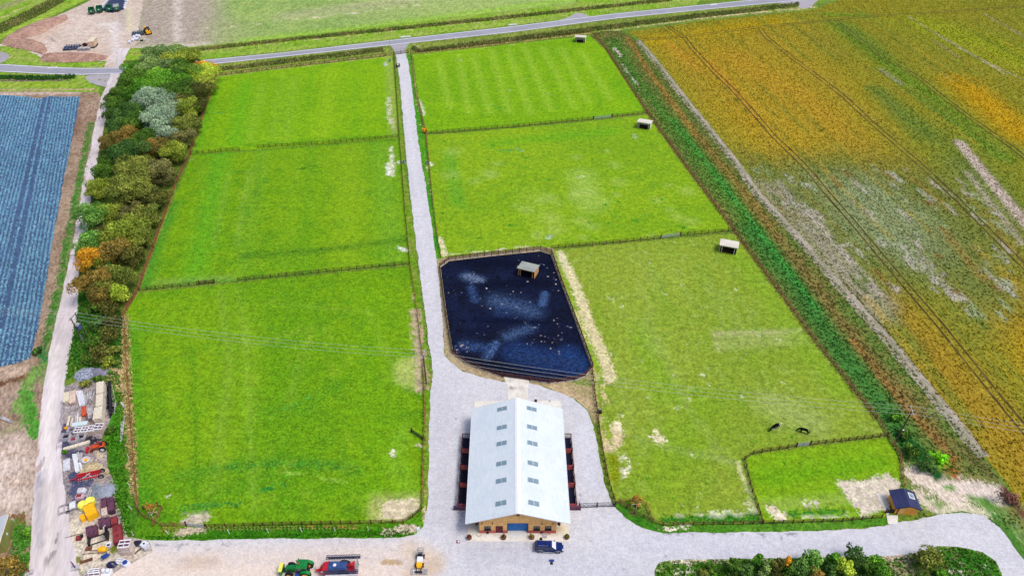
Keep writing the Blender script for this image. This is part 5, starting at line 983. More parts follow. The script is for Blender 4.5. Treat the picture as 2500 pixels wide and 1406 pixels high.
# ================================================================ vehicles
def wheel(parent, x, y, r_, w, rim=m_galv, name='wheel', z=None, tr_=None):
    z = r_ if z is None else z; o = empty(name, (x, y, z), 0, parent)
    MB().lathe([(r_*.62, -w/2), (r_*.93, -w/2), (r_, -w*.32), (r_, w*.32), (r_*.93, w/2), (r_*.62, w/2)], n=24, axis='Y', cap=False).build('tyre', m_black, o)
    MB().lathe([(r_*.64, -w*.42), (r_*.5, -w*.3), (r_*.15, -w*.36), (r_*.15, w*.36), (r_*.5, w*.3), (r_*.64, w*.42)], n=18, axis='Y').build('rim', rim, o)
    if tr_:
        t = MB()
        for i in range(18):
            a = 2*PI*i/18; t.box((math.cos(a)*r_, 0, math.sin(a)*r_), (.07, w*.95, .1), 0, 0, -a)
        t.build('tread', m_black, o)
    return o
A, B_ = P(1311, 1350), P(1370, 1351)
car = thing('parked_car', 'dark blue pickup car with hard top parked in front of the barn', 'car', (A+B_)/2+Vector((0, .9, 0)), math.atan2(B_.y-A.y, B_.x-A.x)-.03)
m = MB(); m.wedge([(-2.55, .55, .86), (-2.6, .85, .9), (-2.5, 1.12, .9), (1.0, 1.12, .9), (1.35, 1.1, .9), (2.3, .98, .84), (2.55, .85, .76), (2.6, .5, .76), (2.2, .38, .84), (-2.3, .38, .86)])
m.build('body', m_navy, car, bevel=.07, smooth=False)
m = MB(); m.wedge([(-2.45, 1.1, .85), (-2.3, 1.66, .70), (-2.1, 1.74, .66), (.2, 1.78, .66), (.45, 1.74, .64), (1.25, 1.1, .82)]); m.build('cabin', m_navy, car, bevel=.05)
def quad(pts, mtl, name, par): return MB().add(pts, [tuple(range(len(pts)))]).build(name, mtl, par)
quad([(.52, -.6, 1.72), (.52, .6, 1.72), (1.24, .76, 1.14), (1.24, -.76, 1.14)], m_plast, 'windscreen', car)
for sg in (-1, 1):
    for x0, x1, x2, x3 in ((-.9, .05, .05, -.85), (.15, 1.05, .42, .15)):
        quad([(x0, sg*.85, 1.16), (x1, sg*.85, 1.16), (x2, sg*.685, 1.68), (x3, sg*.685, 1.68)], m_glass, 'side_window', car)
    quad([(-2.3, sg*.86, 1.16), (-1.05, sg*.86, 1.16), (-1.0, sg*.69, 1.66), (-2.2, sg*.71, 1.62)], m_glass, 'side_window', car)
    MB().tube([(-2.05, sg*.52, 1.84), (-.2, sg*.52, 1.86)], .03, 6).build('roof_rail', m_galv, car); MB().box((.95, sg*1.03, 1.15), (.14, .22, .16)).build('wing_mirror', m_navy, car)
    MB().tube([(-1.0, sg*.93, .38), (.9, sg*.93, .38)], .07, 8).build('side_step', m_galv, car)
    for wx in (-1.55, 1.6):
        wheel(car, wx, sg*.8, .4, .28)
        a = MB(); a.tube([(wx+.52*math.cos(t), sg*.9, .42+.5*math.sin(t)) for t in [PI*k/10 for k in range(11)]], .055, 6); a.build('wheel_arch', m_galv, car)
    MB().box((2.48, sg*.58, .86), (.16, .3, .16)).build('headlight', m_white, car); MB().box((-2.55, sg*.72, .9), (.1, .2, .3)).build('tail_light', m_red, car)
MB().box((2.6, 0, .58), (.16, 1.5, .26)).build('bumper', m_galv, car); MB().box((-2.66, 0, .55), (.16, 1.7, .2)).build('bumper', m_galv, car)
MB().box((-.72, 0, 1.765), (.05, 1.3, .03)).build('canopy_seam', m_dark, car); MB().box((1.7, 0, 1.1), (.9, .9, .05)).build('bonnet_scoop', m_navy, car)
MB().lathe([(.26, 0), (.3, .05), (.26, .3), (.1, .34)], (0, 0, 0), 12).build('roof_box', m_black, car, (-1.5, .9, 1.55))
# tractor facing left (-x), built facing +x then turned
tr = thing('tractor', 'green tractor with yellow wheels and a front tank, coupled to the red sprayer', 'tractor', P(734, 1406)+Vector((0, .75, 0)), PI-.02)
MB().wedge([(.3, 1.0, .42), (.3, 1.95, .4), (1.6, 1.85, .4), (2.5, 1.7, .36), (2.6, 1.2, .36), (2.5, .95, .38)]).build('bonnet', m_green, tr, bevel=.06)
MB().box((.4, 0, .9), (4.0, .6, .5)).build('chassis', m_dark, tr)
cb = MB().wedge([(-1.35, 1.1, .8), (-1.3, 2.6, .78), (.2, 2.6, .76), (.45, 1.1, .76)]).build('cab', m_glass, tr)
MB().box((-.55, 0, 2.76), (1.9, 1.75, .28)).build('cab_roof', m_green, tr, bevel=.08)
MB().box((-.55, 0, 2.92), (1.3, 1.2, .04)).build('roof_hatch', m_green, tr)
for x_, y_ in ((-1.33, .8), (-1.33, -.8), (.3, .78), (.3, -.78)): MB().bar((x_, y_, 1.1), (x_*.98, y_*.96, 2.65), .1).build('cab_pillar', m_dark, tr)
for sg in (-1, 1):
    wheel(tr, -1.1, sg*1.0, .95, .6, m_yell, tr_=1); wheel(tr, 1.85, sg*.95, .68, .5, m_yell, tr_=1)
    a = MB()
    for t0, t1 in [(PI*k/8+.3, PI*(k+1)/8+.3) for k in range(6)]: a.add([(-1.1+1.06*math.cos(t0), sg*.72, .95+1.06*math.sin(t0)), (-1.1+1.06*math.cos(t0), sg*1.3, .95+1.06*math.sin(t0)), (-1.1+1.06*math.cos(t1), sg*1.3, .95+1.06*math.sin(t1)), (-1.1+1.06*math.cos(t1), sg*.72, .95+1.06*math.sin(t1))], [(0, 1, 2, 3)])
    a.build('mudguard', m_green, tr)
    MB().box((.45, sg*1.15, 2.3), (.06, .3, .35)).build('mirror', m_dark, tr)
MB().tube([(.55, -.62, 1.9), (.55, -.62, 3.0)], .07, 8).build('exhaust', m_dark, tr); MB().box((.0, 0, 3.0), (.2, .2, .15)).build('beacon', m_orange, tr)
ft = MB().box((3.35, 0, 1.0), (.55, 2.0, .95), taper=.92).build('front_tank', m_green, tr, bevel=.05); MB().box((3.4, 0, 1.53), (.62, 1.7, .14)).build('lid', m_lyell, ft); MB().box((3.66, 0, 1.1), (.06, 1.6, .6)).build('panel', m_lyell, ft)
MB().box((2.85, 0, .8), (.6, .7, .3)).build('linkage', m_dark, tr); MB().box((.2, .95, .8), (.9, .45, .6)).build('fuel_tank', m_blue, tr)
# sprayer
sp = thing('crop_sprayer', 'red trailed crop sprayer with dark blue folded booms behind the green tractor', 'sprayer', P(837, 1407)+Vector((0, .8, 0)), 0.02)
MB().wedge([(-4.9, .75, .1), (-4.9, .95, .1), (-3.4, 1.1, .5), (-3.3, .8, .5)]).build('drawbar', m_red, sp)
MB().wedge([(-3.8, .7, .7), (-4.0, 1.3, .6), (-3.3, 2.1, .85), (-2.3, 2.3, .95), (-2.1, 1.1, 1.0), (-1.0, .6, 1.0), (-2.6, .5, .9)]).build('front_cowl', m_red, sp, bevel=.05)
MB().wedge([(-2.4, 1.0, .95), (-2.5, 2.2, .85), (-2.2, 2.5, .7), (.6, 2.5, .7), (.9, 2.1, .9), (.8, 1.0, .95)]).build('spray_tank', mat('tank_blue', C(60, 86, 140), C(48, 70, 120), .4, 1.5), sp, bevel=.12)
MB().lathe([(.28, 0), (.3, .08), (.2, .12)], (-1.2, 0, 2.5), 14).build('tank_lid', m_white, sp)
MB().box((-.3, 0, .85), (5.0, 1.2, .25)).build('chassis', m_red, sp)
for sg in (-1, 1):
    wheel(sp, .2, sg*1.0, .95, .5, m_white, tr_=1)
    fb = MB(); y0 = sg*1.35; z0 = 2.2 if sg < 0 else 2.45
    for yy in (-.22, .22):
        for zz in (0, .55): fb.tube([(-2.9, y0+yy, z0+zz), (3.1, y0+yy, z0+zz+.12)], .055, 6)
    for k in range(13):
        x0 = -2.9+k*.46
        for yy in (-.22, .22): fb.bar((x0, y0+yy, z0), (x0+.46, y0+yy, z0+.58), .05); fb.bar((x0+.46, y0+yy, z0+.58), (x0+.46, y0+yy, z0), .05)
        fb.bar((x0, y0-.22, z0+.56), (x0+.46, y0+.22, z0+.58), .05); fb.bar((x0, y0-.22, z0), (x0, y0+.22, z0), .05)
    fb.build('boom', mat('boom_steel', C(58, 66, 100), C(44, 48, 74), .5, 2) if sg < 0 else bpy.data.materials['boom_steel'], sp)
    MB().bar((-2.6, sg*1.65, 1.95), (3.0, sg*1.65, 2.1), .1, .28).build('boom_cover', m_white if sg < 0 else m_dark, sp)
    a = MB()
    for t0, t1 in [(PI*k/8+.3, PI*(k+1)/8+.3) for k in range(6)]: a.add([(.2+1.06*math.cos(t0), sg*.75, .95+1.06*math.sin(t0)), (.2+1.06*math.cos(t0), sg*1.28, .95+1.06*math.sin(t0)), (.2+1.06*math.cos(t1), sg*1.28, .95+1.06*math.sin(t1)), (.2+1.06*math.cos(t1), sg*.75, .95+1.06*math.sin(t1))], [(0, 1, 2, 3)])
    a.build('mudguard', m_dark, sp)
f_ = MB()
for yy in (-1.0, 1.0): f_.bar((2.6, yy, .6), (2.6, yy, 3.0), .12); f_.bar((.9, yy*.6, 1.0), (2.6, yy, 1.0), .12)
for zz in (.8, 1.7, 2.6, 3.0): f_.bar((2.6, -1.1, zz), (2.6, 1.1, zz), .1)
f_.bar((2.6, -1, .8), (2.6, 1, 2.6), .08); f_.bar((2.6, 1, .8), (2.6, -1, 2.6), .08); f_.build('boom_frame', m_galv, sp)
MB().wedge([(.8, 2.3, .12), (1.5, 2.9, .12), (2.3, 2.9, .55), (2.3, 2.6, .55), (1.5, 2.4, .12)]).build('lift_arm', m_red, sp); MB().box((-3.2, -.9, 1.9), (.7, .3, .06)).build('platform', m_galv, sp)
MB().box((-1.5, -1.05, 1.1), (1.6, .25, .5)).build('side_locker', m_galv, sp)
# small loader with pallet
ld = thing('skid_loader', 'small white and yellow loader with a roll cage standing on the sandy yard', 'loader', P(1024, 1388)+Vector((0, .4, 0)), PI/2)
MB().box((.9, 0, .75), (1.1, 1.1, .7), taper=.9).build('engine_cover', m_white, ld, bevel=.05); MB().box((-.1, 0, .6), (1.0, 1.0, .5)).build('body', m_yell, ld)
m = MB()
for x_ in (1.5, 2.5):
    for y_ in (-.5, .5): m.bar((x_, y_, .4), (x_, y_, 2.0), .07)
for y_ in (-.5, -.25, 0, .25, .5): m.bar((1.5, y_, 2.0), (2.5, y_, 2.0), .06)
for x_ in (1.5, 2.0, 2.5): m.bar((x_, -.5, 2.0), (x_, .5, 2.0), .06)
m.build('roll_cage', m_galv, ld); MB().box((2.0, 0, .7), (.7, .8, .5)).build('seat', m_dark, ld)
for x_ in (.1, 1.8):
    for y_ in (-.62, .62): wheel(ld, x_, y_, .38, .28, m_white)
m = MB()
for y_ in (-.4, .4): m.bar((-.4, y_, .9), (-1.4, y_, .35), .12)
m.bar((-1.3, -.6, .5), (-1.3, .6, .5), .12, .7); m.build('lift_arm', m_dark, ld)
m_crate = mat('crate_timber', C(222, 206, 196), C(196, 172, 160), .85, 2, amp=.2)
def pallet_mb(w, d, h=.15, n=7):
    m = MB()
    for i in range(n): m.box((-w/2+w*(i+.5)/n, 0, h-.012), (w/n*.72, d, .024))
    for y_ in (-d/2+.05, 0, d/2-.05): m.box((0, y_, h/2-.02), (w, .1, h-.06))
    return m
o = thing('timber_pallet', 'grey slatted pallet frames lying in front of the small loader', 'pallet', P(1024, 1395), .03); pallet_mb(3.0, 1.2, .25, 9).build('deck', m_greyw, o); MB().bar((-1.4, .1, .32), (-.2, .2, .34), .12, .05).build('loose_board', m_white, o)
# ---- trailers in the depot
def trailer(px, py, rz, label, cover=None, inner=m_rust):
    o = thing('farm_trailer', label, 'trailer', P(px, py), rz, None); w, l, h0, h1 = 2.6, 5.0, 1.0, 2.5; t = .1
    MB().box((0, 0, h0), (w, l, .14)).build('floor', inner, o)
    for sx_ in (-1, 1): MB().box((sx_*(w/2-t/2), 0, (h0+h1)/2+.07), (t, l, h1-h0)).build('side_panel', m_dgreen, o)
    for sy, hh in ((-1, h1-.1), (1, h1)): MB().box((0, sy*(l/2-t/2), (h0+hh)/2+.07), (w-2*t-.01, t, hh-h0)).build('end_panel', m_dgreen, o)
    MB().bar((0, -l/2, .7), (0, -l/2-1.5, .55), .18).build('drawbar', m_dark, o); MB().box((0, -l/2-.06, 1.9), (.5, .05, .4)).build('number_panel', m_white, o); MB().box((0, 0, .75), (.9, l*.9, .2)).build('chassis', m_dark, o)
    for sx_ in (-1, 1):
        for y_ in (.3, 1.5): wheel(o, sx_*1.1, y_, .5, .36, m_dgreen).rotation_euler = (0, 0, PI/2)
    if cover: MB().box((0, 0, h1+.12), (w+.05, l+.05, .08)).build('cover', cover, o)
trailer(226, 34, .4, 'green tipping trailer with a rusty empty bed, leftmost of the four')
trailer(245, 30, .36, 'bright green tipping trailer, second from the left of the four', inner=m_dgreen)
trailer(268, 28, .5, 'green tipping trailer with worn pale rims, third from the left of the four', inner=m_black)
trailer(287, 27, .44, 'green trailer under a pale flat cover, rightmost of the four', cover=m_roofg)
# silage clamp
def mound(name, px, h, m, label, cat, res=1.0, prof=.5, kind=None, bumpy=.25):
    W = PL(px); bl = [(p.x, p.y) for p in W]
    o = sheet(name, px, .05, m, res, jit=.15, step=res*.8, hf=lambda V: h*np.clip(dist_poly(V, W+W[:1])/(h/prof), 0, 1)**.8*(1+bumpy*np.array([noise.noise(Vector((x*.6, y*.6, 4))) for x, y in V[:, :2]])))
    if kind != 'structure':
        del o['kind']; tag(o, label, cat)
    return o
m_tarp = mat('black_sheeting', C(26, 30, 78), C(40, 38, 70), .35, .8, spec=.6, amp=.3, bump=.5)
cl = thing('silage_heap', 'heap under dark blue black sheeting at the top of the depot', 'heap', P(275, 8))
mo = mound('sheeting', [(247, 26), (266, 0), (290, -60), (330, -60), (312, 0), (303, 24), (275, 33)], 1.2, m_tarp, '', ''); mo.parent = cl; mo.matrix_parent_inverse = Matrix.Translation(-cl.location); 
for k_ in ('label', 'category'): 
    if k_ in mo: del mo[k_]
for a, b in (((246, 27), (270, -8)), ((304, 24), (316, -20))):
    A, B_ = P(*a), P(*b); n = 9
    for i in range(n): p = A.lerp(B_, (i+.5)/n)-cl.location; MB().box((p.x, p.y, .45), (1.3, .9, .8), random.uniform(0, 1)).build('edge_bag', m_white, cl)
# earth banks
M_bank = ground_mat('earth_bank', C(158, 124, 110), C(180, 146, 130), C(130, 104, 90), .1, .4, 1.6, .5, bump=.8)
mound('earth_bank', [(2, 108), (10, 94), (40, 92), (80, 98), (108, 108), (116, 124), (108, 136), (90, 130), (60, 122), (30, 118)], 2.2, M_bank, 'curved bare brown earth bank at the west edge of the depot', 'earth bank', 1.0)
mound('earth_bank', [(96, 148), (104, 138), (118, 132), (180, 131), (240, 133), (266, 138), (258, 147), (220, 152), (160, 154), (115, 152)], 1.8, M_bank, 'long low brown earth bank between the depot and the road', 'earth bank', 1.0)
mound('earth_bank', [(12, 92), (50, 70), (100, 50), (160, 36), (168, 48), (140, 62), (100, 84), (60, 94)], 1.3, M_bank, 'sloping pinkish earth bank along the grass at the top left of the depot', 'earth bank', 1.3, .3)
# depot machinery
def harrow(px, py, w, d, rz, mtl, label, n=6):
    o = thing('cultivator', label, 'cultivator', P(px, py), rz); f = MB()
    for i in range(n): f.bar((-w/2+w*i/(n-1), -d/2, .7), (-w/2+w*i/(n-1), d/2, .7), .14)
    for j in range(4): f.bar((-w/2, -d/2+d*j/3, .8), (w/2, -d/2+d*j/3, .8), .14)
    f.build('frame', mtl, o); t = MB()
    for j in range(4): t.tube([(-w/2, -d/2+d*(j+.3)/4, .35), (w/2, -d/2+d*(j+.3)/4, .35)], .33, 8)
    t.build('roller', m_dark, o); g = MB()
    for i in range(n): g.lathe([(.3, -.1), (.34, 0), (.3, .1)], (-w/2+w*(i+.5)/n, d/2+.35, .5), 10, 'X')
    g.build('disc_row', m_black, o); MB().bar((0, -d/2, .7), (0, -d/2-1.6, .5), .2).build('drawbar', mtl, o)
    return o
m_steelb = mat('blue_grey_steel', C(120, 134, 170), C(90, 100, 140), .5, 2)
harrow(176, 119, 6.2, 5.0, .25, m_steelb, 'blue grey folded cultivator on the bare depot floor behind the bank')
harrow(338, 84, 5.2, 4.6, .35, mat('steel_teal', C(110, 130, 140), C(90, 112, 130), .5, 2), 'grey green cultivator beside the depot entrance')
o = thing('box_trailer', 'cream curtain sided box trailer standing on the depot floor', 'trailer', P(231, 114), .18)
MB().box((0, 0, 2.0), (2.3, 5.6, 2.3)).build('body', mat('trailer_side', C(214, 190, 168), C(196, 164, 140), .7, 1), o, bevel=.05); MB().box((0, 0, 3.18), (2.4, 5.7, .08)).build('roof', m_cream, o); MB().box((0, 0, .75), (1.0, 5.4, .25)).build('chassis', m_dark, o)
for sx_ in (-1, 1):
    for y_ in (-.6, .6, 1.8): wheel(o, sx_*.95, y_, .45, .3).rotation_euler = (0, 0, PI/2)
for px, py, l in ((196, 124, 'left'), (207, 124, 'middle'), (217, 123, 'right')):
    o = thing('metal_bin', f'grey square metal bin on the depot floor, {l} of the three', 'bin', P(px, py), .1, 'metal bins on the depot floor'); MB().box((0, 0, .55), (1.4, 1.2, 1.0), taper=1.1).build('body', m_galv, o); MB().box((0, 0, 1.1), (1.5, 1.3, .08)).build('lid', m_greyw, o)
for px, py, l in ((204, 113, 'dark heap of tyres behind the grey bins'),):
    o = thing('tyre_heap', l, 'tyres', P(px, py))
    for i in range(7):
        t = MB().lathe([(.3, -.13), (.55, -.13), (.6, 0), (.55, .13), (.3, .13)], n=14, cap=False).build('tyre', m_black, o, (random.uniform(-1.6, 1.6), random.uniform(-.7, .7), .2+.28*(i % 3))); t.rotation_euler = (random.uniform(-.4, .4), random.uniform(-.4, .4), 0)
MB_ = thing('red_beam', 'thin red implement beam lying behind the dark tyres', 'beam', P(214, 109), .05); MB().bar((-2, 0, .4), (2, 0, .4), .25).build('beam', m_red, MB_); MB().box((2, 0, .3), (.3, .5, .5)).build('bracket', m_dark, MB_)
for px, py, rz, l in ((317, 107, 1.95, 'white rolled bale lying at the depot entrance, leftmost'), (324.5, 102, 1.95, 'white rolled bale second from the left'), (328, 95, 1.95, 'white rolled bale leaning behind the second one'), (334, 99, .2, 'broad white bag in the middle of the bales'), (341, 93, 2.0, 'white rolled bale nearest the cultivator'), (335, 92, 2.0, 'white rolled bale at the back of the group')):
    o = thing('wrapped_roll', l, 'roll', P(px, py), rz); MB().lathe([(.5, -1.1), (.66, -1.0), (.66, 1.0), (.5, 1.1)], (0, 0, .62), 14, 'X').build('wrap', m_plast, o, smooth=False); MB().lathe([(.22, -1.14), (.22, 1.14)], (0, 0, .62), 10, 'X').build('core', m_dark, o)
for px, py, mtl, l in ((346, 101, m_dark, 'small dark metal drum beside the white rolls'), (354, 98, m_plast, 'small white plank bundle right of the white rolls')):
    o = thing('scrap_item', l, 'scrap', P(px, py), .2); MB().box((0, 0, .35), (1.3, .7, .6), taper=.85).build('body', mtl, o); MB().box((0, 0, .7), (.9, .4, .08)).build('lid', m_greyw, o)
tb = thing('telehandler', 'yellow and black telehandler parked on the bare field edge', 'telehandler', P(362, 82), PI/2+.55)
MB().wedge([(-2.4, .6, .8), (-2.4, 1.5, .75), (1.6, 1.3, .8), (2.0, .6, .8)]).build('body', m_yell, tb, bevel=.05); MB().wedge([(-.6, 1.3, .35), (-.5, 2.4, .33), (.7, 2.4, .33), (.9, 1.3, .35)]).build('cab', m_glass, tb, (0, .5, 0)); MB().box((.1, .5, 2.45), (1.3, .75, .1)).build('cab_roof', m_yell, tb)
MB().bar((-2.2, -.4, 1.9), (3.4, -.4, 1.2), .35).build('boom', m_dark, tb); MB().box((3.5, -.2, .8), (.3, 1.8, .9)).build('carriage', m_black, tb)
for sx_ in (-1.5, 1.4):
    for sy in (-.9, .9): wheel(tb, sx_, sy, .6, .4, m_cream)
tb.scale = (1.25, 1.25, 1.25)
# thing on the drive: small quad bike
qb = thing('quad_bike', 'small dark quad bike with white seat parked on the drive near the road', 'quad bike', P(972, 163), PI/2)
MB().wedge([(-.9, .45, .3), (-.9, .8, .3), (.2, .85, .25), (.9, .75, .3), (1.0, .45, .3)]).build('body', m_dark, qb, bevel=.04); MB().box((-.2, 0, .95), (1.5, .4, .16)).build('seat', m_white, qb); MB().bar((.55, -.5, 1.1), (.55, .5, 1.1), .06).build('handlebar', m_dark, qb)
for x_ in (-.85, .85):
    MB().box((x_*1.15, 0, .85), (.7, 1.1, .06)).build('rack', m_dark, qb)
    for y_ in (-.6, .6): wheel(qb, x_, y_, .36, .3, m_galv)
# ================================================================ storage yard
def rzof(p0, p1, z=0): u_ = P(*p1, z)-P(*p0, z); return math.atan2(u_.y, u_.x), u_.length
def bundle(p0, p1, wpx, h, n, lay, mtl, label, name='timber_stack', cat='timber stack', gap=.12, splay=0.0, base=0.0):
    """stack of boards lying from p0 to p1 (photo points of its top face), one mesh of boards on bearers"""
    zt = base+h; rz, L = rzof(p0, p1, zt); c = (P(*p0, zt)+P(*p1, zt))/2; w = wpx/pxm((p0[1]+p1[1])/2)
    o = thing(name, label, cat, (c.x, c.y, 0), rz); m = MB(); bh = (h-.1)/lay
    for k in range(lay):
        for i in range(n):
            l_ = L*random.uniform(.9, 1.03); m.box((random.uniform(-.03, .03)*L, -w/2+w*(i+.5)/n, base+.1+bh*(k+.5)), (l_, w/n*(1-gap), bh*.9), random.uniform(-1, 1)*splay)
    m.build('boards', mtl, o); b = MB()
    for x in (-L*.35, L*.35): b.box((x, 0, base+.05), (.12, w*.96, .1))
    b.build('bearers', m_fence, o); return o
def crate(px, py, w, d, h, rz, label, mtl=m_crate, top='pallet', name='timber_crate', cat='crate', inner=None):
    o = thing(name, label, cat, P(px, py), rz); n = max(3, int(h/.22)); m = MB(); t = .05
    for k in range(n):
        z = .12+(h-.12)*(k+.5)/n; hh = (h-.12)/n*.86
        for sy in (-1, 1): m.box((0, sy*(d/2-t/2), z), (w, t, hh))
        for sx_ in (-1, 1): m.box((sx_*(w/2-t/2), 0, z), (t, d-2*t-.004, hh))
    for sx_ in (-1, 1):
        for sy in (-1, 1): m.box((sx_*(w/2-.1), sy*(d/2-.1), h/2), (.1, .1, h))
    m.build('slatted_sides', mtl, o); MB().box((0, 0, .1), (w-.06, d-.06, .1)).build('base', m_greyw, o)
    if top == 'pallet':
        q = MB()
        for i in (-1, -.0, 1): q.box((0, i*(d/2-.12), h+.06), (w, .22, .05))
        for i in (-1, 0, 1): q.box((i*(w/2-.06), 0, h+.015), (.1, d-.5, .04))
        q.build('pallet_lid', m_white if mtl is m_crate else mtl, o); MB().box((0, 0, h-.06), (w-.14, d-.14, .03)).build('contents', m_purp, o)
    elif top == 'closed': MB().box((0, 0, h+.03), (w+.04, d+.04, .06)).build('lid', m_white if inner is None else inner, o)
    else: MB().box((0, 0, h*.35), (w-.14, d-.14, .05)).build('contents', inner or m_dark, o)
    return o
bundle((162.8, 956), (160.5, 979), 12.5, .9, 6, 3, m_cream, 'short white timber pack at the track side, topmost left of the yard')
bundle((177.5, 951.5), (175.8, 982), 13, .9, 6, 3, mat('pink_timber', C(226, 202, 186), C(206, 176, 160), .85, 1.5), 'pinkish plank pack right beside the short white pack')
bundle((187.5, 952), (197, 989), 6, .5, 2, 2, m_plast, 'narrow slanting pair of white beams next to the pinkish plank pack', splay=.02)
bundle((196, 952), (203.7, 987.6), 8, .5, 3, 2, m_plast, 'three wide pale beams slanting in the middle of the yard', splay=.02)
bundle((205, 956), (209.4, 987.6), 4.5, .4, 2, 2, m_greyw, 'thin slanting grey beams right of the three wide ones', splay=.02)
bundle((218.5, 948), (216, 982), 11, .6, 5, 2, m_greyw, 'untidy pile of grey poles left of the tall timber wall', splay=.05)
bundle((231, 953.5), (219.6, 983), 3, .5, 2, 1, m_greyw, 'two thin grey planks leaning diagonally beside the tall timber wall', splay=.04)
bundle((204.3, 991), (204.3, 1013), 11, .6, 6, 3, mat('red_tubes', C(214, 96, 64), C(180, 70, 56), .6, 2), 'bundle of orange red pipes in the middle of the yard', 'pipe_bundle', 'pipes')
bundle((214, 990), (218.5, 1020.6), 7, .5, 4, 2, m_greyw, 'grey plank bundle right beside the orange red pipes', splay=.03)
bundle((221, 992), (225, 1012), 7, .45, 4, 2, m_greyw, 'short grey pole bundle left of the lowest tall timber pack', splay=.06)
crate(183, 997, 1.2, 1.0, .3, .1, 'low grey pallet below the pinkish plank pack', m_greyw, name='timber_pallet', cat='pallet')
for a, b, w, l in (((244, 930), (243.2, 959), 16, 'topmost of the three tall white timber packs forming the wall'), ((243, 961.5), (241.5, 990.5), 15.5, 'middle of the three tall white timber packs forming the wall'), ((240, 992), (236.5, 1021), 19, 'lowest of the three tall white timber packs forming the wall')):
    bundle(a, b, w, 2.1, 6, 7, m_pine, l)
crate(246.5, 1052, 1.75, 1.7, 1.5, .05, 'tall crate with a slatted lid at the right end of the crate row')
crate(229, 1055, 1.6, 1.6, 1.3, .05, 'crate with a slatted lid second from the right end of the row')
crate(211.5, 1057, 1.6, 1.6, 1.25, .05, 'crate with a slatted lid third from the right end of the row')
crate(196, 1058, 1.5, 1.6, 1.2, .08, 'crate with a slatted lid at the left end of the row')
crate(199, 1042, 3.0, 1.1, 1.0, .2, 'wide low crate under a pale blue sheet behind the crate row', top='closed', inner=mat('pale_sheet', C(206, 224, 226), C(190, 210, 216), .6, 2))
m_bin = mat('grey_bin', C(206, 202, 210), C(180, 174, 184), .7, 2)
crate(164, 1071, 1.6, 1.5, 1.1, .12, 'open grey box nearest the farm track below the crate row', m_bin, 'open', 'open_box', 'box')
crate(183, 1077, 1.6, 1.5, 1.1, .15, 'open grey box with reddish inside, lowest of the open boxes', m_bin, 'open', 'open_box', 'box', m_redw)
crate(200, 1071, 1.6, 1.4, 1.0, .12, 'open grey box to the right of the other open boxes', m_bin, 'open', 'open_box', 'box')
crate(178, 1055, 1.4, 1.2, 1.2, .12, 'open grey box standing behind the front open boxes', m_bin, 'open', 'open_box', 'box')
o = thing('yellow_bucket', 'small orange yellow bucket beside the open grey boxes', 'bucket', P(163, 1047)); MB().lathe([(.28, 0), (.38, .5), (.33, .5), (.26, .1)], n=14).build('body', m_yell, o); MB().tube([(-.36, 0, .5), (0, 0, .75), (.36, 0, .5)], .02, 5).build('handle', m_dark, o)
bundle((155, 1095), (217, 1077), 9, .5, 4, 2, m_pine, 'long pile of pale planks lying across the yard below the boxes', splay=.015)
for p0, p1, w, mt, l in (((170, 1013), (164, 1040), 5, m_pine, 'long pale plank pair leaning at the track side of the upright planks'), ((178, 1017), (172, 1040), 5, m_crate, 'pinkish planks second from the track among the leaning planks'), ((186, 1012), (183, 1036), 4, m_greyw, 'thin grey plank pair in the middle of the leaning planks'), ((190, 1007), (188, 1036), 2.6, m_white, 'single long white board among the leaning planks'), ((196, 1016), (194, 1034), 6, m_pine, 'short pale planks at the right of the leaning planks')):
    bundle(p0, p1, w, .35, 2 if w > 3 else 1, 1, mt, l, splay=.03)
bundle((184, 1104), (192, 1149), 15, .45, 7, 2, m_white, 'large untidy pile of white boards below the long plank pile', splay=.05)
bundle((196, 1104), (194, 1128), 9, .6, 5, 1, m_greyw, 'thin grey battens heaped on the right of the white boards', splay=.08)
bundle((162, 1120), (162.5, 1148), 15, .4, 9, 1, m_plast, 'neat square stack of white corrugated sheets beside the track', 'roof_sheet_stack', 'sheet stack', gap=.2)
o = thing('feed_ring', 'round white feeder with yellow centre beside the white boards', 'feeder', P(210.5, 1124)); MB().lathe([(.75, 0), (.8, .45), (.7, .45), (.66, .1)], n=20).build('ring', m_plast, o); MB().lathe([(.3, .1), (.32, .5), (.1, .55)], n=12).build('centre', m_yell, o)
def rock_heap(px, py, r_, h, mtl, label, n=220, sz=.22, name='stone_heap', cat='heap', sy=.75):
    m = MB()
    for i in range(n):
        a = random.uniform(0, 2*PI); q = math.sqrt(random.random()); z = h*(1-q**1.5)*random.uniform(.5, 1); s_ = sz*random.uniform(.6, 1.5)
        m.box((q*r_*math.cos(a), q*r_*math.sin(a)*sy, z), (s_, s_*random.uniform(.6, 1), s_*.7), random.uniform(0, 3), random.uniform(-.6, .6), random.uniform(-.6, .6), random.uniform(.5, .9))
    m.lathe([(r_*.95, 0), (r_*.6, h*.55), (r_*.2, h*.85), (0.01, h*.9)], n=14)
    o = m.build(name, mtl, None, P(px, py)); tag(o, label, cat); return o
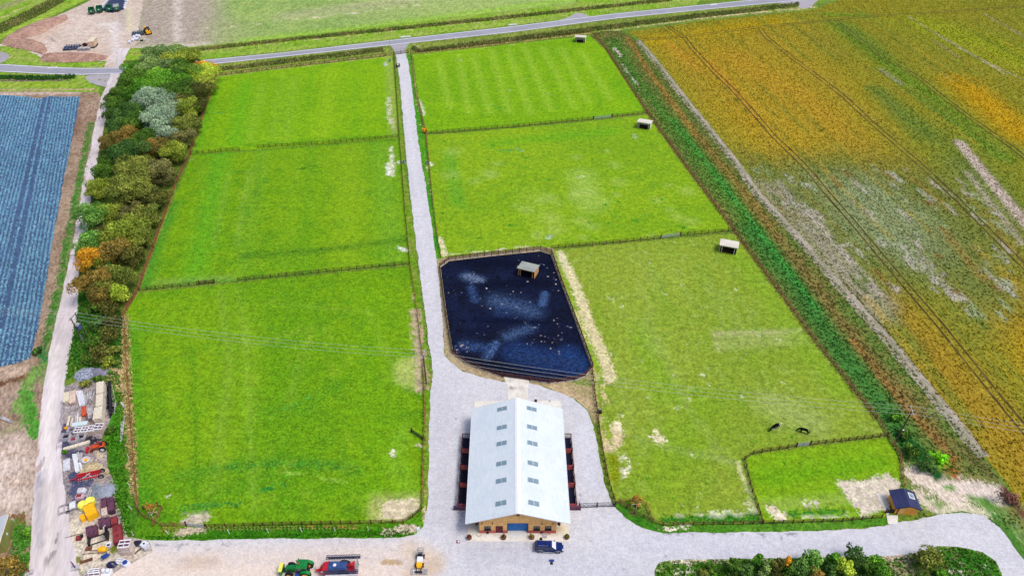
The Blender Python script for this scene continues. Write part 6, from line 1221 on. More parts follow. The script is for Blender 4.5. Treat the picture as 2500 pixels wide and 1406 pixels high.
def smooth_heap(px, py, r_, h, mtl, label, cat='heap', name='earth_heap', sx_=1.2):
    m = MB(); n = 22; vs = []; fs = []
    rings = [(1, 0), (.86, .18), (.66, .5), (.42, .8), (.2, .95)]
    for q, z in rings:
        for k in range(n):
            a = 2*PI*k/n; w_ = 1+.16*noise.noise(Vector((math.cos(a)*2, math.sin(a)*2, q*2+px))); vs.append((q*r_*w_*math.cos(a)*sx_, q*r_*w_*math.sin(a)*.8, z*h))
    for i in range(len(rings)-1):
        for k in range(n): fs.append((i*n+k, i*n+(k+1) % n, (i+1)*n+(k+1) % n, (i+1)*n+k))
    vs.append((0, 0, h)); fs += [((len(rings)-1)*n+k, (len(rings)-1)*n+(k+1) % n, len(vs)-1) for k in range(n)]
    o = m.add(vs, fs).build(name, mtl, None, P(px, py), smooth=True); tag(o, label, cat); return o
m_stone = mat('grey_stone', C(176, 184, 198), C(96, 104, 128), .9, 3, amp=.3); m_grit = ground_mat('grey_grit', C(132, 132, 148), C(116, 116, 134), C(146, 144, 156), .2, .8, 3, .4, paint=False)
rock_heap(208, 914, 2.3, 1.0, m_stone, 'heap of pale grey broken stone at the top of the yard', 420, .3, sy=.9)
smooth_heap(244, 908, 2.0, .9, m_grit, 'smooth heap of dark grey grit beside the broken stone')
smooth_heap(222, 1143, 2.0, .7, mat('tan_earth', C(206, 184, 140), C(160, 150, 120), .95, 2, bump=.4), 'low tan earth heap between the feeder and the red drill')
rock_heap(263, 1198, 1.9, .6, mat('blue_gravel', C(166, 172, 186), C(130, 138, 156), .9, 4), 'spread of loose blue grey gravel above the dark timber stacks', 420, .14)
# orange old tractor
ot = thing('old_tractor', 'small old orange tractor with a loader frame at the right of the yard', 'tractor', P(243, 1096), PI+.25)
MB().box((.4, 0, .95), (1.8, .7, .5)).build('bonnet', m_orange, ot, bevel=.05); MB().box((-.8, 0, 1.0), (.9, 1.2, .5)).build('body', m_orange, ot); MB().box((-.7, 0, 1.4), (.5, .5, .3)).build('seat', m_dark, ot)
for sg in (-1, 1):
    wheel(ot, -.9, sg*.8, .62, .35, m_white); wheel(ot, 1.3, sg*.55, .35, .2, m_orange); MB().bar((-.6, sg*.5, 1.6), (1.9, sg*.5, .7), .12).build('loader_arm', m_orange, ot)
MB().box((2.2, 0, .45), (.4, 1.4, .5)).build('bucket', m_red, ot); MB().tube([(-.25, 0, 1.3), (-.35, 0, 1.75)], .03, 6).build('steering_column', m_dark, ot)
rd = thing('seed_drill', 'long red folded drill on wheels lying across the yard', 'seed drill', (P(172, 1176)+P(257, 1158))/2, rzof((172, 1176), (257, 1158))[0]); L = rzof((172, 1176), (257, 1158))[1]
m = MB()
for y_, z_ in ((-.55, .6), (0, .95), (.55, .6), (.3, 1.3)): m.bar((-L*.27, y_, z_), (L*.4, y_, z_), .2)
for i in range(9): m.bar((-L*.25+i*L*.075, -.6, .6), (-L*.25+i*L*.075, .6, .65), .1)
m.build('frame', m_red, rd); m = MB()
for i in range(12): m.bar((-L*.24+i*L*.052, -.7, .3), (-L*.22+i*L*.055, -.3, .75), .07)
m.bar((-.6, -.6, .9), (.8, .2, 1.2), .08); m.bar((-.2, .5, 1.0), (1.0, -.5, .8), .08); m.build('tines', m_plast, rd)
MB().bar((-L*.27, 0, .7), (-L*.5, 0, .45), .16).build('drawbar', m_red, rd)
for y_ in (-.7, .8): wheel(rd, L*.42, y_, .5, .25, m_galv)
for px, py, mt, l in ((201, 1201, m_plast, 'white lilac plastic covered box above the pinkish one'), (196.5, 1216, mat('pinkish_wrap', C(222, 190, 200), C(190, 150, 166), .6, 2), 'low pinkish wrapped box beside the long beams')):
    o = thing('wrapped_box', l, 'box', P(px, py), .1); MB().box((0, 0, .45), (1.5, 1.2, .9), taper=.8).build('body', mt, o, bevel=.08); MB().box((0, 0, .92), (.9, .7, .04)).build('top_panel', m_greyw if px > 200 else m_redw, o)
bundle((220, 1191), (190, 1283), 2.6, .25, 1, 1, m_greyw, 'left one of the two very long grey beams', base=0); bundle((224, 1193), (195, 1283), 2.6, .22, 1, 1, m_greyw, 'right one of the two very long grey beams')
fr = thing('flatbed_trailer', 'grey empty flat trailer frame standing at the edge of the track', 'trailer', P(166.5, 1242), rzof((148.5, 1254), (186, 1240.6))[0])
m = MB()
for y_ in (-.85, .85): m.bar((-1.5, y_, .55), (1.5, y_, .55), .12, .3)
for x_ in (-1.5, -.5, .5, 1.5): m.bar((x_, -.85, .55), (x_, .85, .55), .12)
m.build('frame', m_greyw, fr); MB().box((.9, 0, .6), (1.0, 1.5, .05)).build('deck', m_plast, fr)
for y_ in (-1.0, 1.0): wheel(fr, 0, y_, .33, .22)
ym = thing('yellow_silo_mixer', 'yellow mortar silo machine lying down with two pale yellow drums on top', 'mixer', P(229, 1262), rzof((224.5, 1268.7), (243.7, 1258.5))[0])
MB().box((0, 1.0, .75), (1.95, 3.2, 1.5), taper=.94).build('body', m_yell, ym, bevel=.06); MB().box((-1.55, .7, .45), (.9, 1.3, .9), taper=.9).build('side_unit', m_yell, ym, bevel=.05)
for x_ in (-.75, .55): MB().lathe([(.5, 0), (.85, .3), (.9, 1.3), (.7, 1.5), (.6, 1.35), (.35, 1.2)], (x_, 3.2, 0), 18).build('drum', m_lyell, ym, smooth=False)
m = MB()
for i, x_ in enumerate((-.62, -.42, -.2, .02, .24, .42, .6)): m.box((x_, 2.32, 1.515), (.13, .07 if i % 2 else .13, .02))
m.build('dark_lettering', m_dark, ym)
for (x0, y0, x1, y1), mt, h, n, l in (((252, 1214, 252.5, 1237), m_purp, 1.2, 4, 'square dark purple timber stack right of the yellow machine'), ((268, 1212, 270.5, 1246), m_purp, 1.4, 5, 'longest dark purple timber stack at the top right of the group'), ((253, 1238, 255.5, 1257), m_crate, 1.0, 4, 'short pinkish brown timber stack between the purple ones'), ((246, 1263, 248, 1284), m_purp, 1.0, 5, 'dark maroon stack left in the second row of the group'), ((260, 1261, 262, 1283), m_purp, 1.0, 4, 'dark maroon stack in the middle of the second row of the group'), ((276.5, 1259, 278.5, 1278), m_redw, 1.2, 4, 'small reddish brown stack at the right of the second row'), ((215, 1284, 218, 1306), m_purp, 1.1, 4, 'dark purple stack leaning at the lower left of the group'), ((228, 1280, 230, 1303), m_purp, 1.0, 5, 'dark purple slatted stack with a pale batten near the black frame'), ((284, 1279, 287, 1322), m_redw, 1.1, 7, 'long deep red timber stack at the lower right of the group')):
    bundle((x0, y0), (x1, y1), 13 if n < 7 else 20, h, n, 4, mt, l, splay=.01)
bf = thing('gate_frame', 'black steel ladder shaped frame lying on the sandy ground', 'steel frame', P(219, 1324), rzof((219, 1324), (264, 1310))[0]); L = rzof((219, 1324), (264, 1310))[1]
m = MB()
for y_ in (-.75, .75): m.bar((0, y_, .2), (L, y_, .35), .14)
m.bar((0, -.8, .2), (0, .8, .2), .35); m.build('frame', m_dark, bf); m = MB()
for i in range(1, 7): m.bar((L*i/7, -.7, .2), (L*(i+.3)/7, .7, .25), .04)
m.build('mesh_wires', m_greyw, bf); MB().box((L+.1, 0, 1.1), (.25, 1.9, 2.2)).build('end_panel', m_dark, bf); MB().tube([(L, -.4, 2.2), (L+.1, .3, 2.7), (L+.2, 1.0, 2.2)], .12, 6).build('grey_hose', m_greyw, bf)
o = thing('red_toolbox', 'small dark red machine on the sandy ground with a long rod behind it', 'machine', P(194, 1315), .2); MB().box((0, 0, .35), (.9, .8, .6), taper=.9).build('body', m_redw, o); MB().box((.5, .2, .5), (.4, .5, .4)).build('motor', m_dark, o); MB().bar((-2.6, .7, .15), (2.0, 1.2, .2), .06).build('rod', m_rust, o)
o = thing('folded_mixer', 'small orange yellow tripod mixer beside a blue barrow', 'mixer', P(254, 1347), 0); MB().lathe([(.15, -.8), (.5, -.5), (.55, .3), (.35, .8)], (0, 0, .95), 14, 'X').build('drum', m_yell, o)
m = MB()
for x_, y_ in ((-.9, -.6), (-.8, .6), (.9, .4), (1.1, -.7)): m.bar((x_*.4, 0, .9), (x_, y_, 0), .08)
m.build('legs', m_rust, o)
o = thing('wheelbarrow', 'blue wheelbarrow tipped beside the orange yellow mixer', 'wheelbarrow', P(258.5, 1361), 1.0); MB().box((0, 0, .5), (1.0, .65, .3), ry=.3, taper=1.25).build('tray', m_blue, o); m = MB(); m.bar((-.9, -.28, .6), (.6, -.2, .3), .05); m.bar((-.9, .28, .6), (.6, .2, .3), .05); m.build('handles', m_dark, o); wheel(o, .7, 0, .2, .1)
for a, b, l in (((206, 1343), (240, 1343), 'upper of the two long rusty bars left of the yellow mixer'), ((200, 1352), (239, 1348), 'lower of the two long rusty bars left of the yellow mixer'), ):
    bundle(a, b, 2, .15, 1, 1, m_rust, l, 'rusty_bar', 'bar')
o = thing('rusty_plate', 'flat rusty steel plate above the long rusty bars', 'plate', P(217, 1338), .1); MB().box((0, 0, .05), (1.2, .8, .08)).build('plate', m_rust, o); MB().box((.2, .1, .14), (.5, .4, .1)).build('lug', m_rust, o)
bundle((193, 1373), (226, 1362), 8, .3, 4, 1, m_rust, 'brown slatted panel lying below the rusty bars', 'slatted_panel', 'panel', gap=.35); bundle((213, 1309), (213, 1329), 1.6, .1, 1, 1, m_lyell, 'thin pale yellow batten lying on the sand near the black frame')
crate(315, 1346, 2.0, 1.6, 1.25, .1, 'lower crate of the tall two high crate stack beside the gravel')
c2 = crate(315, 1346, 2.0, 1.6, 1.25, .1, 'upper crate with slatted lid on top of the two high crate stack'); c2.location.z = 1.35
crate(232, 1398, 1.9, 1.0, .7, .12, 'white slatted crate, upper one of the pair at the bottom of the yard'); crate(234, 1414, 2.0, 1.3, 1.2, .12, 'white slatted crate, lower one of the pair at the bottom of the yard')
crate(213, 1408, 1.2, 1.0, .2, .3, 'grey striped pallet left of the slatted crate pair', m_greyw, name='timber_pallet', cat='pallet'); crate(294, 1370, 1.5, 1.1, .15, -.15, 'white pallet with round holes left of the blue lidded container', m_plast, name='timber_pallet', cat='pallet')
ib = thing('water_tank', 'white caged water tank standing at the corner of the grass verge', 'tank', P(357, 1336), -.5); MB().box((0, 0, .75), (1.25, 1.2, 1.15), taper=.94).build('tank', m_plast, ib, bevel=.1); MB().lathe([(.18, 0), (.18, .08)], (0, 0, 1.32), 12).build('cap', m_black, ib)
m = MB()
for z_ in (.3, .6, .9, 1.2):
    for y_ in (-.63, .63): m.bar((-.65, y_, z_), (.65, y_, z_), .03)
    for x_ in (-.66, .66): m.bar((x_, -.62, z_), (x_, .62, z_), .03)
m.build('cage', m_galv, ib); MB().box((0, 0, .08), (1.3, 1.25, .14)).build('pallet', m_greyw, ib); MB().tube([(-.5, -.5, .2), (-.8, -1.4, .08), (-.7, -1.9, .06)], .1, 8).build('hose', m_dark, ib)
o = thing('blue_crate', 'dark blue plastic crate beside the white water tank', 'crate', P(337, 1329), .1); MB().box((0, 0, .3), (1.1, .9, .55), taper=1.1).build('body', m_blue, o); MB().box((0, 0, .6), (1.2, 1.0, .05)).build('rim', m_dark, o)
o = thing('lidded_container', 'white container with a dark blue round lid in the sandy yard', 'container', P(309, 1378), -.4); MB().box((0, 0, .4), (1.2, 1.1, .8), taper=.95).build('body', m_plast, o, bevel=.04); MB().lathe([(.42, .8), (.42, .95), (.2, .98)], n=16).build('lid', m_blue, o)
crate(264, 1404, 1.5, 1.4, .9, .1, 'white crate carrying two white drums at the bottom of the yard', m_plast, 'closed')
for px, py, l in ((259, 1392, 'left one of the two white drums on the crate'), (269, 1389, 'right one of the two white drums on the crate')):
    o = thing('plastic_drum', l, 'drum', P(264, 1404)+Vector(((px-264)/13.4, .1, .95))); MB().lathe([(.3, 0), (.34, .1), (.34, .7), (.26, .8)], n=16).build('body', m_plast, o, smooth=False); MB().lathe([(.1, .8), (.1, .86)], n=10).build('cap', m_white, o)
smooth_heap(273, 1378, .95, .8, m_tarp, 'crumpled dark blue tarpaulin behind the white drums', 'tarpaulin', 'blue_tarpaulin')
o = thing('concrete_slab', 'grey concrete slab with a red and blue post on it near the track', 'slab', P(183, 1387), .2); MB().box((0, 0, .1), (1.4, 1.0, .2)).build('slab', m_greyw, o); MB().bar((0, .1, .2), (-.2, .4, 1.7), .16).build('post', m_redw, o); MB().bar((.12, .05, .2), (-.05, .35, 1.3), .12).build('blue_rod', m_blue, o)
o = thing('concrete_slab', 'grey concrete slab with dark red rods near the orange bush', 'slab', P(72, 1398), .3); MB().box((0, 0, .1), (1.3, 1.0, .2)).build('slab', m_greyw, o); MB().bar((0, .1, .2), (-.5, .7, 1.2), .2).build('post', m_redw, o)
o = thing('small_cabinet', 'small white metal cabinet above the blue wheelbarrow', 'cabinet', P(267, 1333), .15); MB().box((0, 0, .3), (.95, .9, .6)).build('body', m_plast, o); MB().box((.05, -.1, .62), (.5, .4, .05)).build('lid', m_dark, o)
bundle((0, 1017), (29, 1029), 7, .4, 4, 2, m_greyw, 'pile of grey poles at the left edge of the photo', splay=.06); 
for a, b, w, n, l in (((303, 1012), (300, 1060), 2, 1, 'longest grey plank lying against the yard hedge bank'), ((298, 1030), (295, 1078), 5, 2, 'pair of white planks at the foot of the yard hedge bank'), ((294, 979), (305, 996), 4, 2, 'short slanting grey plank pair higher up the hedge bank'), ((275, 942), (279, 970), 1.8, 1, 'thin white pole beside the black pipe, upper'), ((282, 974), (279, 1010), 1.8, 1, 'thin white pole beside the black pipe, lower')):
    bundle(a, b, w, .25, n, 1, m_greyw, l, splay=.03)
o = thing('black_pipe', 'long thick black pipe lying beside the tall timber wall', 'pipe', P(270, 975)); A, B_ = P(268.6, 934)-o.location, P(272, 1014)-o.location; MB().tube([A+Vector((0, 0, .3)), B_+Vector((0, 0, .3))], .28, 12).build('pipe', m_dark, o); MB().tube([A+Vector((0, 0, .3)), A.lerp(B_, .02)+Vector((0, 0, .3))], .33, 12).build('collar', m_black, o)
for px, py, w_, l in ((128, 166.5, 3.5, 'flat white slab on the verge of the road bend'), (990, 91, 4.5, 'flat white culvert slab across the road from the drive entrance'), (1252, 61.5, 4, 'flat white culvert slab on the far side of the road, middle of the photo'), (1742, 13, 4, 'flat white culvert slab on the far side of the road, above the crop')):
    o = thing('culvert_slab', l, 'slab', P(px, py), .15); MB().box((0, 0, .12), (w_, 1.2, .2)).build('slab', m_white, o); MB().box((0, -.5, .25), (w_*.9, .15, .15)).build('kerb', m_plast, o)
o = thing('junction_box', 'small white box on the gravel edge at the corner of the south west paddock', 'box', P(1021, 1292)); MB().box((0, 0, .2), (.5, .45, .4)).build('body', m_white, o); MB().box((0, 0, .42), (.55, .5, .04)).build('lid', m_plast, o)
# ================================================================ horses
def horse(px, py, rz, k, coat, label, white=False):
    o = thing('horse', label, 'horse', P(px, py), rz); V = []; E = []; Rr = []
    def nd(x, y, z, r_, par=None):
        V.append((x*k, y*k, z*k)); Rr.append(r_*k)
        if par is not None: E.append((par, len(V)-1))
        return len(V)-1
    b0 = nd(0, 0, 1.12, .33); b1 = nd(.42, 0, 1.12, .34, b0); b2 = nd(.72, 0, 1.15, .27, b1); c1 = nd(-.4, 0, 1.14, .32, b0); c2 = nd(-.72, 0, 1.16, .29, c1)
    n1 = nd(.98, .02, 1.08, .2, b2); n2 = nd(1.22, .03, .78, .15, n1); h1_ = nd(1.4, .04, .46, .13, n2); h2_ = nd(1.5, .04, .28, .1, h1_); nd(1.56, .05, .1, .075, h2_)
    nd(1.34, -.05, .66, .04, h1_); nd(1.36, .12, .66, .04, h1_)
    for sy, dx in ((-1, .12), (1, -.08)):
        f = nd(.62, sy*.17, .86, .14, b2); f = nd(.62+dx*.5, sy*.17, .5, .1, f); f = nd(.6+dx, sy*.17, .18, .08, f); nd(.66+dx, sy*.17, .04, .1, f)
        g_ = nd(-.62, sy*.17, .86, .19, c2); g_ = nd(-.66-dx*.3, sy*.17, .6, .1, g_); g_ = nd(-.84-dx*.5, sy*.17, .44, .09, g_); g_ = nd(-.8-dx, sy*.17, .16, .08, g_); nd(-.73-dx, sy*.17, .04, .078, g_)
    me = bpy.data.meshes.new('body'); me.from_pydata(V, E, []); me.materials.append(coat); ob = put('body', me, o)
    md = ob.modifiers.new('skin', 'SKIN'); sv = me.skin_vertices[0].data
    for i, q in enumerate(Rr): sv[i].radius = (q, q*(.9 if q > .25*k else 1))
    sv[0].use_root = True; sd = ob.modifiers.new('sub', 'SUBSURF'); sd.levels = 2; sd.render_levels = 2
    MB().tube([(-.92*k, 0, 1.25*k), (-1.03*k, 0, 1.0*k), (-1.02*k, 0, .45*k)], [.08*k, .13*k, .05*k], 8).build('tail', m_white if white else m_black, o, smooth=True)
    m = MB()
    for i in range(7):
        t = i/6; m.box(((.78+.5*t)*k, 0, (1.38-.62*t)*k), (.16*k, .07*k, .2*k), 0, 0, .7)
    m.build('mane', m_black, o); return o
t = NT('piebald_coat'); v = t.coords(0); sx = t.new('ShaderNodeSeparateXYZ'); t.link(v, sx.inputs[0])
n_ = t.math('MULTIPLY', t.math('SUBTRACT', t.noise(2.2, v, 2), .5), .5)
wl = t.math('LESS_THAN', t.math('ADD', sx.outputs['Z'], n_), .85); wf = t.math('LESS_THAN', t.math('ADD', sx.outputs['X'], n_), .95); wl = t.math('MULTIPLY', wl, wf)
wr = t.math('LESS_THAN', t.math('ADD', sx.outputs['X'], n_), -.5); wr = t.math('MULTIPLY', wr, t.math('GREATER_THAN', sx.outputs['Z'], 1.15))
t.link(t.mix(t.math('MAXIMUM', wl, wr), C(18, 17, 24), C(232, 228, 224)), t.b.inputs['Base Color']); t.b.inputs['Roughness'].default_value = .95; t.b.inputs['Specular IOR Level'].default_value = .05
m_coat = mat('black_coat', C(20, 18, 24), C(12, 11, 16), .95, 3, spec=.05)
horse(1893, 1047, PI+.42, 1.15, t.m, 'black and white grazing horse with pale legs and rump', True)
horse(1962, 1057, PI-.42, 1.02, m_coat, 'small all black pony grazing right of the piebald horse')
# ================================================================ trees
DK = (C(56, 88, 30), C(88, 116, 40)); MG = (C(66, 112, 30), C(96, 140, 40)); BG = (C(76, 122, 34), C(102, 142, 42)); BD = (C(54, 86, 38), C(82, 112, 50))
SV = (C(118, 138, 114), C(146, 162, 132)); GG = (C(98, 122, 70), C(126, 144, 76)); YG = (C(112, 128, 44), C(142, 150, 54)); OL = (C(92, 104, 42), C(124, 128, 56))
BO = (C(100, 94, 44), C(140, 112, 50)); OR = (C(176, 134, 36), C(200, 150, 46)); FG = (C(78, 122, 48), C(112, 148, 66)); DO = (C(70, 76, 34), C(100, 98, 44)); BR = (C(92, 92, 52), C(116, 114, 66)); LM = (C(130, 150, 44), C(160, 172, 60))
NM = {id(DK): 'dark green', id(MG): 'mid green', id(BG): 'bright green', id(BD): 'bluish dark green', id(SV): 'silvery grey', id(GG): 'grey green', id(YG): 'yellow green', id(OL): 'olive', id(BO): 'brown and orange', id(OR): 'bright orange', id(FG): 'fresh green', id(DO): 'dark olive', id(BR): 'bare brownish', id(LM): 'lime yellow'}
belt = [(402, 136, 42, GG, 10), (448, 146, 36, YG, 9), (500, 166, 22, OR, 6), (487, 184, 34, LM, 8), (380, 168, 36, GG, 10), (437, 187, 40, DK, 10), (334, 172, 30, MG, 8), (497, 206, 26, YG, 7), (328, 203, 36, DK, 10), (398, 208, 44, BG, 11), (478, 224, 34, DO, 9), (293, 236, 30, DK, 8), (350, 222, 36, MG, 10), (435, 226, 38, DK, 10),
        (372, 244, 34, SV, 11), (408, 258, 32, SV, 10), (462, 248, 32, DO, 8), (284, 266, 28, DK, 8), (311, 280, 32, BD, 9), (449, 264, 32, YG, 8), (384, 290, 36, SV, 11), (446, 304, 32, OL, 7), (335, 304, 32, DK, 9), (388, 322, 32, SV, 9), (281, 310, 26, BD, 7), (308, 336, 30, BO, 8), (452, 336, 26, BR, 6), (350, 345, 28, DK, 8),
        (272, 352, 26, BO, 6), (316, 376, 40, BD, 10), (381, 362, 30, BO, 8), (424, 368, 30, YG, 7), (277, 395, 26, DK, 7), (252, 420, 26, DK, 7), (339, 414, 42, OL, 9), (393, 418, 32, BR, 7), (300, 425, 26, DK, 7), (241, 459, 28, YG, 7), (315, 470, 46, OL, 10), (378, 483, 30, DO, 7), (223, 524, 30, FG, 9), (269, 521, 22, YG, 6), (318, 519, 26, BR, 6), (363, 525, 26, OL, 6), (340, 548, 20, OL, 5),
        (303, 563, 42, YG, 9), (348, 580, 26, OL, 6), (220, 599, 30, FG, 8), (254, 575, 22, DO, 6), (217, 638, 26, OR, 8), (277, 616, 32, BO, 8), (315, 626, 28, DO, 6), (255, 640, 20, DK, 6), (297, 673, 32, OL, 8), (229, 694, 36, BO, 9), (268, 700, 28, OL, 7), (292, 712, 20, LM, 6), (250, 722, 22, BO, 6)]
key = {}
for i, (x, y, rr, pc, h) in enumerate(belt):
    xl = np.interp(y, [120, 240, 420, 600, 760], [310, 262, 235, 200, 190]); xr = np.interp(y, [120, 190, 380, 560, 720], [515, 525, 460, 375, 320])
    q = (x-xl)/(xr-xl); side = 'on the track side' if q < .36 else ('on the paddock side' if q > .66 else 'in the middle')
    lev = 'at the road end' if y < 200 else ('beside the upper paddock' if y < 375 else ('beside the middle paddock' if y < 540 else 'near the lower end'))
    key.setdefault((NM[id(pc)], side, lev), []).append(i)
labs = {}
ordn = ['nearest the road', 'second from the road', 'third from the road', 'fourth from the road', 'fifth from the road', 'sixth from the road']
for (c_, sd, lv), ids in key.items():
    for j, i in enumerate(sorted(ids, key=lambda k_: belt[k_][1])): labs[i] = f'{c_} tree {sd}, {lv}' + (f', {ordn[j]}' if len(ids) > 1 else '')
for i, (x, y, rr, pc, h) in enumerate(belt):
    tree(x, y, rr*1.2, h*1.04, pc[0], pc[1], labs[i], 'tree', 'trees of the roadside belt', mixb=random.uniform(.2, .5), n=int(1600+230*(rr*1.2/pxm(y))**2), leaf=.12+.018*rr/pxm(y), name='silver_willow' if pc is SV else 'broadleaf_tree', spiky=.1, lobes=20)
for x, y, rr, h, pc, l in ((258, 748, 30, 3.6, DO, 'dark scrubby bush just below the last belt trees'), (225, 752, 20, 3, DK, 'small dark bush at the track side below the belt trees'), (275, 782, 24, 3, DO, 'low bush beneath the overhead wires'), (236, 790, 20, 3, BD, 'bluish bush beside the twin pole'), (262, 818, 32, 3.6, DO, 'broad dark bramble bush right of the twin pole'), (232, 838, 24, 3, DK, 'dark bush below the twin pole'), (246, 862, 34, 3.4, DO, 'wide dark bush above the stone heap'), (278, 856, 20, 2.6, OL, 'small olive bush nearest the paddock above the stone heap'), (222, 880, 20, 2.4, DK, 'low dark bush at the track side above the stone heap'), (262, 885, 18, 2.2, YG, 'yellowish low bush touching the grit heap'), (210, 935, 14, 1.6, OL, 'small bush above the white timber packs'), (240, 926, 12, 1.5, DK, 'small dark bush behind the tall timber wall'), (270, 1050, 12, 1.2, DK, 'low dark weeds bush right of the crate row'),
                         (90, 855, 14, 1.6, BD, 'bluish green bush on the verge left of the track'), (158, 1103, 5, .8, MG, 'tiny green bush beside the long plank pile'), (24, 1385, 36, 4.2, BO, 'orange brown bush at the bottom left corner'), (62, 1300, 12, 1.2, MG, 'small green bush beside the metal shed'),
                         (2302, 1120, 16, 1.6, (C(110, 180, 30), C(140, 205, 40)), 'bright lime green bush in the weedy strip'), (2225, 1100, 20, 2.2, DK, 'dark bush below the right electricity pole'), (2262, 1138, 22, 2.2, BD, 'bluish dark bush left of the lime one'), (2210, 1060, 16, 2, DK, 'dark bush at the foot of the right electricity pole'), (2190, 1020, 14, 1.8, MG, 'green bush beside the fence above the right pole'),
                         (2468, 1215, 18, 1.8, (C(120, 78, 74), C(140, 104, 84)), 'reddish brown bush at the crop corner'), (1036, 318, 7, 1.6, OR, 'small bright orange shrub beside the drive fence'), (1560, 1230, 8, .9, YG, 'low yellow green weed bush inside the fenced corner'), (1012, 118, 12, 1.2, BR, 'small pinkish brown bush beside the road entrance')):
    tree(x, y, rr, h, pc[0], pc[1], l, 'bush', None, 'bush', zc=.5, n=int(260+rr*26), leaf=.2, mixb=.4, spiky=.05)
isl = [(1798, 1381, 20, DK, 3.6), (1824, 1392, 18, BD, 3), (1853, 1369, 16, MG, 4.2), (1868, 1390, 20, GG, 3), (1892, 1384, 22, DO, 3.6), (1922, 1372, 11, OR, 3), (1930, 1392, 18, DK, 3), (1953, 1392, 24, BD, 3.4), (1984, 1367, 24, FG, 4.2), (2038, 1362, 17, MG, 4.2), (2030, 1392, 16, BD, 3), (2064, 1388, 25, LM, 3.8), (2088, 1352, 27, BD, 4.6), (2118, 1384, 20, DK, 3.4), (2142, 1382, 27, MG, 3.6), (2268, 1366, 40, OL, 4.6), (1740, 1386, 12, DK, 1.6), (1718, 1396, 12, OL, 1.2), (1995, 1400, 16, BO, 2.2), (2295, 1400, 14, MG, 1.6)]
isn = ['leftmost', 'second from the left', 'tall light one third from the left', 'fourth from the left', 'fifth from the left', 'narrow one', 'low one behind the narrow orange', 'sixth large one', 'feathery one', 'slender one', 'low one under the slender tree', 'bright one', 'tallest dark one', 'low one right of the tallest', 'rounded one before the gap', 'large wide one right of the gap', 'small one left of the row', 'lowest one left of the row', 'patchy low one', 'small one at the bottom edge']
for (x, y, rr, pc, h), l in zip(isl, isn):
    tree(x, y, rr*1.05, h, pc[0], pc[1], f'{NM[id(pc)]} young tree on the island bed, {l}', 'tree', 'young trees on the island bed', 'young_tree', n=int(500+rr*34), leaf=.17, spiky=.14 if pc in (FG, BD) else .06, mixb=.4)
# ================================================================ ground cover
def stf(W_, strokes, name, px, dens, hgt, cols, label, cat, **k):
    """tufts whose colours follow the painted ground they stand on"""
    o = tufts(name, px, dens, hgt, cols, label, cat, **k); me = o.data; n = len(me.vertices)
    co_ = np.empty(n*3, np.float32); me.vertices.foreach_get('co', co_); V = co_.reshape(-1, 4, 3).mean(1)
    at = me.attributes['leaf']; c = np.empty(n*4, np.float32); at.data.foreach_get('color', c); c = c.reshape(-1, 4, 4)
    pa = paint(V, strokes); lum = c[:, :, :3].mean(2, keepdims=True); ref = lum.mean()
    for kk_, lim in (('tint', 1.0), ('patch', 1.0)):
        a = (pa[kk_][:, 3]*lim)[:, None, None]; c[:, :, :3] = c[:, :, :3]*(1-a)+(pa[kk_][:, None, :3]*(lum/ref)*.95)*a
    at.data.foreach_set('color', c.ravel()); return o
cab_cols = [C(132, 176, 192), C(118, 166, 186), C(146, 186, 198), C(110, 158, 180)]
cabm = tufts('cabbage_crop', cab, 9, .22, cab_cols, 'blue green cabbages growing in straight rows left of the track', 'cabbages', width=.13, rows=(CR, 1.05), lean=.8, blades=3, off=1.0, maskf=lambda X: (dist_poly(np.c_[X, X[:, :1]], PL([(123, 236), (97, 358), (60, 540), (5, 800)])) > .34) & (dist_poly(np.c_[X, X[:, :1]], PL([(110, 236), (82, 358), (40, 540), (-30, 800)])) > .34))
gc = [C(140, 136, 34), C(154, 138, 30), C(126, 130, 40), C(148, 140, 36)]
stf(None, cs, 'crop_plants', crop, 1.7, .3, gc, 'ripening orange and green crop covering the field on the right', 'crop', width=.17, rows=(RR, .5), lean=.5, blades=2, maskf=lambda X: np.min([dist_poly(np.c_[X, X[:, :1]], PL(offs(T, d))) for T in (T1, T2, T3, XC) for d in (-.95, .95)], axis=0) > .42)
weed = [(1446, 82), (1480, 76)]+ditch+[(2450, 1180), (2500, 1290), (2440, 1288), (2400, 1258), (2290, 1255), (2235, 1268), (2235, 1220), (2203, 1185), (2195, 1112), (2165, 1062), (2140, 1022), (1990, 832), (1795, 567), (1690, 425), (1582, 277), (1476, 117)]
wst = [s([(1495, 100), (1550, 200), (1630, 290), (1745, 430), (1835, 560)], 6.0, C(78, 134, 48), .8), s([(1835, 560), (1945, 700), (2045, 850), (2140, 970), (2220, 1090)], 7.0, C(58, 122, 50), .85), s([(1530, 90), (1580, 170), (1640, 250), (1700, 330)], 2.2, C(170, 126, 62), .6), s([(1700, 330), (1800, 450), (1900, 580)], 3, C(150, 120, 60), .7), s([(1900, 580), (2050, 780), (2200, 960), (2300, 1080)], 3.4, C(132, 112, 62), .75), s([(2080, 830), (2200, 980), (2330, 1120)], 2.2, C(150, 114, 60), .6), s([(2250, 1165), (2300, 1190)], 3.0, C(200, 186, 170), .8)]
stf(None, wst, 'weeds', weed, 3.0, .24, [C(96, 124, 54), C(120, 120, 60), C(80, 116, 48), C(112, 112, 64)], 'tall mixed weeds filling the strip beside the paddock fences', 'weeds', width=.2, lean=.6, blades=3, maskf=lambda X: (dist_poly(np.c_[X, X[:, :1]], PL([(2235, 1170), (2300, 1195), (2430, 1205), (2300, 1240)])) > 4.2))
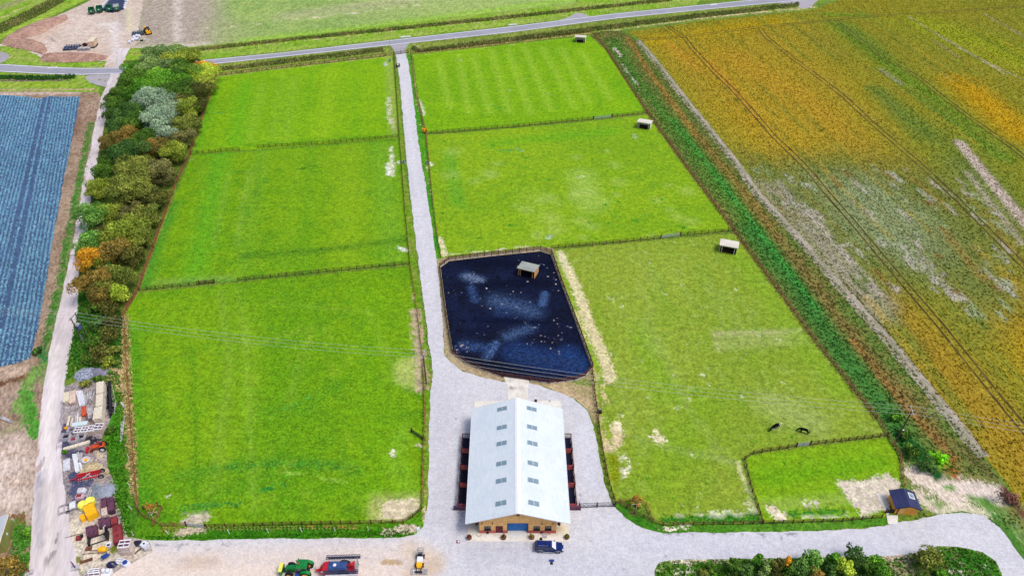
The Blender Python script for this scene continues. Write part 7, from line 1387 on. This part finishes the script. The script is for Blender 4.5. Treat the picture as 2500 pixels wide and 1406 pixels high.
for px, l in (([(520, 168), (700, 146), (935, 118), (935, 128), (700, 156), (522, 177)], 'green reeds in the ditch north of the west paddocks'), ([(1020, 122), (1300, 86), (1700, 36), (1950, 8), (1950, 17), (1700, 46), (1300, 96), (1022, 130)], 'brown and green reeds in the ditch north of the east paddocks'), ([(466, 121), (640, 102), (900, 75), (1250, 39), (1640, -3), (1640, 4), (1250, 46), (900, 82), (640, 109), (466, 128)], 'straw coloured reeds in the ditch beyond the road'), ([(-100, 96), (0, 60), (100, 12), (170, -20), (200, -20), (110, 32), (0, 84), (-100, 120)], 'dense reeds along the grass bank at the top left'), ([(-50, 186), (100, 187), (185, 184), (180, 194), (100, 197), (-50, 194)], 'dark reeds in the roadside ditch at the left')):
    cc = [C(100, 116, 54), C(134, 128, 74), C(80, 104, 46), C(160, 150, 96)] if 'dark' not in l else [C(40, 80, 36), C(60, 100, 40)]
    tufts('reeds', px, 4, .75, cc, l, 'reeds', width=.16, lean=.4, blades=3)
tufts('long_grass', [(303, 770), (314, 768), (322, 900), (333, 1060), (340, 1200), (330, 1230), (318, 1180), (308, 1000), (298, 900)], 9, .6, [C(196, 176, 130), C(170, 156, 96), C(150, 150, 80), C(206, 188, 140)], 'dry straw coloured grass on the bank between yard and paddock', 'grass', width=.12, lean=.6)
tufts('long_grass', [(262, 900), (292, 915), (298, 1000), (306, 1150), (322, 1300), (300, 1310), (272, 1180), (262, 1080), (284, 1020)], 7, .45, [C(60, 122, 24), C(84, 146, 30), C(110, 150, 50), C(50, 104, 24)], 'green grass on the bank right of the yard', 'grass', width=.13, lean=.6)
tufts('long_grass', [(196, 640), (262, 730), (300, 770), (300, 900), (262, 900), (200, 900), (160, 930), (166, 880), (190, 760)], 7, .45, [C(44, 116, 34), C(60, 130, 40), C(80, 120, 40), C(36, 90, 30)], 'green grass and nettles around the twin pole', 'grass', width=.13, lean=.6)
tufts('long_grass', [(40, 1280), (62, 1290), (72, 1330), (70, 1400), (40, 1400), (28, 1330)], 7, .4, [C(70, 130, 40), C(100, 150, 60)], 'green grass around the metal shed', 'grass', width=.13, lean=.6)
tufts('long_grass', [(368, 1317), (700, 1312), (980, 1310), (1012, 1303), (1000, 1294), (700, 1303), (480, 1308), (340, 1308)], 12, .3, [C(40, 104, 16), C(58, 124, 20), C(80, 140, 30)], 'lush dark grass edge along the south verge', 'grass', width=.1, lean=.6)
tufts('island_weeds', [(1606, 1500), (1602, 1392), (1614, 1376), (1640, 1369), (1980, 1365), (2215, 1360), (2290, 1338), (2340, 1338), (2396, 1350), (2426, 1370), (2442, 1406), (2460, 1500)], 7, .35, [C(60, 112, 26), C(90, 128, 44), C(150, 150, 100), C(44, 96, 26)], 'rough grass and pale weeds on the island bed', 'weeds', width=.13, lean=.6)
tufts('fence_line_grass', strip([(1446, 86), (1480, 120), (1582, 280), (1690, 428), (1794, 568), (1990, 835), (2140, 1024)], .7), 7, .3, [C(170, 136, 96), C(150, 130, 84), C(186, 156, 116)], 'brown grass along the east fences', 'grass', world=True, width=.1)
for px, l, cc in (([(470, 378), (970, 341)], 'uncut grass under the fence between the upper west paddocks', None), ([(345, 711), (1000, 649)], 'uncut grass under the fence above the south west paddock', None), ([(1042, 330), (1580, 279)], 'straw grass under the fence below the striped paddock', 1), ([(1350, 609), (1793, 567)], 'straw grass under the fence above the horses\' paddock', 1), ([(530, 187), (700, 167), (958, 136)], 'straw grass under the road fence of the north west paddock', 1), ([(1008, 133), (1200, 113), (1440, 83)], 'straw grass under the road fence of the striped paddock', 1), ([(505, 1289), (880, 1280), (985, 1278), (1028, 1247)], 'rusty weeds under the south fence', 2), ([(1004, 140), (1015, 230), (1040, 327), (1055, 480), (1068, 580)], 'straw grass along the east side of the drive', 1), ([(1840, 1108), (1943, 1093), (2166, 1067)], 'straw grass under the top fence of the small paddock', 1), ([(1447, 900), (1462, 1040), (1487, 1180)], 'orange and straw weeds under the fence east of the barn', 2), ([(1032, 880), (1037, 1000), (1034, 1100), (1030, 1240)], 'orange weeds under the fence west of the barn', 2)):
    W_ = strip(px, .38)
    tufts('fence_line_grass', W_, 6, .2, {None: [C(120, 138, 56), C(150, 150, 80)], 1: [C(190, 172, 110), C(150, 150, 70), C(170, 150, 90)], 2: [C(170, 110, 40), C(140, 130, 50), C(110, 120, 40)]}[cc], l, 'grass', world=True, width=.09)
# ---------------------------------------------------------------- camera, light, world
cam = bpy.data.cameras.new('camera'); co = bpy.data.objects.new('camera', cam); COL.objects.link(co)
co.location = (0, 0, HC); co.rotation_euler = (PI/2-PT, 0, 0)
cam.sensor_width = 36; cam.lens = 36*F/2500; cam.clip_end = 5000; cam.clip_start = 1
SC.camera = co
SUN_EL, SUN_AZ = R(62), R(112)      # azimuth clockwise from +Y: hazy light from the right
w = bpy.data.worlds.new('World'); SC.world = w; w.use_nodes = True
nt = w.node_tree; bg = nt.nodes['Background']; sk = nt.nodes.new('ShaderNodeTexSky'); sk.sky_type = 'NISHITA'
sk.sun_disc = False; sk.sun_elevation = SUN_EL; sk.sun_rotation = SUN_AZ; sk.air_density = 1.0; sk.dust_density = 3.0; sk.ozone_density = 1.0
nt.links.new(sk.outputs[0], bg.inputs[0]); bg.inputs[1].default_value = 0.15
sl = bpy.data.lights.new('sun', 'SUN'); sl.energy = 2.15; sl.angle = R(24); sl.color = (1.0, 0.94, 0.86)
so = bpy.data.objects.new('sun', sl); COL.objects.link(so)
d = Vector((math.sin(SUN_AZ)*math.cos(SUN_EL), math.cos(SUN_AZ)*math.cos(SUN_EL), math.sin(SUN_EL)))
so.rotation_euler = d.to_track_quat('Z', 'Y').to_euler()
SC.view_settings.view_transform = 'Standard'; SC.view_settings.look = 'None'; SC.view_settings.exposure = 0; SC.view_settings.gamma = 1
SC.render.engine = 'CYCLES'
